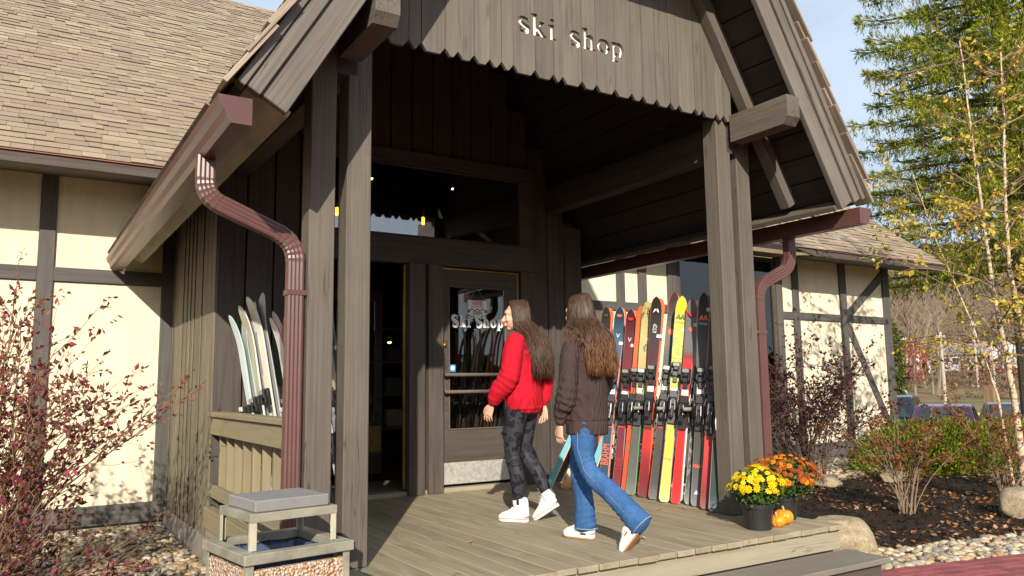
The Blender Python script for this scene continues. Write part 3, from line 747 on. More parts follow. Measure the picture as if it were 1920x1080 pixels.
# ------------------------------------------------------------------ entrance porch
porch = thing('entrance_porch', 'brown timber gabled porch with the ski shop sign over its opening', 'porch', (3.215, 5.3, 0))
CX = 3.215; AL = R(59.5); ca, sa = math.cos(AL), math.sin(AL); HB = 2.165; ZB = 2.335
def pp(s, u, t, y):                                      # s side, u up the slope, t out from the barge's lower edge
    return Vector((CX + s * (HB - u * ca + t * sa), y, ZB + u * sa + t * ca))
UPK = HB / ca
def slope_board(name, s, u0, u1, t0, t1, y0, y1, mat, ch=0.004):
    tm = (t0 + t1) / 2; ym = (y0 + y1) / 2
    u1 = min(u1, UPK + tm * sa / ca)
    nrm = Vector((s * sa, 0, ca))
    return board(name, pp(s, u0, tm, ym), pp(s, u1, tm, ym), y1 - y0, t1 - t0, mat, porch, up=nrm, ch=ch)
for s in (-1, 1):
    slope_board('barge_board', s, 0, 9, 0.0, 0.143, 3.722, 3.768, W_BARGE, 0.005)
    slope_board('barge_trim', s, -0.015, 9, 0.145, 0.222, 3.700, 3.766, W_BARGE, 0.005)
    slope_board('barge_trim', s, -0.03, 9, 0.224, 0.266, 3.684, 3.764, W_BARGE, 0.004)
    slope_board('rake_trim', s, 0.10, 9, 0.02, 0.128, 4.185, 4.282, W_POST)
    u = 0.045
    while u < UPK - 0.05:
        wd = 0.205; u2 = min(u + wd, UPK)
        slope_board_o = None
        for (ya, yb) in ((3.768, 6.92),):
            p0 = pp(s, (u + u2) / 2, 0.141, ya); p1 = pp(s, (u + u2) / 2, 0.141, yb)
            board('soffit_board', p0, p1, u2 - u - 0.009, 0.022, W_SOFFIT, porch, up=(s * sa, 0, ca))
        u = u2
    board('roof_sheathing', pp(s, UPK / 2, 0.2125, 3.768), pp(s, UPK / 2, 0.2125, 13.0), UPK, 0.111, W_SOFFIT, porch, up=(s * sa, 0, ca))
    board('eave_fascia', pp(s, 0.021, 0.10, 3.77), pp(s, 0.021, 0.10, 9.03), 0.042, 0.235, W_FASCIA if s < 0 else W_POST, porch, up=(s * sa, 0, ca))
    # cedar shakes: the row ends along the gable edge, piece by piece
    u = -0.075; k = 0
    while u < UPK + 0.2:
        y = 3.64 + rng.uniform(-0.02, 0.02)
        for j in range(3):
            wd = rng.uniform(0.10, 0.19); th = rng.uniform(0.014, 0.024)
            L = 0.42 + rng.uniform(-0.03, 0.03); uu = u + rng.uniform(-0.02, 0.02)
            tb = 0.305 + rng.uniform(-0.004, 0.006)
            p0 = pp(s, uu, tb, y + wd / 2); p1 = pp(s, uu + L, tb - 0.035, y + wd / 2)
            board('cedar_shake', p0, p1, wd - 0.004, th, W_SHAKE, porch, up=(s * sa, 0, ca), ch=0.002)
            y += wd
        u += 0.19; k += 1
    sv = MB(); u = -0.075
    while u < UPK + 0.2:
        y = 4.05
        while y < 12.5:
            wd = rng.uniform(0.12, 0.3)
            p = [pp(s, u + a, 0.31 - 0.075 * a + h, y + b) for h in (-0.012, 0.012) for a in (0, 0.4) for b in (0, wd - 0.005)]
            sv.add(p, [(0, 2, 3, 1), (4, 5, 7, 6), (0, 1, 5, 4), (2, 6, 7, 3), (0, 4, 6, 2), (1, 3, 7, 5)]); y += wd
        u += 0.19
    sv.build('shake_field', W_SHAKE, porch, kind='stuff')
    if s < 0:
        ms = MB(); rm_ = random.Random(5)
        for i in range(160):
            u_ = rm_.uniform(-0.05, 1.6); p = pp(s, u_, 0.275 + rm_.uniform(-0.012, 0.022), 3.69 + rm_.uniform(0, 0.12)); q_ = rm_.uniform(0.006, 0.013)
            ms.lathe([(0.3 * q_, -0.5 * q_), (q_, 0.0), (0.7 * q_, 0.6 * q_), (0.2 * q_, 0.9 * q_)], 7, T(p) @ RX(rm_.uniform(-1, 1)) @ RY(rm_.uniform(-1, 1)))
        ms.build('moss', plain('green moss', (0.10, 0.11, 0.012), 0.95, 0.4, 40, 0.8), porch, kind='stuff', smooth=True)
    # posts
    PW = 0.15
    for nm, xi in (('inner', 1.555), ('outer', 1.775)):
        xm = CX + s * (xi - (0.0 if s < 0 else 0.02))
        zt = 3.14 if nm == 'inner' else 2.335 + (HB - abs(xm - CX)) * sa / ca + 0.05
        board('post', (xm, 4.405, 0.0), (xm, 4.405, zt), PW, PW, W_POST, porch, up=(0, -1, 0), ch=0.006)
    # outrigger and plate beam
    xo = CX + s * 1.639
    V = []
    prof = [(3.72, 2.985), (3.765, 2.93), (4.282, 2.93), (4.282, 3.15), (3.72, 3.15)]
    m = MB(); m.prism([(y, z) for y, z in prof], -0.071, 0.071)
    Mx = Matrix(((0, 0, 1, xo), (1, 0, 0, 0), (0, 1, 0, 0), (0, 0, 0, 1)))
    m2 = MB(); m2.v = [tuple(Mx @ Vector(v)) for v in m.v]; m2.f = [tuple(f) for f in m.f]
    o = mk('outrigger_beam', [(v[1], v[0] - xo, v[2]) for v in m2.v], [tuple(reversed(f)) for f in m2.f], W_POST, porch, Matrix(((0, 1, 0, xo), (1, 0, 0, 0), (0, 0, 1, 0), (0, 0, 0, 1))))
    board('plate_beam', (xo, 4.33, 2.99), (xo, 6.90, 2.99), 0.14, 0.27, W_WALL, porch)
# collar tie high between the barge boards (above the sign)
board('collar_tie', (CX - 1.10, 3.80, 4.27), (CX + 1.10, 3.80, 4.27), 0.07, 0.22, W_BARGE, porch)
# gable boards with notched lower ends
gj = [1.60, 1.70, 1.80, 1.955, 2.04, 2.207, 2.303, 2.42, 2.54, 2.63, 2.723, 2.899, 3.051, 3.131, 3.30, 3.43, 3.602, 3.759, 3.87, 4.005, 4.143, 4.238, 4.406, 4.488, 4.641, 4.723, 4.81]
GB = []
for a, b in zip(gj[:-1], gj[1:]):
    def top(x): return ZB + (HB - abs(x - CX)) * sa / ca + 0.10 / ca
    c = 0.046; zb = 3.098
    poly = [(a + 0.002, zb + c), (a + c * 0.8, zb), (b - c * 0.8, zb), (b - 0.002, zb + c), (b - 0.002, top(b))]
    if a < CX < b: poly.append((CX, top(CX)))
    poly.append((a + 0.002, top(a)))
    dy = rng.uniform(-0.002, 0.002)
    xm = (a + b) / 2
    # local frame: X along the grain (world Z), Y = world X offset, Z = towards the viewer
    Mb = Matrix(((0, 1, 0, xm), (0, 0, -1, 4.285 + dy), (1, 0, 0, 3.5), (0, 0, 0, 1)))
    mi = Mb.inverted()
    m = MB(); V = [mi @ Vector((px, 4.285 + dy, pz)) for px, pz in poly] + [mi @ Vector((px, 4.310, pz)) for px, pz in poly]
    n = len(poly)
    m.add(V, [tuple(range(n)), tuple(range(2 * n - 1, n - 1, -1))] + [(i, n + i, n + (i + 1) % n, (i + 1) % n) for i in range(n)])
    GB.append((a, b, m.build('gable_board', W_GABLE, porch, Mb)))
# carved letters: cut through the boards to a white backing
SIGN = text_polys('ski', 0.112, 0.255, 0.325), text_polys('shop', 0.112, 0.255, 0.50)
cv, cf = [], []
for polys, x0 in ((SIGN[0], 2.765), (SIGN[1], 3.20)):
    for k, p in enumerate(polys):
        ar = sum(p[i][0] * p[(i + 1) % len(p)][1] - p[(i + 1) % len(p)][0] * p[i][1] for i in range(len(p)))
        if ar < 0: p = p[::-1]
        n = len(p); b0 = len(cv); e = 0.00013 * (k % 17)
        cv += [(x0 + x, 4.25 - e, 3.394 + z) for x, z in p] + [(x0 + x, 4.33 + e, 3.394 + z) for x, z in p]
        cf += [tuple(b0 + i for i in range(n)), tuple(b0 + i for i in range(2 * n - 1, n - 1, -1))] + [(b0 + i, b0 + n + i, b0 + n + (i + 1) % n, b0 + (i + 1) % n) for i in range(n)]
me = bpy.data.meshes.new('cut'); me.from_pydata(cv, [], cf); me.update()
cut = bpy.data.objects.new('cut', me); COL.objects.link(cut)
bpy.context.view_layer.update()
for a, b, o in GB:
    if b < 2.70 or a > 3.75: continue
    bm = bmesh.new(); bm.from_mesh(o.data); bmesh.ops.recalc_face_normals(bm, faces=bm.faces); bm.to_mesh(o.data); bm.free()
    md = o.modifiers.new('b', 'BOOLEAN'); md.operation = 'DIFFERENCE'; md.object = cut; md.solver = 'EXACT'; md.use_self = True
    dg = bpy.context.evaluated_depsgraph_get(); dg.update()
    me = bpy.data.meshes.new_from_object(o.evaluated_get(dg))
    o.modifiers.clear(); o.data = me
bpy.data.objects.remove(cut)
MB().box((2.6, 4.3115, 3.30), (3.95, 4.318, 3.62)).build('sign_backing', plain('white letter ground', (0.82, 0.80, 0.70), 0.7, 0.03, 5, 0), porch)
# dark header behind the boards
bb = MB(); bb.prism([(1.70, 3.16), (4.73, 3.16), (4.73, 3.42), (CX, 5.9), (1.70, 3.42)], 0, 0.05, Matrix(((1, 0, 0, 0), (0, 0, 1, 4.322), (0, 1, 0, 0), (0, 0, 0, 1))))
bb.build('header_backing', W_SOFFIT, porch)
# gutters (box-fronted profile), end caps, downspouts
def gutter(s):
    g = lambda d: CX + s * d
    # profile from the inner top edge round the bottom to the outer top lip
    pr = [(2.335, 2.365), (2.335, 2.235), (2.43, 2.235), (2.452, 2.258), (2.462, 2.30), (2.484, 2.325), (2.492, 2.365)]
    y0, y1 = 3.70, 9.02
    m = MB(); th = 0.004
    n = len(pr)
    V = []
    for y in (y0, y1):
        for d, z in pr: V.append((g(d), y, z))
        for d, z in reversed(pr):
            cxm, czm = 2.41, 2.33
            V.append((g(d + (cxm - d) * 0.06), y, z + (czm - z) * 0.06 if z < 2.36 else z))
    k = 2 * n
    m.add(V, [(i, (i + 1) % k, k + (i + 1) % k, k + i) for i in range(k)] + [tuple(range(k)), tuple(range(2 * k - 1, k - 1, -1))])
    o = m.build('gutter', GUTTER, porch)
    e = MB(); e.prism([(d, z) for d, z in pr], 0, 0.006, Matrix(((s, 0, 0, CX), (0, 0, 1, y0 - 0.006), (0, 1, 0, 0), (0, 0, 0, 1))))
    e.build('end_cap', GUTTER, o)
    for y in np.arange(4.1, 9.0, 0.8):
        MB().cbox((min(g(2.25), g(2.49)), y, 2.362), (max(g(2.25), g(2.49)), y + 0.02, 2.367), 0.001).build('gutter_strap', GUTTER, o)
for s in (-1, 1): gutter(s)
def downspout(path, w=0.088, d=0.062, name='downspout'):
    """ribbed rectangular pipe swept along a rounded path in an XZ plane"""
    P = [Vector(p) for p in path]
    pts = [P[0]]
    for i in range(1, len(P) - 1):
        a, b, c = P[i - 1], P[i], P[i + 1]
        d1 = (a - b).normalized(); d2 = (c - b).normalized(); rr = min(0.12, (a - b).length * 0.45, (c - b).length * 0.45)
        for k in range(13):
            t = k / 12; q0 = b + d1 * rr; q1 = b + d2 * rr
            pts.append(q0 * (1 - t) ** 2 + b * 2 * t * (1 - t) + q1 * t * t)
    pts.append(P[-1])
    prof = []
    n = 8
    for i in range(n): prof.append((-w / 2 + w * i / n, -d / 2 - (0.004 if i % 2 else 0)))
    for i in range(4): prof.append((w / 2 + (0.003 if i % 2 else 0), -d / 2 + d * i / 4))
    for i in range(n): prof.append((w / 2 - w * i / n, d / 2 + (0.004 if i % 2 else 0)))
    for i in range(4): prof.append((-w / 2 - (0.003 if i % 2 else 0), d / 2 - d * i / 4))
    V = []; F = []; k = len(prof)
    for i, p in enumerate(pts):
        t = (pts[min(i + 1, len(pts) - 1)] - pts[max(i - 1, 0)]).normalized()
        yv = Vector((0, 1, 0)); xv = yv.cross(t).normalized(); yv = t.cross(xv)
        crimp = 1.0 + (0.055 if (i % 2 and 0 < i < len(pts) - 1) else 0)
        for a, b in prof: V.append(p + (xv * a + yv * b) * crimp)
    for i in range(len(pts) - 1):
        for j in range(k): F.append((i * k + j, i * k + (j + 1) % k, (i + 1) * k + (j + 1) % k, (i + 1) * k + j))
    F.append(tuple(range(k))); F.append(tuple((len(pts) - 1) * k + j for j in range(k)))
    o = mk(name, V, F, GUTTER, porch)
    bm = bmesh.new(); bm.from_mesh(o.data); bmesh.ops.recalc_face_normals(bm, faces=bm.faces); bm.to_mesh(o.data); bm.free()
    return o
ds = downspout([(0.805, 4.38, 2.25), (0.805, 4.38, 2.03), (1.302, 4.38, 1.83), (1.302, 4.38, -0.08)])
MB().cbox((1.25, 4.343, 1.52), (1.372, 4.417, 1.55), 0.002).build('strap', GUTTER, ds)
MB().cbox((1.248, 4.336, -0.14), (1.356, 4.424, -0.02), 0.004).cbox((1.252, 4.20, -0.20), (1.352, 4.42, -0.12), 0.004).build('outlet_shoe', plain('clay pipe', (0.30, 0.12, 0.09), 0.6), ds)
ds = downspout([(5.63, 4.44, 2.25), (5.63, 4.44, 1.99), (5.20, 4.44, 1.80), (5.20, 4.44, -0.3)])
MB().cbox((5.095, 4.403, 1.40), (5.252, 4.478, 1.43), 0.002).build('strap', GUTTER, ds)
# left railing
rail = thing('left_railing', 'olive painted wooden railing with balusters between the side wall and left post', 'railing', (1.42, 5.7, 0))
board('cap_rail', (1.425, 4.49, 0.802), (1.425, 6.92, 0.802), 0.13, 0.04, W_RAIL, rail, ch=0.005)
board('top_rail', (1.405, 4.49, 0.709), (1.405, 6.92, 0.709), 0.045, 0.142, W_RAIL, rail)
board('bottom_rail', (1.405, 4.49, 0.19), (1.405, 6.92, 0.19), 0.045, 0.095, W_RAIL, rail)
y = 6.76
while y > 4.55:
    board('baluster', (1.458, y, 0.10), (1.458, y, 0.78), 0.056, 0.040, W_RAIL, rail, up=(0, 1, 0), ch=0.003); y -= 0.262
board('foot_board', (1.39, 4.49, -0.02), (1.39, 6.92, -0.02), 0.075, 0.16, W_RAIL, rail)
# ------------------------------------------------------------------ litter bin
def aggregate():
    m, nt, b = base('exposed aggregate', (0.6, 0.4, 0.25), 0.6, spec=0.4)
    tc = N(nt, 'TexCoord')
    v = N(nt, 'TexVoronoi', {'Vector': tc.outputs['Object'], 'Scale': 75.0})
    c = ramp(nt, v.outputs['Color'], [(0.0, (0.75, 0.66, 0.52)), (0.35, (0.60, 0.36, 0.18)), (0.55, (0.85, 0.80, 0.70)), (0.75, (0.50, 0.25, 0.12)), (1.0, (0.80, 0.62, 0.42))])
    d = ramp(nt, v.outputs['Distance'], [(0.0, (1.05,) * 3), (0.75, (0.55,) * 3)])
    nt.links.new(mixc(nt, 1.0, c, d, 'MULTIPLY'), b.inputs['Base Color'])
    inv = N(nt, 'Math', {0: 1.0, 1: v.outputs['Distance']}, operation='SUBTRACT')
    bump(nt, b, inv.outputs[0], 1.0, 0.012)
    return m
AGG = aggregate()
GALV = plain('weathered galvanised steel', (0.31, 0.30, 0.235), 0.5, 0.3, 7, 0.2, metal=0.25)
LIDM = plain('worn grey lid', (0.21, 0.205, 0.20), 0.55, 0.12, 6, 0.2)
bn = thing('litter_bin', 'square pebble faced litter bin with grey raised lid beside the deck', 'bin', (1.075, 3.83, -0.40), R(8))
BM = T(1.085, 3.83, 0) @ RZ(R(8)) @ Matrix.Diagonal((0.95, 0.95, 1, 1))
h = 0.252
pan = MB()
pan.cbox((-h, -h, -0.37), (h, -h + 0.04, 0.225), 0.006); pan.cbox((-h, h - 0.04, -0.37), (h, h, 0.225), 0.006)
pan.cbox((-h, -h + 0.041, -0.37), (-h + 0.04, h - 0.041, 0.225), 0.006); pan.cbox((h - 0.04, -h + 0.041, -0.37), (h, h - 0.041, 0.225), 0.006)
pan.build('aggregate_panel', AGG, bn, BM)
for sx in (-1, 1):
    for sy in (-1, 1):
        m = MB(); x = sx * 0.258; y = sy * 0.258
        m.cbox((min(x, x - sx * 0.035), min(y, y - sy * 0.005), -0.40), (max(x, x - sx * 0.035), max(y, y - sy * 0.005), 0.252), 0.001)
        m.cbox((min(x, x - sx * 0.005), min(y - sy * 0.0055, y - sy * 0.035), -0.40), (max(x, x - sx * 0.005), max(y - sy * 0.0055, y - sy * 0.035), 0.252), 0.001)
        m.build('corner_iron', GALV, bn, BM)
m = MB(); r = 0.274; wd = 0.062
m.cbox((-r, -r, 0.254), (r, -r + wd, 0.298), 0.003); m.cbox((-r, r - wd, 0.254), (r, r, 0.298), 0.003)
m.cbox((-r, -r + wd, 0.254), (-r + wd, r - wd, 0.298), 0.003); m.cbox((r - wd, -r + wd, 0.254), (r, r - wd, 0.298), 0.003)
m.build('rim', GALV, bn, BM)
lx, ly = 0.216, 0.196
for sx in (-1, 1):
    for sy in (-1, 1):
        x = sx * lx; y = sy * ly; q = 0.029
        MB().cbox((min(x, x - sx * q), min(y, y - sy * 0.005), 0.298), (max(x, x - sx * q), max(y, y - sy * 0.005), 0.452), 0.001).cbox((min(x, x - sx * 0.005), min(y - sy * 0.0055, y - sy * q), 0.298), (max(x, x - sx * 0.005), max(y - sy * 0.0055, y - sy * q), 0.452), 0.001).build('lid_leg', plain('pale leg steel', (0.42, 0.40, 0.30), 0.5, 0.2, 9, 0.2), bn, BM)
m = MB(); e = 0.003
for a, b in (((-lx - e, -ly - e, 0.418), (lx + e, -ly + 0.004, 0.456)), ((-lx - e, ly - 0.004, 0.418), (lx + e, ly + e, 0.456)), ((-lx - e, -ly + 0.0045, 0.418), (-lx + 0.004, ly - 0.0045, 0.456)), ((lx - 0.004, -ly + 0.0045, 0.418), (lx + e, ly - 0.0045, 0.456))): m.cbox(a, b, 0.002)
m.cbox((-lx + 0.005, -ly + 0.005, 0.448), (lx - 0.005, ly - 0.005, 0.4545), 0.001)
m.build('lid_frame', GALV, bn, BM)
MB().cbox((-0.188, -0.172, 0.456), (0.188, 0.172, 0.508), 0.005).build('lid', LIDM, bn, BM)
# liner bag folded over the rim
bag = base('blue grey bin liner', (0.055, 0.085, 0.15), 0.22, spec=0.6)[0]
V = []; F = []; n = 72
for j, (rr, z) in enumerate(((0.20, 0.20), (0.212, 0.235), (0.22, 0.262), (0.208, 0.24), (0.20, 0.10), (0.17, -0.1), (0.05, -0.15))):
    for i in range(n):
        a = 2 * math.pi * i / n; c, s_ = math.cos(a), math.sin(a); k = 1 / max(abs(c), abs(s_))
        wob = 1 + (0.03 * noise.noise((c * 5, s_ * 5, j * 0.4)) + 0.03 * math.sin(i * 2.7 + j)) * (1 if j > 2 else 0.15)
        V.append((c * k * rr * wob, s_ * k * rr * wob, z + 0.02 * noise.noise((c * 3, s_ * 3, 7 + j)) * (1 if j in (0, 3, 4) else 0.2)))
for j in range(6):
    for i in range(n): F.append((j * n + i, j * n + (i + 1) % n, (j + 1) * n + (i + 1) % n, (j + 1) * n + i))
F.append(tuple(6 * n + i for i in range(n)))
V = [v for v in V]
mk('liner', [(v[0] * 0.935 if abs(v[2]) < 9 else v[0], v[1] * 0.935, v[2]) for v in V], F, bag, bn, BM, smooth=True)

# ------------------------------------------------------------------ skis
def topsheet(name, stops, pat=None, rough=0.42, dirn=None):
    m, nt, b = base(name, (0.5, 0.5, 0.5), rough, spec=0.5)
    tc = N(nt, 'TexCoord'); sp_ = N(nt, 'SeparateXYZ', {0: tc.outputs['Object']})
    mr = N(nt, 'MapRange', {'Value': sp_.outputs['Z'], 'From Min': 0.0, 'From Max': 1.78})
    c = ramp(nt, mr.outputs[0], stops)
    if pat:
        col, sc, lo = pat
        if sc < 0:
            ck = N(nt, 'TexVoronoi', {'Vector': N(nt, 'Mapping', {'Vector': tc.outputs['Object'], 'Scale': (1, 1, 0.8)}).outputs[0], 'Scale': -sc}, distance='MANHATTAN')
            f = ramp(nt, ck.outputs['Distance'], [(lo, (1, 1, 1)), (lo + 0.08, (0, 0, 0))])
        else:
            no = N(nt, 'TexNoise', {'Vector': N(nt, 'Mapping', {'Vector': tc.outputs['Object'], 'Scale': (1, 1, 0.45)}).outputs[0], 'Scale': sc, 'Detail': 5.0, 'Roughness': 0.6})
            f = ramp(nt, no.outputs['Fac'], [(lo, (0, 0, 0)), (lo + 0.03, (1, 1, 1))])
        c = mixc(nt, f, c, col)
    nt.links.new(c, b.inputs['Base Color'])
    return m
def flat(name, col, rough=0.3): return base(name, col, rough)[0]
def ski_mesh(L, wt=0.122, ww=0.088, wl=0.112, rise=0.085, tail_round=0.035):
    n = 34; rows = []
    for j in range(n + 1):
        q = j / n
        z = L * (q if q < 0.5 else q)
        # concentrate rows at ends
        z = L * (0.5 - 0.5 * math.cos(math.pi * q)) * 0.6 + L * q * 0.4
        s = z / L
        wv = wl + (ww - wl) * math.sin(min(1, s / 0.42) * math.pi / 2) if s < 0.42 else ww + (wt - ww) * (0.5 - 0.5 * math.cos(math.pi * min(1, (s - 0.42) / 0.43)))
        td = (L - z)
        if td < 0.14: wv *= math.sqrt(max(0.012, 1 - (1 - td / 0.14) ** 2.3))
        if z < tail_round: wv *= 0.62 + 0.38 * math.sqrt(max(0, 1 - (1 - z / tail_round) ** 2))
        y = -rise * max(0, (s - 0.80) / 0.20) ** 2 - 0.012 * max(0, (0.08 - s) / 0.08) ** 2 - 0.006 * math.sin(math.pi * s)
        th = 0.006 + 0.009 * math.sin(math.pi * min(1, max(0, s))) ** 1.2
        rows.append((z, wv / 2, y, th))
    V = []; F = []; mi = []
    for z, hw, y, th in rows:
        c = min(0.004, hw * 0.4)
        V += [(-hw + c, y - th, z), (hw - c, y - th, z), (hw, y - th * 0.55, z), (hw, y, z), (-hw, y, z), (-hw, y - th * 0.55, z)]
    for j in range(n):
        a = j * 6; b = a + 6
        for k in range(6):
            F.append((a + k, a + (k + 1) % 6, b + (k + 1) % 6, b + k)); mi.append((0, 1, 1, 2, 1, 1)[k])
    F.append((5, 4, 3, 2, 1, 0)); mi.append(1); F.append(tuple(n * 6 + k for k in range(6))); mi.append(1)
    me = bpy.data.meshes.new('ski'); me.from_pydata(V, [], F); me.polygons.foreach_set('material_index', mi); me.update()
    return me, rows
STEELD = plain('dark binding metal', (0.10, 0.10, 0.11), 0.35, 0.2, 20, 0.05, metal=0.5)
PALE = plain('pale binding plastic', (0.62, 0.62, 0.60), 0.4, 0.08, 9, 0)
MIDG = plain('grey binding plastic', (0.22, 0.22, 0.21), 0.4, 0.1, 9, 0)
TAG = plain('price tag card', (0.74, 0.70, 0.69), 0.6, 0.08, 30, 0)
_bind = {}
def binding_meshes():
    if _bind: return _bind
    t = MB()                                             # toe piece: housing, wings, pedal
    t.cbox((-0.046, -0.034, -0.07), (0.046, 0, 0.06), 0.010); t.cbox((-0.030, -0.062, -0.02), (0.030, -0.028, 0.055), 0.012)
    for s in (-1, 1):
        t.cbox((s * 0.035 - 0.012, -0.060, -0.055), (s * 0.035 + 0.012, -0.025, 0.005), 0.006)
        t.tube([(s * 0.05, -0.02, -0.07), (s * 0.058, -0.035, -0.13)], 0.005, 6)
    t.cbox((-0.022, -0.022, -0.12), (0.022, -0.002, -0.06), 0.004)
    h_ = MB()                                            # heel piece: track, housing, lever, brake arms
    h_.cbox((-0.042, -0.022, -0.17), (0.042, 0, 0.12), 0.005); h_.cbox((-0.044, -0.074, -0.06), (0.044, -0.021, 0.06), 0.014)
    h_.cbox((-0.028, -0.098, -0.01), (0.028, -0.066, 0.055), 0.010); h_.cbox((-0.016, -0.082, -0.12), (0.016, -0.05, -0.04), 0.008)
    for s in (-1, 1):
        h_.tube([(s * 0.045, -0.015, 0.08), (s * 0.062, -0.02, 0.02), (s * 0.064, 0.015, -0.07), (s * 0.060, 0.02, -0.10)], 0.006, 6)
        h_.cbox((s * 0.060 - 0.008, 0.0, -0.13), (s * 0.060 + 0.008, 0.02, -0.08), 0.003)
    l_ = MB(); l_.tube([(-0.018, -0.105, 0.03), (-0.02, -0.115, -0.05), (-0.012, -0.10, -0.10), (0.012, -0.10, -0.10), (0.02, -0.115, -0.05), (0.018, -0.105, 0.03)], 0.006, 6)
    w_ = MB(); w_.cbox((-0.034, -0.074, 0.0), (0.034, -0.0625, 0.035), 0.005)
    for k, b in (('toe', t), ('heel', h_), ('lever', l_), ('cap', w_)):
        me = bpy.data.meshes.new(k); me.from_pydata(b.v, [], b.f); me.update(); _bind[k] = me
    return _bind
_bmats = {}
srng = random.Random(99)
BS = Matrix.Diagonal((0.86, 0.95, 1, 1))
def put_mesh(name, key, mat, parent, M):
    bm = binding_meshes(); kk = (key, mat.name)
    if kk not in _bmats:
        me = bm[key].copy(); me.materials.append(mat); _bmats[kk] = me
    return ob(name, _bmats[kk], mat, parent, M)
def row_y(rows, z):
    for a, b in zip(rows[:-1], rows[1:]):
        if a[0] <= z <= b[0]:
            f = (z - a[0]) / (b[0] - a[0]); return (a[2] - a[3]) * (1 - f) + (b[2] - b[3]) * f
    return -0.01
def ski_pair(label, M, L, top, edge, basec, cap=MIDG, lever=None, tag_z=0.80, wt=0.104, ww=0.073, wl=0.093, gap=0.022, rear=True, group='skis on the right hand rack', splay=0.02, bind=True, rise=0.07, bz=(0.615, 0.445)):
    """two skis of one pair strapped base to base: one thing"""
    t = thing('ski_pair', label, 'skis', (0, 0, 0), 0, group)
    t.matrix_basis = M; WM[t.name] = M.copy()
    lever = lever or (PALE if cap is PALE and srng.random() < 0.7 else STEELD)
    sw = srng.uniform(0.93, 1.05); wt *= sw; ww *= sw; wl *= sw
    me, rows = ski_mesh(L, wt, ww, wl, rise=rise)
    me.materials.append(top); me.materials.append(edge); me.materials.append(basec)
    front = ob('ski', me, None, t, M)
    skis = [(front, M, True)]
    if rear:
        M2 = M @ T(0.006, gap, splay) @ RZ(math.pi) @ RX(R(0.0))
        skis.append((ob('ski', me, None, t, M2), M2, False))
    for o, Mm, fr in skis:
        if not bind: continue
        jz = srng.uniform(-0.022, 0.022); zt, zh = L * (bz[0] + jz), L * (bz[1] + jz * 0.8)
        a = put_mesh('toe_piece', 'toe', BLACK, o, Mm @ T(0, row_y(rows, zt), zt) @ BS); b = put_mesh('heel_piece', 'heel', BLACK, o, Mm @ T(0, row_y(rows, zh), zh) @ BS)
        if fr:
            put_mesh('binding_cap', 'cap', cap, o, Mm @ T(0, row_y(rows, zt) - 0.003, zt + 0.015) @ BS); put_mesh('heel_lever', 'lever', lever, o, Mm @ T(0, row_y(rows, zh), zh) @ BS)
    if tag_z:
        z = L * tag_z
        MB().box((-0.033, row_y(rows, z) - 0.004, z - 0.014), (0.033, row_y(rows, z) - 0.002, z + 0.016)).build('price_tag', TAG, front, M @ RY(R(2)))
        z = L * 0.53
        MB().box((-0.028, row_y(rows, z) - 0.004, z - 0.025), (0.028, row_y(rows, z) - 0.002, z + 0.025)).build('price_tag', TAG, front, M)
    t['rows'] = 0; del t['rows']
    return t, front, rows, M
def ski_text(info, txt, zf, size, mat, width=None, rot=0, bold=0.0):
    t, front, rows, M = info; L = rows[-1][0]; z = L * zf
    dz = 0.03; dy = (row_y(rows, z + dz) - row_y(rows, z - dz)) / (2 * dz)
    flat_text('lettering', txt, size, mat, front, M @ T(0, row_y(rows, z) - 0.0035, z) @ RX(-math.atan(-dy) * 1.0) @ MT @ RZ(R(rot)), width, bold)
def ski_mark(info, polys, zf, mat, name='emblem'):
    t, front, rows, M = info; L = rows[-1][0]; z = L * zf
    dz = 0.03; dy = (row_y(rows, z + dz) - row_y(rows, z - dz)) / (2 * dz)
    m = MB(); Mm = T(0, row_y(rows, z) - 0.003, z) @ RX(math.atan(dy)) @ MT
    for i, p in enumerate(polys): m.prism(p, 0, 0.0008 + 0.0002 * i, Mm)
    m.build(name, mat, front, M)
K = (0.014, 0.013, 0.013); MAR = (0.10, 0.012, 0.022); ORG = (0.80, 0.12, 0.03); REDS = (0.62, 0.012, 0.014); GRY = (0.10, 0.10, 0.10)
E_OR = flat('orange edge', (0.75, 0.14, 0.06)); E_BK = flat('black edge', (0.03, 0.03, 0.03)); E_GR = flat('green edge', (0.10, 0.62, 0.08)); E_SV = flat('silver edge', (0.42, 0.42, 0.44)); E_PK = flat('pink edge', (0.75, 0.25, 0.25))
B_OR = flat('orange base', (0.85, 0.14, 0.05)); B_BK = flat('black base', (0.025, 0.025, 0.028)); B_CR = flat('coral base', (0.85, 0.20, 0.18)); B_WH = flat('white base', (0.72, 0.70, 0.66)); B_GR = flat('grey base', (0.30, 0.30, 0.31))
S_GREYC = topsheet('grey green camo', [(0, (0.12, 0.13, 0.11)), (1, (0.16, 0.17, 0.14))], ((0.05, 0.055, 0.05), 24, 0.55))
S_BLK = topsheet('black with red line', [(0, K), (0.30, K), (0.305, ORG), (0.315, K), (0.84, K), (0.845, (0.5, 0.03, 0.03)), (0.855, K), (1, (0.02, 0.02, 0.022))])
S_BLUE = topsheet('deep blue', [(0, (0.008, 0.035, 0.07)), (0.335, (0.008, 0.04, 0.08)), (0.34, ORG), (0.35, (0.012, 0.07, 0.15)), (0.55, (0.01, 0.075, 0.17)), (0.86, (0.01, 0.05, 0.10)), (1, (0.012, 0.03, 0.06))])
S_MAR = topsheet('maroon', [(0, (0.17, 0.02, 0.028)), (0.335, (0.14, 0.015, 0.02)), (0.34, (0.6, 0.04, 0.04)), (0.35, (0.19, 0.016, 0.022)), (0.6, (0.16, 0.014, 0.02)), (0.85, (0.085, 0.01, 0.018)), (1, (0.06, 0.008, 0.015))])
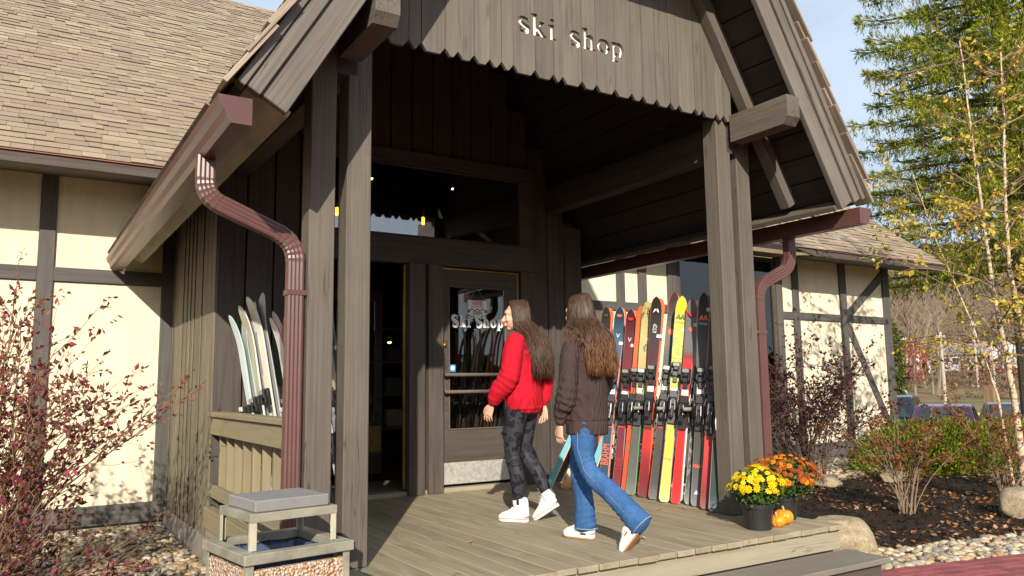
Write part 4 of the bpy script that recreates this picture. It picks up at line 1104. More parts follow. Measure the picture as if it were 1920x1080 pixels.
S_CAMO = topsheet('yellow tan camo', [(0, GRY), (0.40, (0.04, 0.04, 0.04)), (0.55, (0.35, 0.27, 0.08)), (0.8, (0.42, 0.34, 0.12)), (1, (0.45, 0.38, 0.16))], ((0.06, 0.075, 0.06), 20, 0.56))
S_ATOM = topsheet('black fading to maroon', [(0, (0.12, 0.006, 0.012)), (0.18, (0.22, 0.008, 0.012)), (0.30, (0.62, 0.02, 0.015)), (0.33, (0.55, 0.02, 0.012)), (0.335, (0.03, 0.015, 0.015)), (0.42, (0.5, 0.03, 0.02)), (0.5, (0.09, 0.01, 0.02)), (0.72, (0.045, 0.006, 0.014)), (0.82, K), (1, K)])
S_PATT = topsheet('black with diamond pattern', [(0, (0.035, 0.033, 0.032)), (0.22, K), (0.7, K), (0.78, (0.05, 0.042, 0.035)), (1, (0.045, 0.02, 0.018))], ((0.10, 0.085, 0.07), -62, 0.24))
S_YEL = topsheet('acid yellow', [(0, (0.52, 0.52, 0.09)), (0.215, (0.50, 0.48, 0.07)), (0.22, (0.40, 0.46, 0.018)), (0.5, (0.42, 0.48, 0.016)), (1, (0.55, 0.56, 0.03))])
S_RED = topsheet('red with grey tip', [(0, (0.6, 0.012, 0.012)), (0.35, (0.72, 0.012, 0.012)), (0.66, (0.66, 0.012, 0.012)), (0.70, (0.20, 0.02, 0.025)), (0.73, (0.11, 0.11, 0.115)), (1, (0.14, 0.14, 0.15))])
S_VBL = topsheet('black grey', [(0, (0.13, 0.13, 0.14)), (0.16, (0.06, 0.06, 0.06)), (0.3, (0.035, 0.033, 0.03)), (0.55, (0.045, 0.04, 0.032)), (0.74, (0.06, 0.055, 0.045)), (0.8, K), (1, K)])
S_BMR = topsheet('black and blood red', [(0, (0.10, 0.006, 0.01)), (0.2, (0.4, 0.01, 0.012)), (0.32, (0.6, 0.015, 0.012)), (0.325, K), (0.37, K), (0.38, (0.5, 0.02, 0.015)), (0.45, (0.06, 0.008, 0.015)), (1, (0.03, 0.008, 0.015))])
S_GRN = topsheet('dark green', [(0, (0.008, 0.035, 0.028)), (0.3, (0.006, 0.02, 0.016)), (0.5, K), (1, K)])
LG_OR = flat('orange print', (0.85, 0.13, 0.03)); LG_WH = flat('white print', (0.75, 0.76, 0.80)); LG_BK = flat('black ski print', (0.02, 0.02, 0.02)); LG_YG = flat('olive print', (0.28, 0.33, 0.012)); LG_RD = flat('red ski print', (0.6, 0.02, 0.025)); LG_GD = flat('pale gold print', (0.5, 0.46, 0.32))
def lean(y, x=4.75, dx=0.30, ztip=1.74, rz=-48, yaw_y=0.0):
    a = math.atan2(dx + srng.uniform(-0.02, 0.02), ztip); rz += srng.uniform(-7, 7)
    return T(x, y, 0.006) @ RX(-math.atan2(yaw_y, ztip)) @ RY(a) @ RZ(R(rz)), math.hypot(dx, ztip) + 0.012
XX = [[(-0.035, 0.03), (-0.022, 0.03), (0.004, -0.03), (-0.009, -0.03)], [(-0.009, 0.03), (0.006, 0.03), (-0.026, -0.03), (-0.039, -0.03)][::1], [(0.0, 0.03), (0.013, 0.03), (0.039, -0.03), (0.026, -0.03)], [(0.026, 0.03), (0.041, 0.03), (0.009, -0.03), (-0.004, -0.03)]]
XX = [[p[0], p[3], p[2], p[1]] for p in XX]
def ringp(r, n=16): return [(r * math.cos(2 * math.pi * i / n), r * math.sin(2 * math.pi * i / n)) for i in range(n)]
G_ = 'skis on the right hand rack'
M, L = lean(6.55, 4.86, 0.25, 1.68); ski_pair('grey green camo skis at the far end of the right hand rack', M, L, S_GREYC, E_SV, B_WH, tag_z=0.86)
M, L = lean(6.28, 4.82, 0.28, 1.76); i_ = ski_pair('black skis with orange side edges just right of the brown sweater', M, L, S_BLK, E_OR, B_OR, cap=PALE); ski_mark(i_, [ringp(0.022)], 0.955, flat('dark grey print', (0.05, 0.05, 0.05)))
M, L = lean(6.08, 4.80, 0.30, 1.74); i_ = ski_pair('deep blue skis with orange lettering near the tail, beside the maroon pair', M, L, S_BLUE, E_SV, B_OR, cap=PALE)
ski_mark(i_, [ringp(0.024)], 0.955, LG_OR); ski_text(i_, 'V', 0.84, 0.06, LG_WH); ski_text(i_, 'BRAHMA', 0.20, 0.10, LG_OR, width=0.24, rot=90)
M, L = lean(5.87, 4.80, 0.26, 1.70); i_ = ski_pair('maroon skis with a small ring emblem at the tip, between blue and camo pairs', M, L, S_MAR, E_SV, B_OR); ski_mark(i_, [ringp(0.026)], 0.95, flat('dull red print', (0.45, 0.03, 0.03))); ski_text(i_, 'V', 0.83, 0.06, LG_WH)
ski_text(i_, '108', 0.15, 0.09, flat('faded red print', (0.32, 0.03, 0.03)), rot=90)
M, L = lean(5.66, 4.79, 0.28, 1.76); i_ = ski_pair('yellow tan camo skis with bright green edges', M, L, S_CAMO, E_GR, B_BK, cap=PALE)
M, L = lean(5.50, 4.80, 0.28, 1.78); i_ = ski_pair('black skis fading to maroon with a white arrow emblem at the tip', M, L, S_ATOM, E_OR, B_OR)
ski_mark(i_, [[(-0.026, -0.035), (-0.006, -0.012), (0.002, 0.045), (-0.004, 0.045)], [(0.006, -0.012), (0.030, -0.035), (0.004, 0.045), (0.0022, 0.045)]], 0.935, LG_WH); ski_text(i_, 'ATOMIC', 0.85, 0.055, LG_WH, width=0.13, rot=90)
M, L = lean(5.335, 4.77, 0.34, 1.81); i_ = ski_pair('black skis with diamond pattern, tallest of the rack', M, L, S_PATT, E_OR, B_CR, cap=PALE); ski_mark(i_, [ringp(0.028)], 0.805, LG_OR); ski_text(i_, 'R', 0.805, 0.04, LG_BK); ski_text(i_, '86', 0.34, 0.05, LG_RD)
M, L = lean(5.165, 4.74, 0.32, 1.75); i_ = ski_pair('acid yellow skis with black lettering and large faded letters', M, L, S_YEL, E_SV, B_CR, tag_z=0.835)
ski_mark(i_, XX, 0.905, LG_BK); ski_text(i_, 'V\u00d6LKL', 0.872, 0.03, LG_BK, width=0.075, bold=0.0008)
for k_, zz in (('BL', 0.77), ('A', 0.72), ('ZE', 0.67)): ski_text(i_, k_, zz, 0.11, LG_YG, width=0.095 if len(k_) > 1 else 0.06)
ski_text(i_, 'V\u00d6LKL', 0.20, 0.03, LG_BK, width=0.06)
M, L = lean(5.035, 4.75, 0.30, 1.72); i_ = ski_pair('red skis with grey tips and a red chevron, between yellow and black pairs', M, L, S_RED, E_PK, B_WH, tag_z=0.87)
ski_mark(i_, [[(-0.052, 0.05), (-0.038, 0.05), (-0.03, 0.0), (0.0, -0.032), (0.0, -0.052), (-0.046, -0.01)][::1], [(0.052, 0.05), (0.046, -0.01), (0.0, -0.052), (0.0, -0.032), (0.03, 0.0), (0.038, 0.05)]], 0.935, LG_RD); ski_mark(i_, [[(-0.018, 0.02), (-0.016, -0.004), (0, -0.024), (0.016, -0.004), (0.018, 0.02)]], 0.845, LG_OR)
M, L = lean(4.835, 4.785, 0.22, 1.745); i_ = ski_pair('black and grey skis with an orange crossed emblem at the tip, near the right post', M, L, S_VBL, E_SV, B_BK, tag_z=0.92)
ski_mark(i_, XX, 0.885, LG_OR); ski_text(i_, 'V\u00d6LKL', 0.852, 0.03, LG_WH, width=0.075); ski_text(i_, 'V\u00d6LKL', 0.18, 0.035, LG_OR, width=0.08, bold=0.001); ski_mark(i_, [[(-0.02, -0.012), (0.02, -0.012), (0, 0.02)]], 0.06, LG_WH)
M, L = lean(4.675, 4.73, 0.24, 1.71); i_ = ski_pair('blood red and black skis second from the right post', M, L, S_BMR, E_OR, B_OR, tag_z=None)
M, L = lean(5.755, 4.80, 0.30, 1.72); ski_pair('slim orange red skis half hidden between the camo and maroon pairs', M, L, topsheet('orange red', [(0, (0.5, 0.05, 0.02)), (0.4, (0.62, 0.07, 0.02)), (0.7, (0.75, 0.10, 0.03)), (1, (0.8, 0.13, 0.04))]), E_BK, B_OR, tag_z=None, wt=0.09, ww=0.062, wl=0.08)
M, L = lean(4.935, 4.80, 0.27, 1.70); ski_pair('slim black and white skis between the red and the black grey pairs', M, L, topsheet('black white camo', [(0, (0.03, 0.03, 0.03)), (0.5, (0.35, 0.34, 0.32)), (1, (0.5, 0.49, 0.47))], ((0.02, 0.02, 0.02), 22, 0.5)), E_SV, B_WH, tag_z=None, wt=0.09, ww=0.062, wl=0.08)
M, L = lean(4.545, 4.69, 0.20, 1.66); i_ = ski_pair('dark green skis nearest the right post', M, L, S_GRN, E_SV, B_BK, cap=PALE, tag_z=None)
# short light blue skis leaning at the back of the rack
S_LB = topsheet('light blue', [(0, (0.16, 0.42, 0.50)), (0.3, (0.18, 0.46, 0.55)), (1, (0.20, 0.50, 0.58))]); S_WO = topsheet('white orange cartoon', [(0, (0.7, 0.25, 0.05)), (0.12, (0.8, 0.7, 0.5)), (0.2, (0.75, 0.73, 0.7)), (1, (0.75, 0.74, 0.7))], ((0.08, 0.07, 0.06), 30, 0.6))
for x, y, top, lb, ex in ((4.40, 6.42, S_LB, 'short light blue childrens skis below the hand with painted nails', 0.62), (4.56, 6.36, S_WO, 'short white and orange childrens skis behind the blue ones', 0.52), (4.66, 6.16, S_LB, 'short light blue childrens skis half hidden behind the jeans', 0.50)):
    M, L = lean(y, x, ex, 0.95, -62); ski_pair(lb, M, L, top, flat('peach edge', (0.75, 0.40, 0.22)), B_OR, tag_z=None, wt=0.095, ww=0.07, wl=0.09, rear=False, bind=False, group='short skis at the back of the porch')
# left hand skis behind the railing
S_SIL = topsheet('silver grey', [(0, (0.45, 0.45, 0.44)), (1, (0.50, 0.49, 0.46))]); S_CRM = topsheet('cream', [(0, (0.62, 0.58, 0.47)), (1, (0.66, 0.62, 0.50))]); S_PBL = topsheet('pale blue grey', [(0, (0.48, 0.55, 0.57)), (1, (0.55, 0.60, 0.61))]); S_TAN = topsheet('tan grey', [(0, (0.36, 0.32, 0.24)), (1, (0.42, 0.37, 0.28))]); S_WHT = topsheet('white', [(0, (0.66, 0.66, 0.64)), (1, (0.70, 0.70, 0.67))])
E_TQ = flat('turquoise edge', (0.36, 0.60, 0.56)); E_MG = flat('magenta edge', (0.55, 0.03, 0.18)); E_NV = flat('navy edge', (0.05, 0.06, 0.18)); E_WH = flat('white edge', (0.6, 0.6, 0.58))
lefts = [(1.60, 6.22, S_PBL, E_TQ, 'pale blue skis with turquoise edge, leftmost behind the railing', 1.66, B_WH), (1.66, 6.16, S_TAN, E_WH, 'tan grey skis second from the left behind the railing', 1.73, B_WH),
         (1.73, 6.10, S_CRM, E_WH, 'tall cream skis third from the left behind the railing', 1.80, B_WH), (1.80, 5.86, S_SIL, E_MG, 'silver skis with magenta edges standing on the rail side', 1.62, E_MG),
         (1.86, 6.02, S_SIL, E_WH, 'silver grey skis behind the magenta edged pair', 1.68, B_WH), (1.93, 5.80, S_CRM, E_NV, 'broad cream skis with navy edge left of the downspout', 1.74, B_WH),
         (2.00, 5.66, S_PBL, E_SV, 'broad pale blue skis beside the downspout', 1.73, B_WH), (2.08, 5.62, S_TAN, E_BK, 'tan skis half hidden by the downspout', 1.74, B_WH), (2.16, 5.9, S_WHT, E_BK, 'white skis standing behind the left posts', 1.72, B_WH)]
for x, y, top, ed, lb, L, bs in lefts:
    L -= 0.06
    M = T(x + 0.11, y, 0.006) @ RY(R(-9.8 + srng.uniform(-0.7, 0.7))) @ RX(R(-3.0)) @ RZ(R(-78 + srng.uniform(-5, 5)))
    ski_pair(lb, M, L, top, ed, B_GR if bs is B_WH else bs, cap=PALE if rng.random() < 0.5 else MIDG, tag_z=None, group='skis behind the left railing', rise=0.055, rear=True, gap=0.018, wt=0.102, ww=0.072, wl=0.09, bz=(0.545, 0.37))

# ski rack on the right
rk = thing('ski_rack', 'grey wooden ski rack with round pegs between the right post and the door wall', 'rack', (5.05, 5.7, 0))
board('rack_rail', (5.06, 4.50, 0.78), (5.06, 6.90, 0.78), 0.05, 0.09, W_DARK, rk)
for y in (4.55, 5.7, 6.85): board('rack_post', (5.06, y, 0.0), (5.06, y, 0.734), 0.07, 0.07, W_DARK, rk)
board('bottom_rail', (5.06, 4.60, 0.20), (5.06, 5.66, 0.20), 0.045, 0.14, W_RAIL, rk); board('bottom_rail', (5.06, 5.74, 0.20), (5.06, 6.80, 0.20), 0.045, 0.14, W_RAIL, rk)
PEG = plain('grey peg', (0.20, 0.19, 0.175), 0.5)
for y in (4.93, 5.25, 5.56): MB().tube([(4.76, y - 0.02, 0.79), (5.035, y, 0.785)], 0.017, 10).build('peg', PEG, rk, smooth=True)

# ------------------------------------------------------------------ potted flowers and pumpkins
def blossoms(n, cen, rad, size, cols, seed, half=True):
    r = random.Random(seed); V = []; F = []; C = []
    for i in range(n):
        a = r.uniform(0, 2 * math.pi); zz = r.uniform(-0.25, 1) if half else r.uniform(-1, 1)
        q = math.sqrt(max(0, 1 - zz * zz)); d = Vector((q * math.cos(a), q * math.sin(a), zz)); rr = r.uniform(0.86, 1.08)
        p = Vector(cen) + Vector((d.x * rad[0], d.y * rad[1], d.z * rad[2])) * rr
        nrm = (d + Vector((r.uniform(-.4, .4), r.uniform(-.4, .4), r.uniform(0, .6)))).normalized()
        t1 = nrm.orthogonal().normalized(); t2 = nrm.cross(t1); s = size * r.uniform(0.7, 1.25); c = k3(r.choice(cols), r.uniform(0.85, 1.1))
        m = 9
        for ring, (rr_, hh) in enumerate(((1.0, 0.15), (0.62, 0.5))):
            for j in range(m):
                an = 2 * math.pi * (j + ring * 0.5) / m; a2 = an + math.pi / m * 0.85; a0 = an - math.pi / m * 0.85
                n0 = len(V)
                ee = lambda an_, f_, h_: p + (t1 * math.cos(an_) + t2 * math.sin(an_)) * s * f_ + nrm * s * h_
                V += [ee(an, 0.05, 0.35), ee(a0, rr_ * 0.7, hh), ee(an, rr_, hh + 0.05), ee(a2, rr_ * 0.7, hh)]
                F.append((n0, n0 + 1, n0 + 2, n0 + 3)); C.append(k3(c, 1.0 if ring == 0 else 0.93))
    return V, F, C
def leafset(P, size, cols, seed, aspect=0.45, droop=0.0):
    """folded leaf: two triangles each"""
    r = random.Random(seed); V = []; F = []; C = []
    for p in P:
        d = Vector((r.gauss(0, 1), r.gauss(0, 1), r.gauss(0, 0.7) - droop)).normalized(); sd = d.orthogonal().normalized()
        sd = Matrix.Rotation(r.uniform(0, 6.28), 3, d) @ sd; nn = d.cross(sd); L = size * r.uniform(0.6, 1.3); w_ = L * aspect
        p = Vector(p); n = len(V); c = k3(r.choice(cols), r.uniform(0.75, 1.25))
        V += [p, p + d * L * 0.5 + sd * w_ * 0.5 + nn * w_ * 0.15, p + d * L, p + d * L * 0.5 - sd * w_ * 0.5 + nn * w_ * 0.15]
        F += [(n, n + 1, n + 2), (n, n + 2, n + 3)]; C += [c, c]
    return V, F, C
LEAF = attr_mat('leaf', 0.6, 0.25, transl=0.25)
PETAL = attr_mat('petal', 0.6, 0.2, transl=0.2)
def ball_points(n, cen, rad, seed, zmin=-0.6, rmin=0.3):
    r = random.Random(seed); P = []
    while len(P) < n:
        v = Vector((r.uniform(-1, 1), r.uniform(-1, 1), r.uniform(zmin, 1)))
        if rmin < v.length < 1: P.append(Vector(cen) + Vector((v.x * rad[0], v.y * rad[1], v.z * rad[2])))
    return P
def mum(label, x, y, pr, ph, cen_dz, rad, fcols, nfl, fsize, seed, potcol, group):
    t = thing('potted_mum', label, 'flower pot', (x, y, 0), 0, group)
    MB().lathe([(pr * 0.84, 0.001), (pr * 0.98, ph * 0.8), (pr * 0.99, ph * 0.82), (pr * 1.07, ph * 0.82), (pr * 1.09, ph), (pr * 1.0, ph), (pr * 0.97, ph * 0.85), (0.01, ph * 0.84)], 28, T(x, y, 0)).build('pot', potcol, t, smooth=False)
    c = (x, y, ph + cen_dz)
    V, F, C = leafset(ball_points(1500, (x, y, ph + cen_dz - 0.02), (rad[0] * 0.95, rad[1] * 0.95, rad[2]), seed, -0.75, 0.2), 0.034, [(0.06, 0.12, 0.02), (0.09, 0.16, 0.03), (0.04, 0.09, 0.015)], seed, 0.5)
    o = mk('foliage', V, F, LEAF, t, kind='stuff'); set_col(o.data, C)
    V, F, C = blossoms(nfl, c, rad, fsize, fcols, seed)
    o = mk('blossoms', V, F, PETAL, t, kind='stuff'); set_col(o.data, C)
    sm = MB(); r = random.Random(seed)
    for i in range(40):
        a = r.uniform(0, 6.28); q = r.uniform(0.5, 1.0)
        sm.tube([(x + 0.3 * pr * math.cos(a), y + 0.3 * pr * math.sin(a), ph * 0.8), (x + q * rad[0] * 0.7 * math.cos(a), y + q * rad[1] * 0.7 * math.sin(a), ph + cen_dz * 0.8), (x + q * rad[0] * math.cos(a), y + q * rad[1] * math.sin(a), ph + cen_dz + rad[2] * 0.4)], 0.002, 4)
    sm.build('stems', plain('green stem ' + str(seed), (0.08, 0.14, 0.03), 0.6), t)
POTB = plain('black nursery pot', (0.02, 0.02, 0.021), 0.42, 0.15, 10, 0.05)
mum('yellow chrysanthemum in a black plastic pot on the deck corner', 4.42, 3.87, 0.104, 0.175, 0.115, (0.185, 0.185, 0.13), [(0.85, 0.62, 0.01), (0.88, 0.70, 0.03), (0.80, 0.52, 0.005)], 120, 0.026, 11, POTB, 'potted chrysanthemums')
mum('rusty orange chrysanthemum behind the pumpkins on the deck', 4.885, 4.03, 0.10, 0.17, 0.135, (0.265, 0.25, 0.15), [(0.42, 0.10, 0.02), (0.35, 0.075, 0.02), (0.50, 0.14, 0.02), (0.85, 0.32, 0.01)], 330, 0.020, 12, POTB, 'potted chrysanthemums')
def pumpkin(label, x, y, r_, hh, tilt, seed):
    t = thing('pumpkin', label, 'pumpkin', (x, y, 0), 0, 'small pumpkins on the deck')
    V = []; F = []; nu, nv = 60, 16
    for j in range(nv + 1):
        ph = math.pi * j / nv
        for i in range(nu):
            a = 2 * math.pi * i / nu; rib = 1 - 0.09 * abs(math.cos(a * 5)) ** 6 * math.sin(ph)
            dip = 1 - 0.35 * math.exp(-(ph / 0.35) ** 2)
            V.append(Vector((r_ * math.sin(ph) * rib * math.cos(a), r_ * math.sin(ph) * rib * math.sin(a), hh * math.cos(ph) * dip)))
    for j in range(nv):
        for i in range(nu): F.append((j * nu + i, (j + 1) * nu + i, (j + 1) * nu + (i + 1) % nu, j * nu + (i + 1) % nu))
    Mp = T(x, y, hh * 0.94) @ RY(R(tilt)) @ RZ(seed)
    mk('rind', V, F, MATS.get('pumpkin rind') or plain('pumpkin rind', (0.80, 0.27, 0.012), 0.4, 0.18, 12, 0.05), t, Mp, smooth=True)
    MB().tube([(0, 0, hh * 0.6), (0.002, 0, hh * 0.95), (0.012, 0.003, hh * 1.25)], [0.011, 0.008, 0.009], 7).build('stem', plain('dry stem', (0.42, 0.30, 0.14), 0.8), t, Mp, smooth=True)
pumpkin('smaller orange pumpkin touching the black flower pot', 4.575, 3.835, 0.058, 0.046, -18, 0.4)
pumpkin('larger orange pumpkin under the rusty orange flowers', 4.70, 3.885, 0.068, 0.056, 4, 1.1)
# ------------------------------------------------------------------ people
def limb(P, Rr, n=14, ref=(1, 0, 0), sub=3, cap=0.6):
    """closed tapered tube; Rr entries are r or (ru, rv); ends rounded; path smoothed"""
    P = [Vector(p) for p in P]; Q = [(r, r) if not hasattr(r, '__len__') else tuple(r) for r in Rr]
    pts = []; rad = []
    for i in range(len(P) - 1):
        p0 = P[max(i - 1, 0)]; p1 = P[i]; p2 = P[i + 1]; p3 = P[min(i + 2, len(P) - 1)]
        for k in range(sub):
            t = k / sub
            pts.append(0.5 * ((2 * p1) + (p2 - p0) * t + (2 * p0 - 5 * p1 + 4 * p2 - p3) * t * t + (3 * p1 - p0 - 3 * p2 + p3) * t ** 3))
            s = t * t * (3 - 2 * t); rad.append(tuple(Q[i][j] * (1 - s) + Q[i + 1][j] * s for j in (0, 1)))
    pts.append(P[-1]); rad.append(Q[-1])
    V = []; F = []
    def ring(c, t, ru, rv):
        u = Vector(ref); u = u - t * u.dot(t)
        if u.length < 1e-3: u = Vector((0, 1, 0)) - t * t.y
        u.normalize(); v = t.cross(u)
        for k in range(n):
            a = 2 * math.pi * k / n; V.append(c + u * math.cos(a) * ru + v * math.sin(a) * rv)
    tg = lambda i: (pts[min(i + 1, len(pts) - 1)] - pts[max(i - 1, 0)]).normalized()
    t0 = tg(0); m = min(rad[0])
    for f, g in ((0.95, 0.3), (0.6, 0.8)): ring(pts[0] - t0 * m * f * 0.6, t0, rad[0][0] * g, rad[0][1] * g)
    for i in range(len(pts)): ring(pts[i], tg(i), *rad[i])
    t1 = tg(len(pts) - 1); m = min(rad[-1])
    for f, g in ((0.6, 0.8), (0.95, 0.3)): ring(pts[-1] + t1 * m * f * cap, t1, rad[-1][0] * g, rad[-1][1] * g)
    nr = len(V) // n
    for i in range(nr - 1):
        for k in range(n): F.append((i * n + k, i * n + (k + 1) % n, (i + 1) * n + (k + 1) % n, (i + 1) * n + k))
    F.append(tuple(range(n - 1, -1, -1))); F.append(tuple((nr - 1) * n + k for k in range(n)))
    return V, F
def ellip(c, r, n=18, M=None):
    V = []; F = []; m = n // 2
    for j in range(m + 1):
        ph = math.pi * j / m
        for i in range(n):
            a = 2 * math.pi * i / n; v = Vector((r[0] * math.sin(ph) * math.cos(a), r[1] * math.sin(ph) * math.sin(a), r[2] * math.cos(ph)))
            V.append((M.to_3x3() @ v if M else v) + Vector(c))
    for j in range(m):
        for i in range(n): F.append((j * n + i, (j + 1) * n + i, (j + 1) * n + (i + 1) % n, j * n + (i + 1) % n))
    return V, F
def fuse(name, parts, voxel, smooth=4, disp=None):
    b = MB()
    for V, F in parts: b.add(V, F)
    me = bpy.data.meshes.new(name); me.from_pydata(b.v, [], b.f); me.update()
    bm = bmesh.new(); bm.from_mesh(me); bmesh.ops.recalc_face_normals(bm, faces=bm.faces); bm.to_mesh(me); bm.free()
    o = bpy.data.objects.new(name, me); COL.objects.link(o)
    md = o.modifiers.new('r', 'REMESH'); md.mode = 'VOXEL'; md.voxel_size = voxel; md.use_smooth_shade = True
    if smooth:
        sm = o.modifiers.new('s', 'SMOOTH'); sm.factor = 0.5; sm.iterations = smooth
    dg = bpy.context.evaluated_depsgraph_get(); dg.update()
    out = bpy.data.meshes.new_from_object(o.evaluated_get(dg)); out.name = name
    bpy.data.objects.remove(o); bpy.data.meshes.remove(me)
    if disp:
        nv = len(out.vertices); co = np.empty(nv * 3, np.float32); no = np.empty(nv * 3, np.float32)
        out.vertices.foreach_get('co', co); out.vertices.foreach_get('normal', no)
        co = co.reshape(-1, 3); no = no.reshape(-1, 3)
        d = np.array([disp(c) for c in co], np.float32)
        co += no * d[:, None]; out.vertices.foreach_set('co', co.ravel()); out.update()
    out.materials.clear()
    return out
def hand(w, side, fwd=(0, 1, 0), down=(0, 0, -1), curl=0.35, size=1.0):
    """palm and five separate fingers; w is the wrist point; thumb towards fwd; palm faces the body"""
    f = Vector(fwd).normalized(); d = Vector(down).normalized(); f = (f - d * f.dot(d)).normalized(); inn = f.cross(d) * 1.0
    if inn.x * side > 0: inn = -inn
    w = Vector(w); s = size; out = []
    out.append(limb([w - d * 0.03 * s, w, w + d * 0.035 * s, w + d * 0.082 * s], [(0.018 * s, 0.024 * s), (0.017 * s, 0.025 * s), (0.015 * s, 0.036 * s), (0.012 * s, 0.038 * s)], 14, ref=inn))
    for k, (off, ln, r) in enumerate(((0.0295, 0.066, 0.0080), (0.0100, 0.074, 0.0083), (-0.0100, 0.069, 0.0080), (-0.0290, 0.054, 0.0070))):
        b = w + d * 0.070 * s + f * off * s; sp = f * (off * 0.32)
        c1 = curl * (1 + 0.25 * k); p1 = b + (d * math.cos(c1 * 0.5) + inn * math.sin(c1 * 0.5)) * ln * 0.52 * s + sp * s * 0.4
        p2 = p1 + (d * math.cos(c1 * 1.5) + inn * math.sin(c1 * 1.5)) * ln * 0.32 * s + sp * s * 0.2
        p3 = p2 + (d * math.cos(c1 * 2.3) + inn * math.sin(c1 * 2.3)) * ln * 0.24 * s
        out.append(limb([b, p1, p2, p3], [r * s * 1.1, r * s, r * s * 0.92, r * s * 0.75], 8))
    b = w + d * 0.022 * s + f * 0.024 * s
    out.append(limb([b, b + (f * 0.022 + d * 0.024 + inn * 0.008) * s, b + (f * 0.030 + d * 0.052 + inn * 0.014) * s, b + (f * 0.028 + d * 0.072 + inn * 0.02) * s], [0.0125 * s, 0.0115 * s, 0.0095 * s, 0.007 * s], 8))
    return out
def head_parts(c, Mh):
    """skull, jaw, nose, brow, ears around c (the middle of the head); local +y is the face"""
    out = []
    def E(p, r): out.append(ellip(c + Mh @ Vector(p), r, 20, Mh.to_4x4()))
    E((0, -0.012, 0.030), (0.072, 0.092, 0.084)); E((0, 0.022, -0.030), (0.058, 0.070, 0.078)); E((0, 0.060, -0.088), (0.024, 0.024, 0.018))
    E((0, 0.035, -0.060), (0.045, 0.050, 0.040)); E((0, 0.068, 0.030), (0.050, 0.026, 0.030)); E((0.030, 0.070, -0.022), (0.024, 0.020, 0.024)); E((-0.030, 0.070, -0.022), (0.024, 0.020, 0.024))
    q = [c + Mh @ Vector(p) for p in ((0, 0.088, 0.016), (0, 0.100, -0.006), (0, 0.113, -0.026), (0, 0.100, -0.034))]
    out.append(limb(q, [0.007, 0.008, 0.0105, 0.009], 10))
    for s in (-1, 1): E((s * 0.010, 0.099, -0.030), (0.008, 0.009, 0.006))
    E((0, 0.094, -0.054), (0.019, 0.010, 0.006)); E((0, 0.092, -0.065), (0.016, 0.010, 0.006))
    for s in (-1, 1): E((s * 0.074, -0.008, -0.005), (0.010, 0.018, 0.030))
    return out
SKIN, nt_, b_ = base('skin', (0.62, 0.36, 0.26), 0.5, spec=0.35)
b_.inputs['Subsurface Weight'].default_value = 0.08; b_.inputs['Subsurface Radius'].default_value = (0.012, 0.005, 0.003)
n_ = N(nt_, 'TexNoise', {'Vector': objcoord(nt_), 'Scale': 18.0, 'Detail': 4.0})
nt_.links.new(ramp(nt_, n_.outputs['Fac'], [(0.3, (0.60, 0.33, 0.235)), (0.7, (0.66, 0.40, 0.29))]), b_.inputs['Base Color'])
EYEW = flat('eye white', (0.7, 0.68, 0.65), 0.2); EYED = flat('dark iris', (0.03, 0.018, 0.01), 0.15); LIP = flat('lip', (0.50, 0.17, 0.15), 0.45); BROW = flat('eyebrow', (0.04, 0.022, 0.015), 0.8)
def face_features(t, body, c, Mh, W):
    for s in (-1, 1):
        p = c + Mh @ Vector((s * 0.030, 0.0745, 0.004))
        V, F = ellip(p, (0.0115, 0.0118, 0.0065), 14); o = mk('eye', V, F, EYEW, body, W, smooth=True)
        V, F = ellip(c + Mh @ Vector((s * 0.030, 0.0825, 0.004)), (0.0058, 0.005, 0.0058), 12); mk('iris', V, F, EYED, o, W, smooth=True)
        V, F = limb([c + Mh @ Vector((s * 0.014, 0.094, 0.022)), c + Mh @ Vector((s * 0.030, 0.092, 0.027)), c + Mh @ Vector((s * 0.048, 0.080, 0.022))], [0.0018, 0.002, 0.0012], 6); mk('eyebrow', V, F, BROW, body, W, smooth=True)
    V, F = ellip(c + Mh @ Vector((0, 0.0985, -0.0545)), (0.0185, 0.0075, 0.0042), 14); V2, F2 = ellip(c + Mh @ Vector((0, 0.0975, -0.0645)), (0.0165, 0.0078, 0.0050), 14)
    MB().add(V, F).add(V2, F2).build('lips', LIP, body, W, smooth=True)
def hair_mat(name, top, tip, z0, z1):
    m, nt, b = base(name, top, 0.48, spec=0.35)
    tc = N(nt, 'TexCoord'); sp_ = N(nt, 'SeparateXYZ', {0: tc.outputs['Object']})
    mr = N(nt, 'MapRange', {'Value': sp_.outputs['Z'], 'From Min': z0, 'From Max': z1})
    no = N(nt, 'TexNoise', {'Vector': N(nt, 'Mapping', {'Vector': tc.outputs['Object'], 'Scale': (70, 70, 3)}).outputs[0], 'Scale': 1.0, 'Detail': 4.0})
    c = mixc(nt, mr.outputs[0], tip, top)
    c = mixc(nt, 1.0, c, ramp(nt, no.outputs['Fac'], [(0.3, (0.5,) * 3), (0.7, (1.6,) * 3)]), 'MULTIPLY')
    nt.links.new(c, b.inputs['Base Color']); bump(nt, b, no.outputs['Fac'], 0.6, 0.006)
    b.inputs['Anisotropic'].default_value = 0.5
    return m
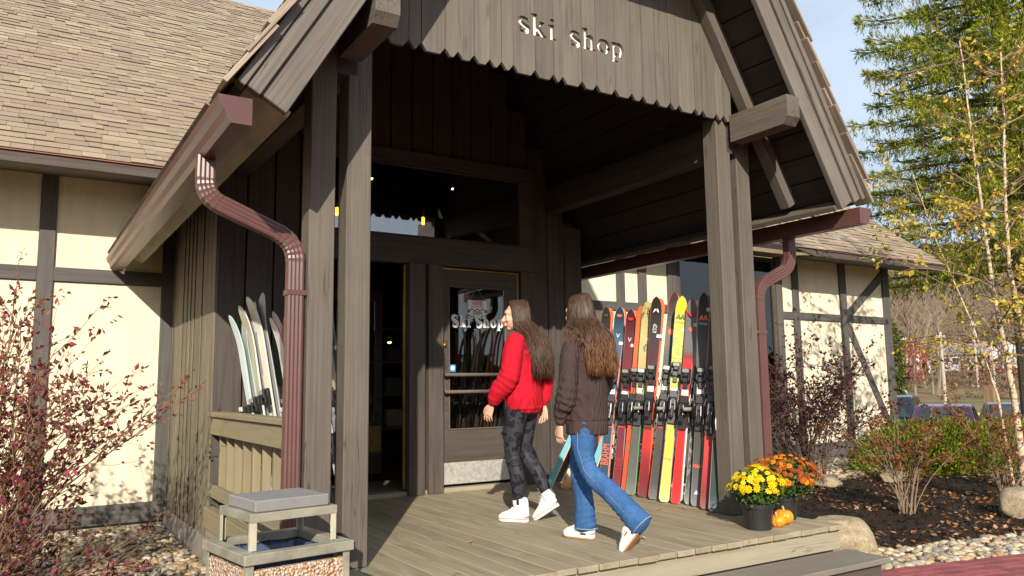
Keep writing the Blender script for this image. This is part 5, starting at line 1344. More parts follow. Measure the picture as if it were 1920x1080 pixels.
def make_hair(c, Mh, n, zend, wave, seed, backy, spread, front=0.75, thick=0.0075, curl=0.0, shrink=1.0):
    """locks of hair from the parting, over the skull, down the back"""
    r = random.Random(seed); b = MB()
    V, F = ellip(c + Mh @ Vector((0, -0.018, 0.034)), (0.080, 0.094, 0.089), 20, Mh.to_4x4())
    cap = MB(); cap.add(V, F)
    for i in range(n):
        s = -1 if i % 2 else 1
        y0 = r.uniform(-0.085, 0.062)                      # along the parting
        al = R(r.uniform(62, 178)) if y0 < 0.045 else R(r.uniform(62, 110))
        P = []
        A = Vector((s * 0.004, y0, 0.124 - 5.5 * max(0, abs(y0 + 0.015) - 0.03) ** 2 - 0.001 * r.random()))
        tx = s * math.sin(al) * 0.085; ty = -0.012 + math.cos(al) * 0.102
        if al < R(80): ty = max(ty, 0.005)
        ext = 1 + 0.10 * r.random()
        for k in range(6):
            q = k / 5; e = math.sin(q * math.pi / 2)
            zz = A.z - (A.z + 0.045) * (1 - math.cos(q * math.pi / 2)) ** 0.9
            P.append(c + Mh @ Vector(((A.x + (tx - A.x) * e) * ext, A.y + (ty - A.y) * e, zz + 0.006)))
        last = P[-1]; tgt = Vector((last.x * 0.55 * spread + s * r.uniform(0.0, 0.075) * spread, backy - r.uniform(0, 0.05), zend + r.uniform(-0.02, 0.14) ** 1))
        if al < R(front * 100) and r.random() < 0.35: tgt = Vector((s * (0.13 + r.uniform(0, 0.05)), -0.02 + r.uniform(-0.06, 0.04), zend + r.uniform(0.05, 0.2)))
        ph = r.uniform(0, 6.28); m = 9
        for k in range(1, m + 1):
            q = k / m; e = 1 - (1 - q) ** 1.7
            x = last.x + (tgt.x - last.x) * e; y = last.y + (tgt.y - last.y) * (1 - (1 - q) ** 2.6); z = last.z + (tgt.z - last.z) * q
            y = min(y, backy + 0.03 + 0.12 * max(0, (z - 1.30)) / 0.15) if abs(x) < 0.13 and z < 1.42 * shrink else y
            aw = wave * q ** 1.1
            P.append(Vector((x + aw * math.sin(ph + q * 9), y + aw * 0.8 * math.cos(ph * 1.3 + q * 8) + curl * q * q, z)))
        tk = thick * r.uniform(0.7, 1.3); rad = [tk * 0.6] + [tk] * 5 + [tk * (1 - 0.75 * (k / m) ** 2.2) for k in range(1, m + 1)]
        V, F = tube(P, rad, 4); b.add(V, F)
    return cap, b
def shoe(ank, toe, hgt, wd, up=(0, 0, 1)):
    """returns shaped shoe pieces: upper, sole along ankle->toe"""
    a = Vector(ank); t = Vector(toe); d = (t - a); d.normalize()
    return a, t, d
FABN = {}
def fabric(name, col, rough=0.85, sc=260, bmp=0.35, var=0.1, rib=None, camo=None):
    m, nt, b = base(name, col, rough, spec=0.2)
    v = objcoord(nt)
    n1 = N(nt, 'TexNoise', {'Vector': v, 'Scale': 9.0, 'Detail': 5.0}); c = ramp(nt, n1.outputs['Fac'], [(0.3, k3(col, 1 - var)), (0.7, k3(col, 1 + var))])
    if camo:
        n3 = N(nt, 'TexNoise', {'Vector': v, 'Scale': 13.0, 'Detail': 2.0, 'Roughness': 0.4})
        c = ramp(nt, n3.outputs['Fac'], [(0.40, camo[0]), (0.42, camo[1]), (0.52, camo[1]), (0.54, camo[2]), (0.60, camo[2]), (0.62, camo[0])])
    nt.links.new(c, b.inputs['Base Color'])
    if rib:
        wv = N(nt, 'TexWave', {'Vector': N(nt, 'Mapping', {'Vector': v, 'Scale': (1, 0.75, 0)}).outputs[0], 'Scale': rib, 'Distortion': 0.4, 'Detail': 1.0}, wave_type='BANDS', bands_direction='DIAGONAL')
        n2 = N(nt, 'TexNoise', {'Vector': v, 'Scale': 180.0, 'Detail': 2.0})
        s_ = N(nt, 'Math', {0: wv.outputs['Fac'], 1: n2.outputs['Fac']}, operation='ADD'); bump(nt, b, s_.outputs[0], 0.8, 0.006)
    else:
        n2 = N(nt, 'TexNoise', {'Vector': v, 'Scale': sc, 'Detail': 3.0}); bump(nt, b, n2.outputs['Fac'], bmp, 0.002)
    return m
def folds(c, amp=0.006, f=8.0, zs=0.55, seed=0.0):
    v = Vector((c[0] * f + seed, c[1] * f, c[2] * f * zs))
    return amp * (noise.noise(v) * 1.0 + 0.5 * (0.5 - abs(noise.noise(v * 2.1))) + 0.25 * noise.noise(v * 4.0))
def fold_bands(c, joints, amp=0.007, wl=0.03):
    """cross folds that gather near joints"""
    d = 0.0
    for j, ax, r in joints:
        q = Vector((c[0] - j[0], c[1] - j[1], c[2] - j[2])); L = q.length
        if L < r: d += amp * (1 - L / r) * math.sin(2 * math.pi * (q.dot(Vector(ax)) + 0.02 * noise.noise(Vector(c) * 9)) / wl)
    return d

# ---- first person: red sweatshirt, black camo leggings, white high-top shoes
def sole_and_shoe(t, W, ank, toe, heel_dir, sole_col, upper_col, hi=False, stripe=None, name='shoe', pitch=0.0):
    """shoe built flat then pitched about its toe; ank = ankle xy over heel side, toe tip, on z = 0"""
    a = Vector(ank); tp = Vector(toe); d = Vector((tp.x - a.x, tp.y - a.y, 0)); L = d.length + 0.065; d.normalize(); s = Vector((d.y, -d.x, 0))
    hl = Vector((tp.x, tp.y, 0)) - d * L
    M0 = Matrix(((d.x, s.x, 0, hl.x), (d.y, s.y, 0, hl.y), (0, 0, 1, tp.z), (0, 0, 0, 1)))       # local x along the shoe
    Mp = M0 @ T(L * 0.80, 0, 0.0) @ RY(R(pitch)) @ T(-L * 0.80, 0, 0.0)
    out = []
    def wid(q): return (0.031 + 0.013 * math.sin(min(1, q / 0.72) * math.pi * 0.5) ** 2) * (math.sqrt(max(0.02, 1 - ((q - 0.80) / 0.20) ** 2)) if q > 0.80 else 1) * (math.sqrt(max(0.05, 1 - ((0.10 - q) / 0.10) ** 2)) if q < 0.10 else 1)
    qs = [0, 0.02, 0.06, 0.12, 0.22, 0.35, 0.5, 0.65, 0.78, 0.88, 0.94, 0.98, 1.0]
    V = []; F = []; n = 2
    th = 0.026; gum = sole_col is GUM; tl_ = 0.010 if gum else th
    for q in qs:
        sp_ = 0.010 * max(0, (q - 0.75) / 0.25) ** 2
        w_ = wid(q)
        V += [(q * L, -w_, sp_), (q * L, w_, sp_), (q * L, w_ * 1.02, tl_ + sp_ * 0.6), (q * L, -w_ * 1.02, tl_ + sp_ * 0.6)]
    for i in range(len(qs) - 1):
        a_, b_2 = i * 4, i * 4 + 4
        for k in range(4): F.append((a_ + k, b_2 + k, b_2 + (k + 1) % 4, a_ + (k + 1) % 4))
    F.append((0, 1, 2, 3)); F.append(tuple((len(qs) - 1) * 4 + k for k in (3, 2, 1, 0)))
    sh_parts = []
    top = 0.085 if not hi else 0.135
    sh_parts.append(limb([(0.012 * 1 + 0.03, 0, th + 0.02), (L * 0.30, 0, th + 0.028), (L * 0.55, 0, th + 0.024), (L * 0.78, 0, th + 0.014), (L * 0.93, 0, th + 0.006)], [(0.034, 0.032), (0.037, 0.042), (0.040, 0.036), (0.041, 0.028), (0.030, 0.018)], 16, ref=(0, 1, 0)))
    sh_parts.append(limb([(L * 0.17, 0, th + 0.02), (L * 0.185, 0, top), (L * 0.19, 0, top + 0.012)], [(0.035, 0.048), (0.036, 0.045), (0.037, 0.044)], 16, ref=(0, 1, 0)))
    sh_parts.append(limb([(L * 0.24, 0, top - 0.01), (L * 0.45, 0, th + 0.055), (L * 0.62, 0, th + 0.036)], [0.026, 0.026, 0.022], 12, ref=(0, 1, 0)))
    up_me = fuse('upper', sh_parts, 0.006, 3)
    up_me.materials.append(upper_col)
    root = ob(name, up_me, None, t, W @ Mp)
    so = mk('sole', V, F, sole_col, root, W @ Mp)
    if gum: mk('midsole', [(v[0], v[1] * 0.985, v[2] + (0.0095 if i % 4 < 2 else 0.020)) for i, v in enumerate(V)], F, SOW, root, W @ Mp)
    if stripe:
        st = MB()
        for q0, q1 in zip(qs[:-1], qs[1:]):
            for sg in (-1, 1):
                w0, w1 = wid(q0) * 1.025 + 0.0012, wid(q1) * 1.025 + 0.0012
                st.add([(q0 * L, sg * w0, th - 0.006), (q1 * L, sg * w1, th - 0.006), (q1 * L, sg * w1, th - 0.002), (q0 * L, sg * w0, th - 0.002)], [(0, 1, 2, 3) if sg < 0 else (3, 2, 1, 0)])
        st.build('sole_stripe', stripe, root, W @ Mp)
    lc = MB()
    for k in range(5):
        q = 0.30 + 0.075 * k; zz = top - 0.0 - (top - th - 0.05) * (k / 4.0) ** 0.8
        lc.tube([(q * L, -0.022, zz - 0.006), (q * L + 0.004, 0, zz + 0.020 - 0.002 * k), (q * L, 0.022, zz - 0.006)], 0.0028, 5)
    lc.build('laces', flat('lace white', (0.72, 0.72, 0.70), 0.8), root, W @ Mp)
    return root, Mp, L
SHW = fabric('white canvas', (0.78, 0.77, 0.75), 0.75, 300, 0.2, 0.04); SOW = flat('white rubber', (0.72, 0.70, 0.66), 0.5); GUM = flat('gum rubber', (0.40, 0.20, 0.09), 0.6); SOCK = fabric('white sock', (0.78, 0.77, 0.75), 0.95, 200, 0.4, 0.03)
def person1():
    W = T(3.30, 5.12, 0.002) @ RZ(R(31))
    t = thing('person', 'person in a red sweatshirt and dark leggings with long straight brown hair walking to the door', 'person', (3.30, 5.12, 0.002), R(31))
    t['label'] = 'person in red sweatshirt and dark leggings with long straight brown hair'
    hc = Vector((-0.005, 0.045, 1.535)); Mh = (Matrix.Rotation(R(30), 3, 'Z') @ Matrix.Rotation(R(-4), 3, 'X'))
    sk = head_parts(hc, Mh); nh = len(sk); SL = Matrix.Diagonal((0.88, 0.95, 1, 1))
    sk.append(limb([(0, -0.015, 1.33), (0, 0.005, 1.42), (0, 0.02, 1.48)], [0.055, 0.046, 0.046], 14))
    sk.append(limb([(0, 0, 0.86), (0, 0, 1.0), (0, -0.01, 1.2), (0, -0.015, 1.34)], [(0.13, 0.09), (0.12, 0.08), (0.14, 0.085), (0.13, 0.06)], 16))
    LA = [(-0.165, -0.01, 1.32), (-0.225, 0.015, 1.08), (-0.215, 0.165, 0.885)]; RA = [(0.165, -0.01, 1.32), (0.225, -0.07, 1.07), (0.205, -0.09, 0.865)]
    for A in (LA, RA): sk.append(limb(A, [0.045, 0.036, 0.024], 12))
    sk += hand((-0.213, 0.185, 0.862), -1, (0.1, 0.8, 0.3), (0.02, 0.35, -0.95), 0.30)
    sk += hand((0.203, -0.092, 0.842), 1, (0, 1, 0.1), (-0.05, -0.05, -1), 0.38)
    sk = [(V_ if i_ < nh else [SL @ Vector(v) for v in V_], F_) for i_, (V_, F_) in enumerate(sk)]
    LL = [(-0.085, 0.0, 0.88), (-0.088, 0.055, 0.48), (-0.075, 0.005, 0.10)]; RL_ = [(0.085, 0.0, 0.88), (0.085, 0.03, 0.48), (0.08, -0.175, 0.155)]
    for A in (LL, RL_): sk.append(limb([A[0], A[1], Vector(A[1]).lerp(Vector(A[2]), 0.35) + Vector((0, -0.016, 0)), A[2]], [0.06, 0.034, 0.03, 0.024], 12))
    body = ob('body', fuse('body', sk, 0.0042, 2), SKIN, t, W)
    face_features(t, body, hc, Mh, W)
    # leggings
    pl = [limb([(0, -0.005, 0.96), (0, -0.01, 0.88), (0, -0.01, 0.82)], [(0.12, 0.092), (0.138, 0.105), (0.135, 0.095)], 18)]
    for A, x in ((LL, -1), (RL_, 1)):
        h_, k_, a_ = [Vector(p) for p in A]; sh = k_ + (a_ - k_) * 0.35 + Vector((0, -0.018, 0)); lo = k_ + (a_ - k_) * 0.80; lo2 = k_ + (a_ - k_) * 0.92
        pl.append(limb([h_ + Vector((0, -0.008, 0.0)), h_ + (k_ - h_) * 0.45 + Vector((0, 0.012, 0)), k_, sh, lo, lo2], [(0.086, 0.095), (0.075, 0.082), (0.053, 0.057), (0.052, 0.058), (0.042, 0.043), (0.042, 0.043)], 16))
    jl = [((LL[1][0], LL[1][1] - 0.04, LL[1][2]), (0, 0.2, 1), 0.12), ((RL_[1][0], RL_[1][1] - 0.04, RL_[1][2]), (0, 0.2, 1), 0.12), ((-0.075, 0.01, 0.19), (0, 0, 1), 0.09)]
    me = fuse('leggings', pl, 0.007, 4, lambda c: folds(c, 0.0025, 14, 0.6) + fold_bands(c, jl, 0.0025, 0.024))
    lg = ob('leggings', me, fabric('dark camo leggings', (0.035, 0.037, 0.045), 0.6, 400, 0.1, 0.1, camo=((0.018, 0.019, 0.025), (0.032, 0.034, 0.042), (0.009, 0.009, 0.012))), t, W)
    V, F = ellip((-0.121, 0.015, 0.335), (0.004, 0.009, 0.009), 12); mk('leg_emblem', V, F, SHW, lg, W)
    # sweatshirt
    sw = [limb([(0, -0.012, 1.395), (0, -0.015, 1.36), (0, -0.02, 1.31), (0, -0.022, 1.18), (0, -0.015, 1.02), (0, -0.012, 0.90), (0, -0.012, 0.835), (0, -0.010, 0.795)],
               [(0.070, 0.060), (0.115, 0.075), (0.175, 0.100), (0.190, 0.122), (0.195, 0.130), (0.205, 0.140), (0.198, 0.136), (0.172, 0.122)], 26, sub=4, cap=0.06)]
    sw.append(limb([(-0.12, -0.01, 1.345), (-0.185, 0.0, 1.26), (-0.240, 0.01, 1.07), (-0.232, 0.10, 0.975), (-0.220, 0.155, 0.905), (-0.215, 0.178, 0.875)], [0.075, 0.084, 0.080, 0.074, 0.058, 0.036], 18))
    sw.append(limb([(0.12, -0.01, 1.345), (0.185, -0.015, 1.26), (0.240, -0.075, 1.07), (0.222, -0.085, 0.96), (0.207, -0.092, 0.89), (0.204, -0.094, 0.86)], [0.075, 0.084, 0.080, 0.072, 0.056, 0.036], 18))
    jj = [((-0.235, 0.05, 1.06), (0.1, 0.5, -0.9), 0.16), ((0.235, -0.06, 1.06), (0, 0.2, -1), 0.16), ((-0.13, 0.0, 1.22), (0.6, 0, 0.8), 0.14), ((0.13, 0.0, 1.22), (-0.6, 0, 0.8), 0.14), ((0, -0.14, 0.85), (1, 0, 0.5), 0.20), ((-0.2, -0.05, 0.85), (0, 1, 0.6), 0.16), ((-0.222, 0.15, 0.92), (0, 0.4, -0.9), 0.09)]
    me = fuse('sweatshirt', sw, 0.0075, 4, lambda c: folds(c, 0.010, 7, 0.6, 3.0) + fold_bands(c, jj, 0.006, 0.05) - (0.010 if c[2] < 0.822 and abs(c[0]) < 0.19 and c[1] < 0.13 else 0))
    ob('sweatshirt', me, fabric('red cotton fleece', (0.46, 0.008, 0.022), 0.9, 300, 0.3, 0.08), t, W @ SL)
    # socks
    for A, top, nm in ((LL, 0.205, 'sock'), (RL_, 0.26, 'sock')):
        h_, k_, a_ = [Vector(p) for p in A]; q = k_ + (a_ - k_) * 0.86
        V, F = limb([q, a_], [(0.046, 0.047), (0.044, 0.047)], 16); sk_o = mk('sock', V, F, SOCK, t, W, smooth=True)
    V, F = chbox((-0.122, -0.012, 0.125), (-0.116, 0.010, 0.165), 0.001); mk('sock_print', V, F, flat('black sock print', (0.02, 0.02, 0.02)), sk_o, W)
    sole_and_shoe(t, W, (-0.075, 0.00, 0), (-0.082, 0.178, 0), None, SOW, SHW, True, flat('red sole line', (0.45, 0.04, 0.06)))
    sole_and_shoe(t, W, (0.080, -0.215, 0), (0.082, -0.035, 0.0), None, SOW, SHW, True, flat('red sole stripe', (0.45, 0.04, 0.06)), pitch=33)
    cap, hr = make_hair(hc, Mh, 1500, 1.06, 0.006, 5, -0.150, 1.35, thick=0.0034)
    HM = hair_mat('dark brown hair', (0.050, 0.026, 0.016), (0.075, 0.040, 0.022), 1.0, 1.5)
    ho = ob('hair', fuse('hair', [(cap.v, cap.f)], 0.008, 2), HM, t, W)
    # scalp cap must leave the face free
    co = [v.co for v in ho.data.vertices]
    for v in ho.data.vertices:
        l = Mh.inverted() @ (v.co - hc)
        if l.y > 0.045 and l.z < 0.085: v.co = hc + Mh @ Vector((l.x * 0.8, 0.03, l.z * 0.9))
    mk('hair_locks', hr.v, hr.f, HM, ho, W, smooth=True)
    return t
def person2():
    loc = (3.18, 4.19, 0.002); W = T(*loc) @ RZ(R(22)); TW = RZ(R(-13)); WU = W @ TW; SL = Matrix.Diagonal((0.80, 0.93, 1, 1))
    t = thing('person', 'person in a brown knitted sweater and blue jeans with wavy brown hair seen from behind', 'person', loc, R(22))
    hc = Vector((0, 0.03, 1.475)); Mh = (Matrix.Rotation(R(2), 3, 'Z') @ Matrix.Rotation(R(-6), 3, 'X'))
    sk = head_parts(hc, Mh); nh = len(sk)
    sk.append(limb([(0, -0.02, 1.27), (0, 0.0, 1.36), (0, 0.01, 1.43)], [0.055, 0.046, 0.046], 14))
    sk.append(limb([(0, 0, 0.82), (0, 0, 0.96), (0, -0.01, 1.15), (0, -0.02, 1.28)], [(0.13, 0.09), (0.12, 0.08), (0.14, 0.085), (0.13, 0.06)], 16))
    LA = [(-0.17, -0.02, 1.26), (-0.228, -0.02, 1.00), (-0.215, 0.055, 0.775)]; RA = [(0.17, -0.02, 1.26), (0.235, 0.0, 1.01), (0.20, 0.17, 0.88)]
    for A in (LA, RA): sk.append(limb(A, [0.045, 0.036, 0.024], 12))
    sk += hand((-0.213, 0.066, 0.752), -1, (0.15, 1, 0.1), (0.03, 0.10, -1), 0.42, 1.02)
    sk += hand((0.195, 0.19, 0.87), 1, (0, 0.6, 0.6), (-0.1, 0.8, -0.5), 0.5)
    sk = [([TW @ (Vector(v) if i_ < nh else SL @ Vector(v)) for v in V_], F_) for i_, (V_, F_) in enumerate(sk)]
    RL_ = [(0.068, 0.0, 0.84), (0.085, 0.11, 0.46), (0.080, 0.075, 0.10)]; LL = [(-0.068, 0.0, 0.84), (-0.090, -0.07, 0.46), (-0.095, -0.43, 0.20)]
    for A in (LL, RL_): sk.append(limb(A, [0.07, 0.045, 0.03], 12))
    body = ob('body', fuse('body', sk, 0.0042, 2), SKIN, t, W)
    face_features(t, body, hc, Mh, WU)
    # jeans
    pl = [limb([(0, -0.01, 0.93), (0, -0.02, 0.85), (0, -0.02, 0.78)], [(0.115, 0.09), (0.132, 0.10), (0.135, 0.095)], 18)]
    for A, hem in ((RL_, (0.080, 0.060, 0.075)), (LL, (-0.098, -0.435, 0.160))):
        h_, k_, a_ = [Vector(p) for p in A]; sh = k_ + (Vector(hem) - k_) * 0.45 + Vector((0, -0.012, 0))
        pl.append(limb([h_ + Vector((0, -0.012, 0)), h_ + (k_ - h_) * 0.45 + Vector((0, 0.008, 0)), k_, sh, Vector(hem) + (k_ - Vector(hem)) * 0.12, Vector(hem)], [(0.078, 0.094), (0.070, 0.080), (0.054, 0.060), (0.057, 0.066), (0.062, 0.076), (0.062, 0.079)], 18))
    jl = [((0.085, 0.06, 0.46), (0, 0.2, 1), 0.15), ((-0.09, -0.07, 0.46), (0, 0.5, 1), 0.15), ((0.08, 0.04, 0.14), (0, 0.3, 1), 0.13), ((-0.095, -0.30, 0.2), (0, 0.7, 0.7), 0.13), ((-0.09, -0.06, 0.76), (0.4, 0.3, 1), 0.13)]
    me = fuse('jeans', pl, 0.007, 3, lambda c: folds(c, 0.005, 12, 0.7, 5.0) + fold_bands(c, jl, 0.0045, 0.04))
    m, nt, b = base('blue denim', (0.03, 0.09, 0.22), 0.85, spec=0.15)
    v = objcoord(nt); n1 = N(nt, 'TexNoise', {'Vector': v, 'Scale': 7.0, 'Detail': 6.0, 'Roughness': 0.6}); n2 = N(nt, 'TexNoise', {'Vector': N(nt, 'Mapping', {'Vector': v, 'Scale': (60, 60, 12)}).outputs[0], 'Scale': 4.0, 'Detail': 3.0})
    c = ramp(nt, n1.outputs['Fac'], [(0.3, (0.012, 0.055, 0.165)), (0.55, (0.03, 0.10, 0.26)), (0.75, (0.07, 0.17, 0.36))]); c = mixc(nt, 0.35, c, ramp(nt, n2.outputs['Fac'], [(0.3, (0.015, 0.05, 0.14)), (0.7, (0.10, 0.20, 0.38))]))
    nt.links.new(c, b.inputs['Base Color']); bump(nt, b, n2.outputs['Fac'], 0.3, 0.002)
    je = ob('jeans', me, m, t, W)
    # outer seam of the near leg
    SEAM = flat('pale seam thread', (0.16, 0.24, 0.36), 0.8)
    V, F = tube([(-0.150, -0.03, 0.70), (-0.149, -0.03, 0.60), (-0.145, -0.075, 0.46), (-0.150, -0.25, 0.32), (-0.160, -0.42, 0.18)], 0.0018, 5); mk('seam', V, F, SEAM, je, W)
    for hem, ax in (((0.080, 0.060, 0.068), (0, 0.0, 1)), ((-0.098, -0.440, 0.152), (0.0, 0.72, 0.69))):
        hv = Vector(hem); a_ = Vector(ax).normalized(); u = Vector((1, 0, 0)); w_ = a_.cross(u)
        V, F = tube([hv + u * 0.0635 * math.cos(2 * math.pi * i / 28) + w_ * 0.0805 * math.sin(2 * math.pi * i / 28) for i in range(29)], 0.0045, 6); mk('hem', V, F, SEAM, je, W, smooth=True)
    # sweater
    sw = [limb([(0, -0.01, 1.345), (0, -0.02, 1.30), (0, -0.025, 1.25), (0, -0.03, 1.12), (0, -0.028, 0.96), (0, -0.025, 0.82), (0, -0.022, 0.75), (0, -0.02, 0.685)],
               [(0.072, 0.066), (0.120, 0.082), (0.170, 0.098), (0.180, 0.116), (0.186, 0.124), (0.192, 0.132), (0.186, 0.132), (0.182, 0.130)], 26, sub=4, cap=0.06)]
    sw.append(limb([(-0.12, -0.02, 1.275), (-0.185, -0.02, 1.19), (-0.228, -0.03, 1.00), (-0.230, -0.005, 0.90), (-0.220, 0.04, 0.835), (-0.215, 0.058, 0.765)], [0.072, 0.074, 0.070, 0.075, 0.060, 0.042], 18))
    sw.append(limb([(0.12, -0.02, 1.275), (0.19, -0.02, 1.19), (0.245, -0.01, 1.01), (0.225, 0.10, 0.93), (0.205, 0.15, 0.895), (0.198, 0.175, 0.88)], [0.072, 0.074, 0.070, 0.072, 0.056, 0.042], 18))
    sw.append(limb([(0, -0.01, 1.33), (0, 0.0, 1.37)], [(0.068, 0.064), (0.062, 0.06)], 18))
    jj = [((-0.24, -0.01, 0.97), (0, 0.4, -1), 0.16), ((-0.14, -0.02, 1.14), (0.7, 0, 0.7), 0.15), ((0.14, -0.02, 1.14), (-0.7, 0, 0.7), 0.15), ((-0.23, 0.0, 0.86), (0, 0.2, -1), 0.12), ((-0.1, -0.14, 0.9), (0.7, 0, 0.6), 0.2)]
    me = fuse('sweater', sw, 0.0075, 3, lambda c: folds(c, 0.009, 6, 0.55, 9.0) + fold_bands(c, jj, 0.006, 0.055) - (0.005 if 0.755 < c[2] < 0.772 and abs(c[0]) < 0.25 and c[1] < 0.03 and abs(c[0]) < 0.21 else 0))
    ob('sweater', me, fabric('brown ribbed knit', (0.058, 0.037, 0.036), 0.95, 200, 0.4, 0.1, rib=22), t, WU @ SL)
    wht = fabric('white leather', (0.74, 0.73, 0.70), 0.5, 120, 0.1, 0.03)
    r1, Mp, L = sole_and_shoe(t, W, (0.080, 0.060, 0), (0.088, 0.235, 0), None, GUM, wht, False)
    r2, Mp2, L2 = sole_and_shoe(t, W, (-0.098, -0.475, 0), (-0.102, -0.295, 0), None, GUM, wht, False, pitch=52)
    TB = flat('tan patch', (0.42, 0.17, 0.06), 0.6); BB = flat('black shoe window', (0.03, 0.03, 0.03), 0.3)
    for rr, MM in ((r1, Mp), (r2, Mp2)):
        MB().cbox((L * 0.38, -0.0495, 0.052), (L * 0.50, -0.044, 0.062), 0.002).build('shoe_patch', TB, rr, W @ MM)
        MB().cbox((L * 0.18, -0.0415, 0.028), (L * 0.36, -0.034, 0.040), 0.003).build('shoe_window', BB, rr, W @ MM)
    cap, hr = make_hair(hc, Mh, 1600, 1.07, 0.017, 8, -0.142, 0.98, thick=0.0036, curl=-0.01, shrink=0.96)
    HM = hair_mat('chestnut hair', (0.052, 0.027, 0.015), (0.20, 0.085, 0.030), 0.98, 1.38)
    ho = ob('hair', fuse('hair', [(cap.v, cap.f)], 0.008, 2), HM, t, WU)
    for v in ho.data.vertices:
        l = Mh.inverted() @ (v.co - hc)
        if l.y > 0.045 and l.z < 0.085: v.co = hc + Mh @ Vector((l.x * 0.8, 0.03, l.z * 0.9))
    mk('hair_locks', hr.v, hr.f, HM, ho, WU, smooth=True)
    # painted nails of the near hand
    return t
person1(); person2()
# ------------------------------------------------------------------ beds, pebbles, path
def sheet(name, poly, z, mat, sub=None):
    V = [(x, y, z if z is not None else gz(x, y) + 0.01) for x, y in poly]
    return struct(mk(name, V, [tuple(range(len(V)))], mat))
def mulch_mat():
    m, nt, b = base('dark mulch', (0.02, 0.014, 0.011), 0.95, spec=0.2)
    v = objcoord(nt, rnd=False); n1 = N(nt, 'TexNoise', {'Vector': v, 'Scale': 26.0, 'Detail': 8.0, 'Roughness': 0.75}); n2 = N(nt, 'TexNoise', {'Vector': v, 'Scale': 3.0, 'Detail': 4.0})
    c = ramp(nt, n1.outputs['Fac'], [(0.3, (0.011, 0.008, 0.006)), (0.55, (0.034, 0.023, 0.016)), (0.75, (0.075, 0.048, 0.030))])
    c = mixc(nt, 1.0, c, ramp(nt, n2.outputs['Fac'], [(0.3, (0.7,) * 3), (0.7, (1.5, 1.4, 1.2))]), 'MULTIPLY')
    nt.links.new(c, b.inputs['Base Color']); bump(nt, b, n1.outputs['Fac'], 1.0, 0.03); return m
MULCH = mulch_mat()
def edge_y(x): return 3.65 - 0.216 * (x - 5.49)
bedR = sheet('mulch_bed', [(5.03, 3.72), (5.6, edge_y(5.6) + 0.3), (9, edge_y(9) + 0.4), (14, edge_y(14) + 0.5), (15, 8.4), (11.2, 8.6), (5.28, 9.0), (5.04, 6.9)], -0.385, MULCH)
bedL = sheet('mulch_bed', [(-7, 3.3), (1.36, 3.3), (1.36, 6.9), (0.9, 7.0), (-7, 7.4)], -0.385, MULCH)
PEBB = plain('pebble bed ground', (0.20, 0.165, 0.115), 0.95, 0.5, 30, 1.0)
grav = []
gL = sheet('gravel_bed', [(-7, 7.0), (0.9, 6.6), (1.37, 5.6), (1.37, 9.12), (-7, 9.12)], -0.381, PEBB)
gR = sheet('gravel_bed', [(5.07, edge_y(5.07) - 0.05), (9.5, edge_y(9.5) - 0.05), (9.5, edge_y(9.5) + 0.55), (7.0, edge_y(7.0) + 0.62), (5.6, edge_y(5.6) + 0.5), (5.07, 3.85)], -0.381, PEBB)
gW = sheet('gravel_bed', [(5.3, 7.5), (8.0, 6.9), (12.5, 7.6), (14.5, 8.9), (14.5, 9.12), (5.3, 9.12)], -0.381, PEBB)
def stone_mesh(seed, sub=2):
    bm = bmesh.new(); bmesh.ops.create_icosphere(bm, subdivisions=sub, radius=1.0)
    for v in bm.verts:
        v.co = v.co * (1 + 0.28 * noise.noise(v.co * 1.2 + Vector((seed * 7.1, 0, 0))) + 0.05 * noise.noise(v.co * 4 + Vector((seed, 3, 0))))
    me = bpy.data.meshes.new('stone'); bm.to_mesh(me); bm.free()
    me.polygons.foreach_set('use_smooth', [True] * len(me.polygons)); return me
PC = [(0.33, 0.25, 0.15), (0.40, 0.34, 0.25), (0.28, 0.20, 0.11), (0.44, 0.40, 0.34), (0.18, 0.155, 0.13), (0.36, 0.25, 0.13), (0.24, 0.22, 0.20), (0.45, 0.36, 0.22)]
PEB_I, nt_, b_ = base('river pebble', (0.4, 0.3, 0.2), 0.6, spec=0.4)
oi = N(nt_, 'ObjectInfo'); cc = ramp(nt_, oi.outputs['Random'], [(i / 7.0, c) for i, c in enumerate(PC)])
n_ = N(nt_, 'TexNoise', {'Vector': objcoord(nt_), 'Scale': 2.5, 'Detail': 5.0}); nt_.links.new(mixc(nt_, 1.0, cc, ramp(nt_, n_.outputs['Fac'], [(0.3, (0.75,) * 3), (0.7, (1.2,) * 3)]), 'MULTIPLY'), b_.inputs['Base Color'])
PEB_A = attr_mat('river pebble mass', 0.6, 0.4)
smesh = [stone_mesh(i, 2) for i in range(5)]
for m_ in smesh: m_.materials.append(PEB_I)
lowm = [stone_mesh(i, 1) for i in range(6)]
def low_arrays(me):
    n = len(me.vertices); co = np.empty(n * 3, np.float32); me.vertices.foreach_get('co', co)
    return co.reshape(-1, 3), [tuple(p.vertices) for p in me.polygons]
LOW = [low_arrays(m_) for m_ in lowm]
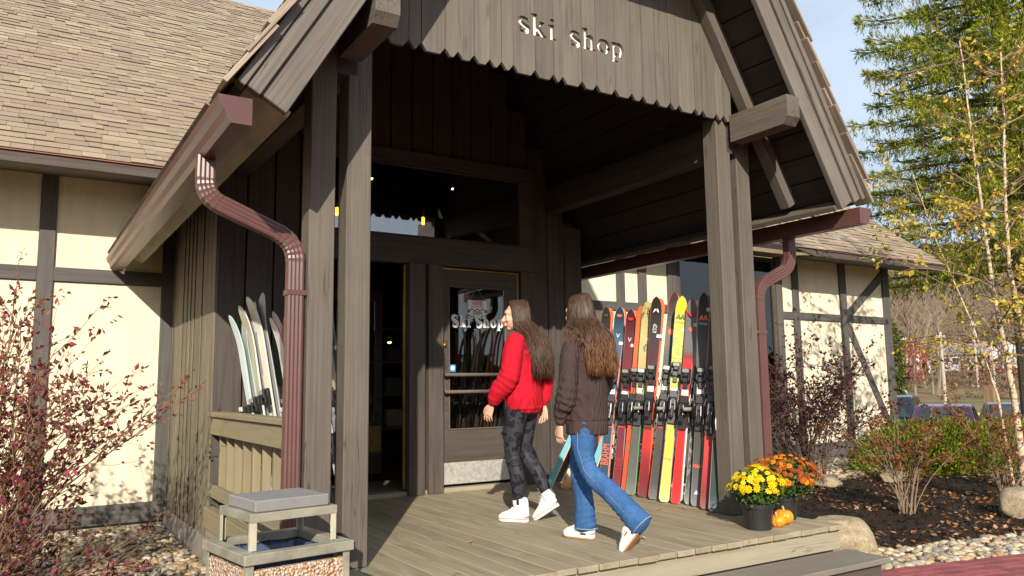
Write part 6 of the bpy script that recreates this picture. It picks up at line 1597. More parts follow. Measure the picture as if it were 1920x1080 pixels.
def pebbles(bed, inside, bounds, n_obj, n_stuff, sz, near, seed):
    r = random.Random(seed); pts = []
    while len(pts) < n_obj + n_stuff:
        x = r.uniform(bounds[0], bounds[1]); y = r.uniform(bounds[2], bounds[3])
        if inside(x, y): pts.append((x, y))
    pts.sort(key=lambda p: near(p))
    V = []; F = []; C = []
    for i, (x, y) in enumerate(pts):
        s = r.uniform(*sz); M = T(x, y, -0.381 + s * 0.22 + r.uniform(0, 0.015)) @ RZ(r.uniform(0, 6.28)) @ RX(r.uniform(-.4, .4)) @ Matrix.Diagonal((s * 1.25, s * 0.95, s * 0.62, 1))
        if i < n_obj: ob('stone', smesh[i % 5], None, bed, M)
        else:
            co, fs = LOW[i % 6]; A = np.array(M)[:3]; w_ = co @ A[:, :3].T + A[:, 3]; n0 = len(V)
            V += [tuple(q) for q in w_]; F += [tuple(k + n0 for k in f) for f in fs]; c = k3(r.choice(PC), r.uniform(0.8, 1.15)); C += [c] * len(fs)
    if V:
        o = mk('stone_mass', V, F, PEB_A, bed, smooth=True, kind='stuff'); set_col(o.data, C)
camd = lambda p: math.hypot(p[0], p[1])
pebbles(gL, lambda x, y: y > 7.0 - 0.35 * max(0, x) - 0.4 * max(0, x - 0.9) - 0.25 * noise.noise((x * 2, y * 2, 0)), (-1.6, 1.34, 5.4, 9.05), 150, 1900, (0.018, 0.038), camd, 3)
pebbles(gR, lambda x, y: edge_y(x) - 0.02 < y < edge_y(x) + 0.58 + 0.12 * noise.noise((x * 2, 1, 0)) and not (x < 5.1 and y > 3.7), (5.08, 9.4, 2.7, 4.4), 150, 900, (0.022, 0.045), camd, 4)
pebbles(gW, lambda x, y: y > 7.55 + 0.25 * noise.noise((x, y, 0)) - 0.2 * (x > 7.5), (5.4, 14.3, 6.8, 9.05), 0, 1100, (0.03, 0.07), camd, 5)
# brick path
BR = plain('red paver', (0.24, 0.060, 0.062), 0.8, 0.2, 14, 0.4, rnd=0.22)
pth = sheet('brick_path', [(-6, 3.3), (5.02, 3.3), (5.05, edge_y(5.05) - 0.03), (16, edge_y(16) - 0.03), (16, -6), (-6, -6)], -0.378, plain('path sand', (0.16, 0.06, 0.055), 0.95, 0.3, 20, 0.5))
pm = None; an = math.atan(-0.216)
bx, by = 0.202, 0.101
cnt = 0
for j in range(16):
    for i in range(-2, 26):
        u = (i + (0.5 if j % 2 else 0)) * bx; v = -0.055 - j * by
        X = 5.20 + u * math.cos(an) - v * math.sin(an) * 1.0; Y = edge_y(5.20) - 0.03 + u * math.sin(an) + v * math.cos(an)
        if X < 5.15 or cnt >= 300: continue
        if pm is None:
            V, F = chbox((-bx / 2 + 0.002, -by / 2 + 0.002, -0.03), (bx / 2 - 0.002, by / 2 - 0.002, 0.012), 0.004)
            pm = bpy.data.meshes.new('paver'); pm.from_pydata(V, [], F); pm.update(); pm.materials.append(BR)
        ob('paver', pm, None, pth, T(X, Y, -0.372 + rng.uniform(-0.001, 0.002)) @ RZ(an)); cnt += 1
# boulders
ROCK, nt_, b_ = base('sandstone boulder', (0.35, 0.27, 0.16), 0.85, spec=0.3)
n1 = N(nt_, 'TexNoise', {'Vector': objcoord(nt_), 'Scale': 2.2, 'Detail': 9.0, 'Roughness': 0.65}); n2 = N(nt_, 'TexNoise', {'Vector': objcoord(nt_), 'Scale': 14.0, 'Detail': 8.0, 'Roughness': 0.7})
nt_.links.new(mixc(nt_, 1.0, ramp(nt_, n1.outputs['Fac'], [(0.32, (0.19, 0.17, 0.14)), (0.46, (0.36, 0.28, 0.17)), (0.58, (0.42, 0.35, 0.24)), (0.72, (0.25, 0.21, 0.16))]), ramp(nt_, n2.outputs['Fac'], [(0.3, (0.6,) * 3), (0.7, (1.25,) * 3)]), 'MULTIPLY'), b_.inputs['Base Color']); bump(nt_, b_, n2.outputs['Fac'], 0.7, 0.02)
def boulder(label, x, y, sx, sy, sz, seed, rz=0):
    bm = bmesh.new(); bmesh.ops.create_icosphere(bm, subdivisions=4, radius=1.0)
    for v in bm.verts:
        c = v.co.copy(); k = 1 + 0.22 * noise.noise(c * 1.1 + Vector((seed * 3.3, 0, 0))) + 0.06 * noise.noise(c * 3 + Vector((seed, 0, 0))) + 0.02 * noise.noise(c * 9)
        v.co = Vector((max(-0.86, min(0.9, c.x * k)), c.y * k, max(-0.5, min(0.78, c.z * k))))
    me = bpy.data.meshes.new('boulder'); bm.to_mesh(me); bm.free(); me.polygons.foreach_set('use_smooth', [True] * len(me.polygons))
    tag(ob('boulder', me, ROCK, None, T(x, y, -0.36 + sz * 0.35) @ RZ(rz) @ Matrix.Diagonal((sx, sy, sz, 1))), label, 'boulder', 'garden boulders')
boulder('large tan boulder at the right end of the deck', 5.83, 4.27, 0.29, 0.24, 0.215, 1.0, -0.5)
boulder('pale boulder at the right edge of the mulch bed', 8.86, 4.28, 0.28, 0.22, 0.22, 2.0, 0.3)
boulder('flat tan boulder in front of the green hedge', 10.5, 6.75, 0.34, 0.2, 0.09, 3.0, 0.4)
boulder('low grey boulder between the dark red shrub and the hedge', 9.3, 7.0, 0.34, 0.22, 0.10, 4.0, 0.9)
# fallen leaves and mulch chips
def litter(name, label, n, inside, bounds, cols, size, seed, z=-0.382, flat_=0.35, aspect=0.6):
    r = random.Random(seed); V = []; F = []; C = []
    k = 0
    while k < n:
        x = r.uniform(bounds[0], bounds[1]); y = r.uniform(bounds[2], bounds[3])
        if not inside(x, y): continue
        k += 1; L = size * r.uniform(0.5, 1.3); M = T(x, y, z + L * 0.12 + r.uniform(0, 0.012)) @ RZ(r.uniform(0, 6.28)) @ RX(r.gauss(0, flat_)) @ RY(r.gauss(0, flat_)); n0 = len(V); w_ = L * aspect / 2
        for p in ((-L / 2, 0, 0.0), (-L * 0.1, w_, L * 0.1), (L / 2, 0, 0.02 * L), (-L * 0.1, -w_, L * 0.12), (0, 0, -L * 0.02)): V.append(tuple(M @ Vector(p)))
        c = k3(r.choice(cols), r.uniform(0.7, 1.2)); F += [(n0, n0 + 4, n0 + 1), (n0 + 1, n0 + 4, n0 + 2), (n0 + 2, n0 + 4, n0 + 3), (n0 + 3, n0 + 4, n0)]; C += [c] * 4
    o = mk(name, V, F, LEAF, None, kind='stuff'); set_col(o.data, C); tag(o, label, 'leaves' if 'lea' in name else 'chips')
inR = lambda x, y: y > edge_y(x) + 0.35 and not (x < 5.15 and y < 7) and y < 8.9
LC = [(0.34, 0.19, 0.09), (0.26, 0.12, 0.05), (0.42, 0.28, 0.16), (0.30, 0.10, 0.03), (0.20, 0.10, 0.05)]
litter('fallen_leaves', 'dry brown leaves scattered on the right hand mulch', 2600, lambda x, y: inR(x, y) and noise.noise((x * 0.9, y * 0.9, 2)) > -0.12, (5.1, 13, 3.2, 8.8), LC, 0.06, 21)
litter('fallen_leaves', 'dry leaves and stalks under the left hand shrub', 700, lambda x, y: True, (-1.6, 1.33, 3.6, 8.6), LC + [(0.16, 0.03, 0.05), (0.14, 0.08, 0.05)], 0.05, 22)
litter('mulch_chips', 'dark bark chips of the right hand bed', 6000, inR, (5.1, 11.5, 3.4, 8.0), [(0.012, 0.009, 0.007), (0.022, 0.015, 0.011), (0.04, 0.026, 0.018)], 0.05, 23, -0.386, 0.5, 0.35)
litter('mulch_chips', 'dark bark chips of the left hand bed', 2200, lambda x, y: y < 6.9 - 0.3 * x, (-1.5, 1.33, 3.6, 7.0), [(0.012, 0.009, 0.007), (0.022, 0.015, 0.011), (0.04, 0.026, 0.018)], 0.05, 24, -0.386, 0.5, 0.35)
for (x, y, a, lab) in ((4.42, 4.88, 0.3, 'orange dry leaf lying before the red skis'), (4.62, 4.80, 1.2, 'tan dry leaf at the tails of the black grey skis'), (3.52, 4.05, 2.0, 'flat tan leaf beside the rear shoe on the deck'), (2.55, 4.6, 0.6, 'small yellow leaf in the middle of the deck')):
    L = 0.05; M = T(x, y, 0.006) @ RZ(a) @ RX(0.25)
    o = mk('dry_leaf', [M @ Vector(p) for p in ((-L / 2, 0, 0), (-L * 0.1, L * 0.35, L * 0.14), (L / 2, 0, 0.02 * L), (-L * 0.1, -L * 0.35, L * 0.3), (0, 0, 0.0))], [(0, 4, 1), (1, 4, 2), (2, 4, 3), (3, 4, 0)], plain('dry leaf %d' % int(a * 10), (0.42, 0.20, 0.07) if a < 1 else (0.45, 0.32, 0.16), 0.8))
    tag(o, lab, 'leaf', 'stray leaves on the deck')

# ------------------------------------------------------------------ shrubs
def leaves_on(P, D, size, cols, seed, aspect=0.55, jit=0.8, droop=0.2):
    r = random.Random(seed); V = []; F = []; C = []
    for p, d in zip(P, D):
        d = (Vector(d) + Vector((r.gauss(0, jit), r.gauss(0, jit), r.gauss(0, jit) - droop))).normalized(); sd = Matrix.Rotation(r.uniform(0, 6.28), 3, d) @ d.orthogonal().normalized(); nn = d.cross(sd)
        L = size * r.uniform(0.55, 1.3); w_ = L * aspect * r.uniform(0.7, 1.2); p = Vector(p); n = len(V); c = k3(r.choice(cols), r.uniform(0.65, 1.3)); cu = r.uniform(-0.25, 0.35)
        V += [p, p + d * L * 0.45 + sd * w_ * 0.5 + nn * w_ * 0.25, p + d * L + nn * L * cu, p + d * L * 0.45 - sd * w_ * 0.5 + nn * w_ * 0.25]
        F += [(n, n + 1, n + 2), (n, n + 2, n + 3)]; C += [c, c]
    return V, F, C
def shrub(name, label, loc, nst, H, Rd, seed, leafcols, lsize, per, barkcol, thick=0.012, sub=7, group=None, asym=(0, 0), droop=0.2, cluster=1, top_only=False, cat='shrub', tl=0.42):
    r = random.Random(seed); t = thing(name, label, cat, loc, 0, group)
    b = MB(); LP = []; LDs = []; x0, y0, z0 = loc
    for i in range(nst):
        a = r.uniform(0, 6.28); rr = Rd * math.sqrt(r.uniform(0.05, 1)); hh = H * r.uniform(0.6, 1.0) * (1 - 0.25 * rr / Rd)
        ex, ey = rr * math.cos(a) + asym[0] * r.random(), rr * math.sin(a) + asym[1] * r.random(); P = []
        jx, jy = r.uniform(0, 9), r.uniform(0, 9); m = 7
        bx_, by_ = x0 + r.uniform(-.12, .12) * Rd, y0 + r.uniform(-.12, .12) * Rd
        for k in range(m + 1):
            q = k / m
            P.append(Vector((bx_ + ex * q ** 1.35 + 0.07 * noise.noise((jx + q * 3, 0, 0)) * q, by_ + ey * q ** 1.35 + 0.07 * noise.noise((jy + q * 3, 4, 0)) * q, z0 + hh * (q - 0.12 * q * q * (rr / Rd) * 1.6))))
        th = thick * r.uniform(0.6, 1.1); b.tube(P, [th * (1 - 0.8 * k / m) for k in range(m + 1)], 5)
        for j in range(sub):
            q = r.uniform(0.3, 0.98); k = min(m - 1, int(q * m)); p = P[k].lerp(P[k + 1], q * m - k); d = (P[k + 1] - P[k]).normalized()
            d2 = (d + Vector((r.gauss(0, .55), r.gauss(0, .55), r.gauss(0.0, .35)))).normalized(); L = H * tl * r.uniform(0.35, 1) * (1.1 - 0.55 * q)
            Q = [p]; dd = d2
            for s in range(4): dd = (dd + Vector((r.gauss(0, .22), r.gauss(0, .22), r.gauss(0.03, .2)))).normalized(); Q.append(Q[-1] + dd * L / 4)
            b.tube(Q, [th * 0.35 * (1 - 0.6 * s / 4) for s in range(5)], 4)
            for s in range(per):
                if top_only and r.random() < 0.55: f = r.uniform(0.75, 1.0)
                else: f = r.uniform(0.15, 1.0)
                kk = min(3, int(f * 4)); pp_ = Q[kk].lerp(Q[kk + 1], f * 4 - kk)
                for c_ in range(cluster): LP.append(pp_ + Vector((r.gauss(0, 0.012), r.gauss(0, 0.012), r.gauss(0, 0.012))) * (1 if cluster == 1 else 1.6)); LDs.append(dd)
    b.build('stems', plain('bark ' + name + str(seed), barkcol, 0.85, 0.25, 20, 0.3), t)
    V, F, C = leaves_on(LP, LDs, lsize, leafcols, seed, droop=droop); o = mk('foliage', V, F, LEAF, t, kind='stuff'); set_col(o.data, C)
    return t
NB = [(0.21, 0.05, 0.048), (0.21, 0.09, 0.048), (0.17, 0.06, 0.042), (0.30, 0.045, 0.085), (0.24, 0.11, 0.06), (0.18, 0.085, 0.05)]
shrub('ninebark_shrub', 'leggy burgundy leaved shrub against the left cream wall', (-0.15, 6.45, -0.39), 46, 2.45, 1.2, 31, NB, 0.050, 14, (0.20, 0.12, 0.065), 0.011, 8, 'dark red shrubs by the walls')
shrub('ninebark_shrub', 'low tangled brown and burgundy shrub at the bottom left corner', (-0.2, 5.1, -0.39), 44, 1.15, 1.05, 32, [(0.12, 0.055, 0.03), (0.09, 0.03, 0.025), (0.14, 0.07, 0.04), (0.20, 0.03, 0.06)], 0.045, 8, (0.19, 0.12, 0.07), 0.008, 7, 'dark red shrubs by the walls')
NR = [(0.055, 0.012, 0.016), (0.05, 0.02, 0.016), (0.08, 0.014, 0.024), (0.045, 0.022, 0.016)]
shrub('ninebark_shrub', 'dark burgundy shrub in front of the right hand cream wing', (9.75, 7.55, -0.39), 58, 2.55, 1.45, 33, NR, 0.056, 12, (0.10, 0.06, 0.045), 0.011, 8, 'dark red shrubs by the walls')
shrub('ninebark_shrub', 'tall sparse dark red shrub just right of the porch posts', (7.75, 7.2, -0.39), 15, 2.45, 0.75, 34, NR, 0.06, 5, (0.10, 0.06, 0.045), 0.010, 6, 'dark red shrubs by the walls')
shrub('ninebark_shrub', 'small dark shrub behind the ski rack against the cream wall', (6.4, 7.9, -0.39), 20, 1.5, 0.7, 35, NR + [(0.12, 0.09, 0.03)], 0.05, 6, (0.09, 0.06, 0.045), 0.008, 7, 'dark red shrubs by the walls')
DB = [(0.20, 0.075, 0.022), (0.17, 0.06, 0.02), (0.26, 0.11, 0.035)]
shrub('dried_shrub', 'leafless shrub with rusty dried flower heads in the mulch bed', (8.05, 5.05, -0.385), 17, 1.65, 0.8, 36, DB, 0.034, 5, (0.20, 0.145, 0.095), 0.009, 5, 'rusty dried shrubs', cluster=7, top_only=True, tl=0.30)
shrub('dried_shrub', 'rusty dried shrub beside the birch trunks', (9.7, 4.85, -0.385), 15, 1.6, 0.75, 37, DB, 0.034, 5, (0.20, 0.145, 0.095), 0.009, 5, 'rusty dried shrubs', cluster=7, top_only=True, tl=0.30)
# clipped hedge
hd = thing('yew_hedge', 'low rounded bright green hedge in front of the parked cars', 'hedge', (12.6, 6.95, -0.4))
P = []; D = []; r = random.Random(41)
for lob in ((11.65, 7.25, 0.9), (12.5, 7.0, 1.05), (13.4, 6.65, 0.95), (12.9, 7.3, 0.9)):
    for i in range(5200):
        v = Vector((r.gauss(0, 1), r.gauss(0, 1), abs(r.gauss(0, 1)))).normalized(); k = r.uniform(0.72, 1.03) * (1 + 0.12 * noise.noise(v * 3 + Vector((lob[0], 0, 0))))
        P.append(Vector((lob[0] + v.x * lob[2] * k, lob[1] + v.y * lob[2] * 0.8 * k, -0.40 + v.z * 0.78 * k))); D.append(v + Vector((0, 0, 0.5)))
V, F, C = leaves_on(P, D, 0.075, [(0.15, 0.20, 0.012), (0.20, 0.25, 0.018), (0.10, 0.14, 0.01), (0.24, 0.27, 0.02)], 42, 0.3, 0.5, 0); o = mk('foliage', V, F, LEAF, hd, kind='stuff'); set_col(o.data, C)
b = MB()
for i in range(14): b.tube([(12.5 + r.uniform(-.9, .9), 7.0 + r.uniform(-.3, .3), -0.42), (12.5 + r.uniform(-1.2, 1.2), 7.0 + r.uniform(-.6, .6), 0.1)], [0.02, 0.008], 5)
b.build('stems', plain('hedge bark', (0.12, 0.08, 0.05), 0.9), hd)
# ------------------------------------------------------------------ birch
def birch_bark():
    m, nt, b = base('river birch bark', (0.5, 0.4, 0.3), 0.8, spec=0.3)
    v = objcoord(nt, (6, 6, 22), False); n1 = N(nt, 'TexNoise', {'Vector': v, 'Scale': 1.0, 'Detail': 7.0, 'Roughness': 0.7}); 
    c = ramp(nt, n1.outputs['Fac'], [(0.30, (0.10, 0.065, 0.045)), (0.42, (0.40, 0.25, 0.15)), (0.55, (0.60, 0.46, 0.33)), (0.70, (0.68, 0.60, 0.50))])
    nt.links.new(c, b.inputs['Base Color']); bump(nt, b, n1.outputs['Fac'], 0.8, 0.02); return m
bi = thing('birch_tree', 'slender multi stemmed birch with peeling bark and yellow leaves, wound with a light string', 'tree', (10.75, 5.15, -0.4))
BK = birch_bark(); r = random.Random(51); tips = []; LP = []; LDs = []
# far end is read along the view: +RT is image right
def brp(a, b_, z): return Vector((10.75, 5.15, 0)) + Vector((0.847, -0.531, 0)) * a + Vector((0.531, 0.847, 0)) * b_ + Vector((0, 0, z))
stems = [([(0.0, 0, -0.42), (-0.02, 0.0, 0.4), (-0.05, 0.05, 1.2), (-0.13, 0.1, 2.2), (-0.17, 0.1, 3.2), (-0.20, 0.15, 4.4), (-0.22, 0.2, 5.6)], 0.055),
         ([(0.14, 0.05, -0.42), (0.16, 0.05, 0.5), (0.17, 0.0, 1.4), (0.05, 0.0, 2.4), (0.02, -0.1, 3.4), (0.10, -0.1, 4.6), (0.2, 0, 5.4)], 0.055),
         ([(0.26, -0.05, -0.42), (0.42, -0.1, 0.6), (0.60, -0.1, 1.7), (0.72, -0.1, 3.0), (0.8, 0, 4.3)], 0.045),
         ([(-0.06, 0.12, -0.42), (-0.12, 0.2, 0.8), (-0.30, 0.35, 1.8), (-0.60, 0.5, 2.9), (-0.80, 0.6, 3.9)], 0.020)]
tb = MB(); twg = MB(); spirals = []
for P, rad in stems:
    P = [brp(*p) for p in P]; Q = []
    for i in range(len(P) - 1):
        for k in range(4): Q.append(P[i].lerp(P[i + 1], k / 4) + Vector((0.012 * noise.noise(P[i] * 3 + Vector((k, 0, 0))), 0.012 * noise.noise(P[i] * 3 + Vector((0, k, 5))), 0)))
    Q.append(P[-1]); n = len(Q)
    tb.tube(Q, [rad * (1 - 0.94 * (i / n) ** 0.62) + 0.003 for i in range(n)], 10); spirals.append((Q, rad))
    for j in range(26):
        q = r.uniform(0.34, 1.0); i = min(n - 2, int(q * (n - 1))); p = Q[i]
        a = r.uniform(0, 6.28); d = Vector((math.cos(a), math.sin(a), r.uniform(0.1, 1.0))).normalized(); L = r.uniform(0.5, 1.5) * (1.25 - 0.6 * q); B = [p]
        for s in range(5): d = (d + Vector((r.gauss(0, .16), r.gauss(0, .16), r.gauss(0.0, .13)))).normalized(); B.append(B[-1] + d * L / 5)
        twg.tube(B, [rad * 0.20 * (1 - 0.75 * s / 5) + 0.0015 for s in range(6)], 4)
        for e in range(5):
            k = r.randint(1, 4); p2 = B[k]; d2 = (d + Vector((r.gauss(0, .7), r.gauss(0, .7), r.gauss(-.1, .5)))).normalized(); L2 = r.uniform(0.2, 0.55); E_ = [p2, p2 + d2 * L2 * 0.5, p2 + (d2 + Vector((0, 0, -0.15))) * L2]
            twg.tube(E_, [0.003, 0.0025, 0.0015], 3)
            if r.random() < 0.8:
                for g in range(r.randint(3, 13)): f = r.uniform(0.2, 1); LP.append(E_[0].lerp(E_[2], f)); LDs.append(d2)
tb.build('trunk', BK, bi, smooth=True); twg.build('twigs', plain('birch twig', (0.26, 0.17, 0.11), 0.8, 0.2, 10, 0), bi)
V, F, C = leaves_on(LP, LDs, 0.075, [(0.52, 0.40, 0.05), (0.42, 0.38, 0.06), (0.58, 0.33, 0.04), (0.34, 0.34, 0.05), (0.55, 0.45, 0.10)], 52, 0.62, 0.7, 0.4); o = mk('crown', V, F, LEAF, bi, kind='stuff'); set_col(o.data, C)
ls = MB(); bl = MB()
for Q, rad in spirals[:2]:
    S = []; ph = 0
    for i in range(len(Q) - 4):
        for k in range(8):
            q = k / 8; c = Q[i].lerp(Q[i + 1], q); ph += 0.42; rr = rad * (1 - 0.94 * (i / len(Q)) ** 0.62) + 0.009; S.append(c + Vector((math.cos(ph) * rr, math.sin(ph) * rr, 0)))
            if k % 4 == 0: bl.cbox(S[-1] - Vector((0.009, 0.009, 0.012)), S[-1] + Vector((0.009, 0.009, 0.014)), 0.003)
    ls.tube(S, 0.0045, 4)
lo_ = ls.build('light_string', plain('dark green cable', (0.015, 0.06, 0.045), 0.5), bi); bl.build('string_bulb', plain('clear dull bulb', (0.28, 0.36, 0.34), 0.25), lo_, kind='stuff')

# ------------------------------------------------------------------ spruce
sx_, sy_ = 22.06, 10.14
spz = gz(sx_, sy_)
spr = thing('spruce_tree', 'big drooping spruce with brown cones behind the right hand wing', 'tree', (sx_, sy_, spz))
r = random.Random(61); tr = MB(); V = []; F = []; C = []; cn = MB()
tr.tube([(sx_, sy_, spz - 0.2), (sx_, sy_, 6), (sx_, sy_, 14), (sx_, sy_, 21)], [0.36, 0.28, 0.17, 0.03], 12)
GRN = [(0.20, 0.24, 0.016), (0.15, 0.19, 0.014), (0.27, 0.29, 0.02), (0.10, 0.14, 0.012), (0.32, 0.32, 0.025)]
def needle(p, d, L, w_, c):
    sd = Matrix.Rotation(r.uniform(0, 3.14), 3, d) @ d.orthogonal().normalized(); n = len(V)
    V.extend([p - sd * w_ * 0.4, p + d * L * 0.5 - sd * w_ * 0.5, p + d * L, p + d * L * 0.5 + sd * w_ * 0.5]); F.append((n, n + 1, n + 2, n + 3)); C.append(c)
z = 3.9
while z < 15:
    nb = 9; off = r.uniform(0, 6.28)
    for i in range(nb):
        a = off + i * 2 * math.pi / nb + r.uniform(-.2, .2); zz = z + r.uniform(-.15, .15); L = (5.4 * (1 - (z - 2) / 24)) * r.uniform(0.72, 1.08)
        # skip boughs pointing well away from the viewer
        dirv = Vector((math.cos(a), math.sin(a), 0))
        if dirv.dot(Vector((0.9, 0.42, 0))) > 0.72: continue
        B = []; m = 9
        for k in range(m + 1):
            q = k / m; B.append(Vector((sx_, sy_, zz)) + dirv * L * q + Vector((0, 0, 0.35 * q - 1.55 * q * q * (0.8 + 0.3 * r.random() * 0) + 0.85 * q ** 4)) + Vector((0.12 * noise.noise((a * 3, q * 3, z)), 0.12 * noise.noise((a * 3 + 5, q * 3, z)), 0)))
        tr.tube(B, [0.055 * (1 - 0.85 * k / m) + 0.006 for k in range(m + 1)], 5)
        sdv = Vector((-dirv.y, dirv.x, 0)); cb = k3(r.choice(GRN), 1.0)
        nl = int(L * 34)
        for j in range(nl):
            q = r.uniform(0.10, 1.0) ** 0.9; k = min(m - 1, int(q * m)); p = B[k].lerp(B[k + 1], q * m - k); sg = r.choice((-1, 1)); so = r.uniform(0.0, 0.62) * (1.05 - q * 0.7)
            p = p + sdv * sg * so + Vector((0, 0, -0.10 * so)); hl = r.uniform(0.15, 0.70) * (1.05 - 0.5 * q); c0 = k3(r.choice(GRN), r.uniform(0.8, 1.2)); m2 = max(4, int(hl / 0.05)); sw = Vector((r.gauss(0, .06), r.gauss(0, .06), 0))
            for s in range(m2):
                f = s / m2; pz_ = p + Vector((0, 0, -hl * f)) + sw * f + dirv * 0.05 * math.sin(f * 3)
                needle(pz_, Vector((r.gauss(0, .55), r.gauss(0, .55), -1)).normalized(), 0.14, 0.024, k3(c0, r.uniform(0.75, 1.2)))
            for s in range(5): needle(p, (dirv * r.uniform(0.2, 1) + sdv * sg * r.uniform(0, 1) + Vector((0, 0, r.uniform(0.0, 0.5)))).normalized(), 0.22, 0.026, k3(c0, r.uniform(1.0, 1.5)))
            if q > 0.72 and r.random() < 0.10:
                cp_ = p + Vector((0, 0, -0.05)); cn.lathe([(0.006, 0.0), (0.022, -0.03), (0.022, -0.08), (0.008, -0.125)], 6, T(cp_))
    z += 0.62
o = mk('crown', V, F, LEAF, spr, kind='stuff'); set_col(o.data, C)
tr.build('trunk', plain('spruce bark', (0.10, 0.07, 0.05), 0.9, 0.2, 6, 0.4), spr); cn.build('cones', plain('brown cone', (0.24, 0.11, 0.05), 0.7), spr, kind='stuff')
# ------------------------------------------------------------------ beyond the building: car park, road, hill
def ray_xy(az, d): return Vector((math.sin(R(az)) * d, math.cos(R(az)) * d))
def asph(name, col): return plain(name, col, 0.9, 0.15, 3, 0.3)
def patch(name, quad, mat, dz):
    V = []; F = []; n = 14
    for j in range(n + 1):
        for i in range(n + 1):
            a = Vector(quad[0]).lerp(Vector(quad[1]), i / n); b = Vector(quad[3]).lerp(Vector(quad[2]), i / n); p = a.lerp(b, j / n); V.append((p.x, p.y, gz(p.x, p.y) + dz))
    for j in range(n):
        for i in range(n): k = j * (n + 1) + i; F.append((k, k + 1, k + n + 2, k + n + 1))
    return struct(mk(name, V, F, mat))
q = [ray_xy(45, 24), ray_xy(78, 24), ray_xy(72, 44), ray_xy(48, 44)]
patch('car_park', q, asph('car park asphalt', (0.13, 0.125, 0.115)), 0.03)
patch('road', [ray_xy(42, 58), ray_xy(80, 58), ray_xy(79, 66), ray_xy(43, 66)], asph('road asphalt', (0.16, 0.155, 0.15)), 0.04)
def car(label, az, d, rot, col, suv=False):
    p = ray_xy(az, d); z = gz(p.x, p.y) + 0.03; W = T(p.x, p.y, z) @ RZ(R(rot))
    t = thing('parked_car', label, 'car', (p.x, p.y, z), R(rot), 'cars in the car park')
    paint = base('car paint ' + label[:12], col, 0.25, 0.3, 0.6)[0]; paint.node_tree.nodes['Principled BSDF'].inputs['Coat Weight'].default_value = 0.6
    L, Wd = (4.6, 1.85) if suv else (4.5, 1.78); hb = 0.95 if suv else 0.86; ht = 1.68 if suv else 1.44
    def section(y0, prof):  # prof (x,z) closed, widths taper with z
        V = []; n = len(prof)
        for s in (-1, 1):
            for x, zz in prof: V.append((x, s * (Wd / 2 - (0.06 if zz < 0.35 else 0.0) - max(0, zz - hb) * 0.28), zz))
        return V, [tuple(range(n - 1, -1, -1)), tuple(range(n, 2 * n))] + [(i, (i + 1) % n, n + (i + 1) % n, n + i) for i in range(n)]
    body = [(-L / 2, 0.35), (-L / 2 + 0.1, 0.22), (L / 2 - 0.15, 0.22), (L / 2, 0.38), (L / 2 - 0.03, 0.62), (L / 2 - 0.25, 0.74), (L * 0.20, hb), (-L * 0.36, hb + 0.04), (-L / 2 + 0.05, hb), (-L / 2, 0.65)]
    V, F = section(0, body); o = mk('body', V, F, paint, t, W)
    md = o.modifiers.new('bevel', 'BEVEL'); md.width = 0.06; md.segments = 3; md.limit_method = 'ANGLE'; md.angle_limit = R(25)
    cab = [(L * 0.20, hb - 0.01), (L * 0.045, ht - 0.05), (-L * 0.06, ht), (-L * (0.36 if suv else 0.24), ht - 0.03), (-L * (0.46 if suv else 0.40), hb)]
    V, F = section(0, cab); c = mk('cabin', V, F, paint, t, W); md = c.modifiers.new('bevel', 'BEVEL'); md.width = 0.05; md.segments = 3; md.limit_method = 'ANGLE'; md.angle_limit = R(25)
    gl = base('car glass', (0.03, 0.045, 0.05), 0.06, 0.0, 0.8)[0]
    for s in (-1, 1):
        for (a, b_) in ((0.0, 0.47), (0.52, 0.95)):
            lo0 = Vector((L * 0.17, 0, hb + 0.03)).lerp(Vector((-L * (0.43 if suv else 0.36), 0, hb + 0.03)), a); lo1 = Vector((L * 0.17, 0, hb + 0.03)).lerp(Vector((-L * (0.43 if suv else 0.36), 0, hb + 0.03)), b_)
            hi0 = Vector((L * 0.04, 0, ht - 0.10)).lerp(Vector((-L * (0.36 if suv else 0.24), 0, ht - 0.10)), a); hi1 = Vector((L * 0.04, 0, ht - 0.10)).lerp(Vector((-L * (0.36 if suv else 0.24), 0, ht - 0.10)), b_)
            V = []
            for v in (lo0, lo1, hi1, hi0): V.append((v.x, s * (Wd / 2 - max(0, v.z - hb) * 0.28 + 0.012), v.z))
            mk('side_window', V, [(0, 1, 2, 3) if s < 0 else (3, 2, 1, 0)], gl, c, W)
    w0 = Wd / 2 - 0.16
    mk('windscreen', [(L * 0.195 + 0.012, -w0, hb + 0.05), (L * 0.195 + 0.012, w0, hb + 0.05), (L * 0.06 + 0.014, w0 - 0.12, ht - 0.10), (L * 0.06 + 0.014, -w0 + 0.12, ht - 0.10)], [(0, 1, 2, 3)], gl, c, W)
    mk('rear_window', [(-L * (0.452 if suv else 0.385) - 0.014, w0, hb + 0.06), (-L * (0.452 if suv else 0.385) - 0.014, -w0, hb + 0.06), (-L * (0.37 if suv else 0.26) - 0.014, -w0 + 0.12, ht - 0.10), (-L * (0.37 if suv else 0.26) - 0.014, w0 - 0.12, ht - 0.10)], [(0, 1, 2, 3)], gl, c, W)
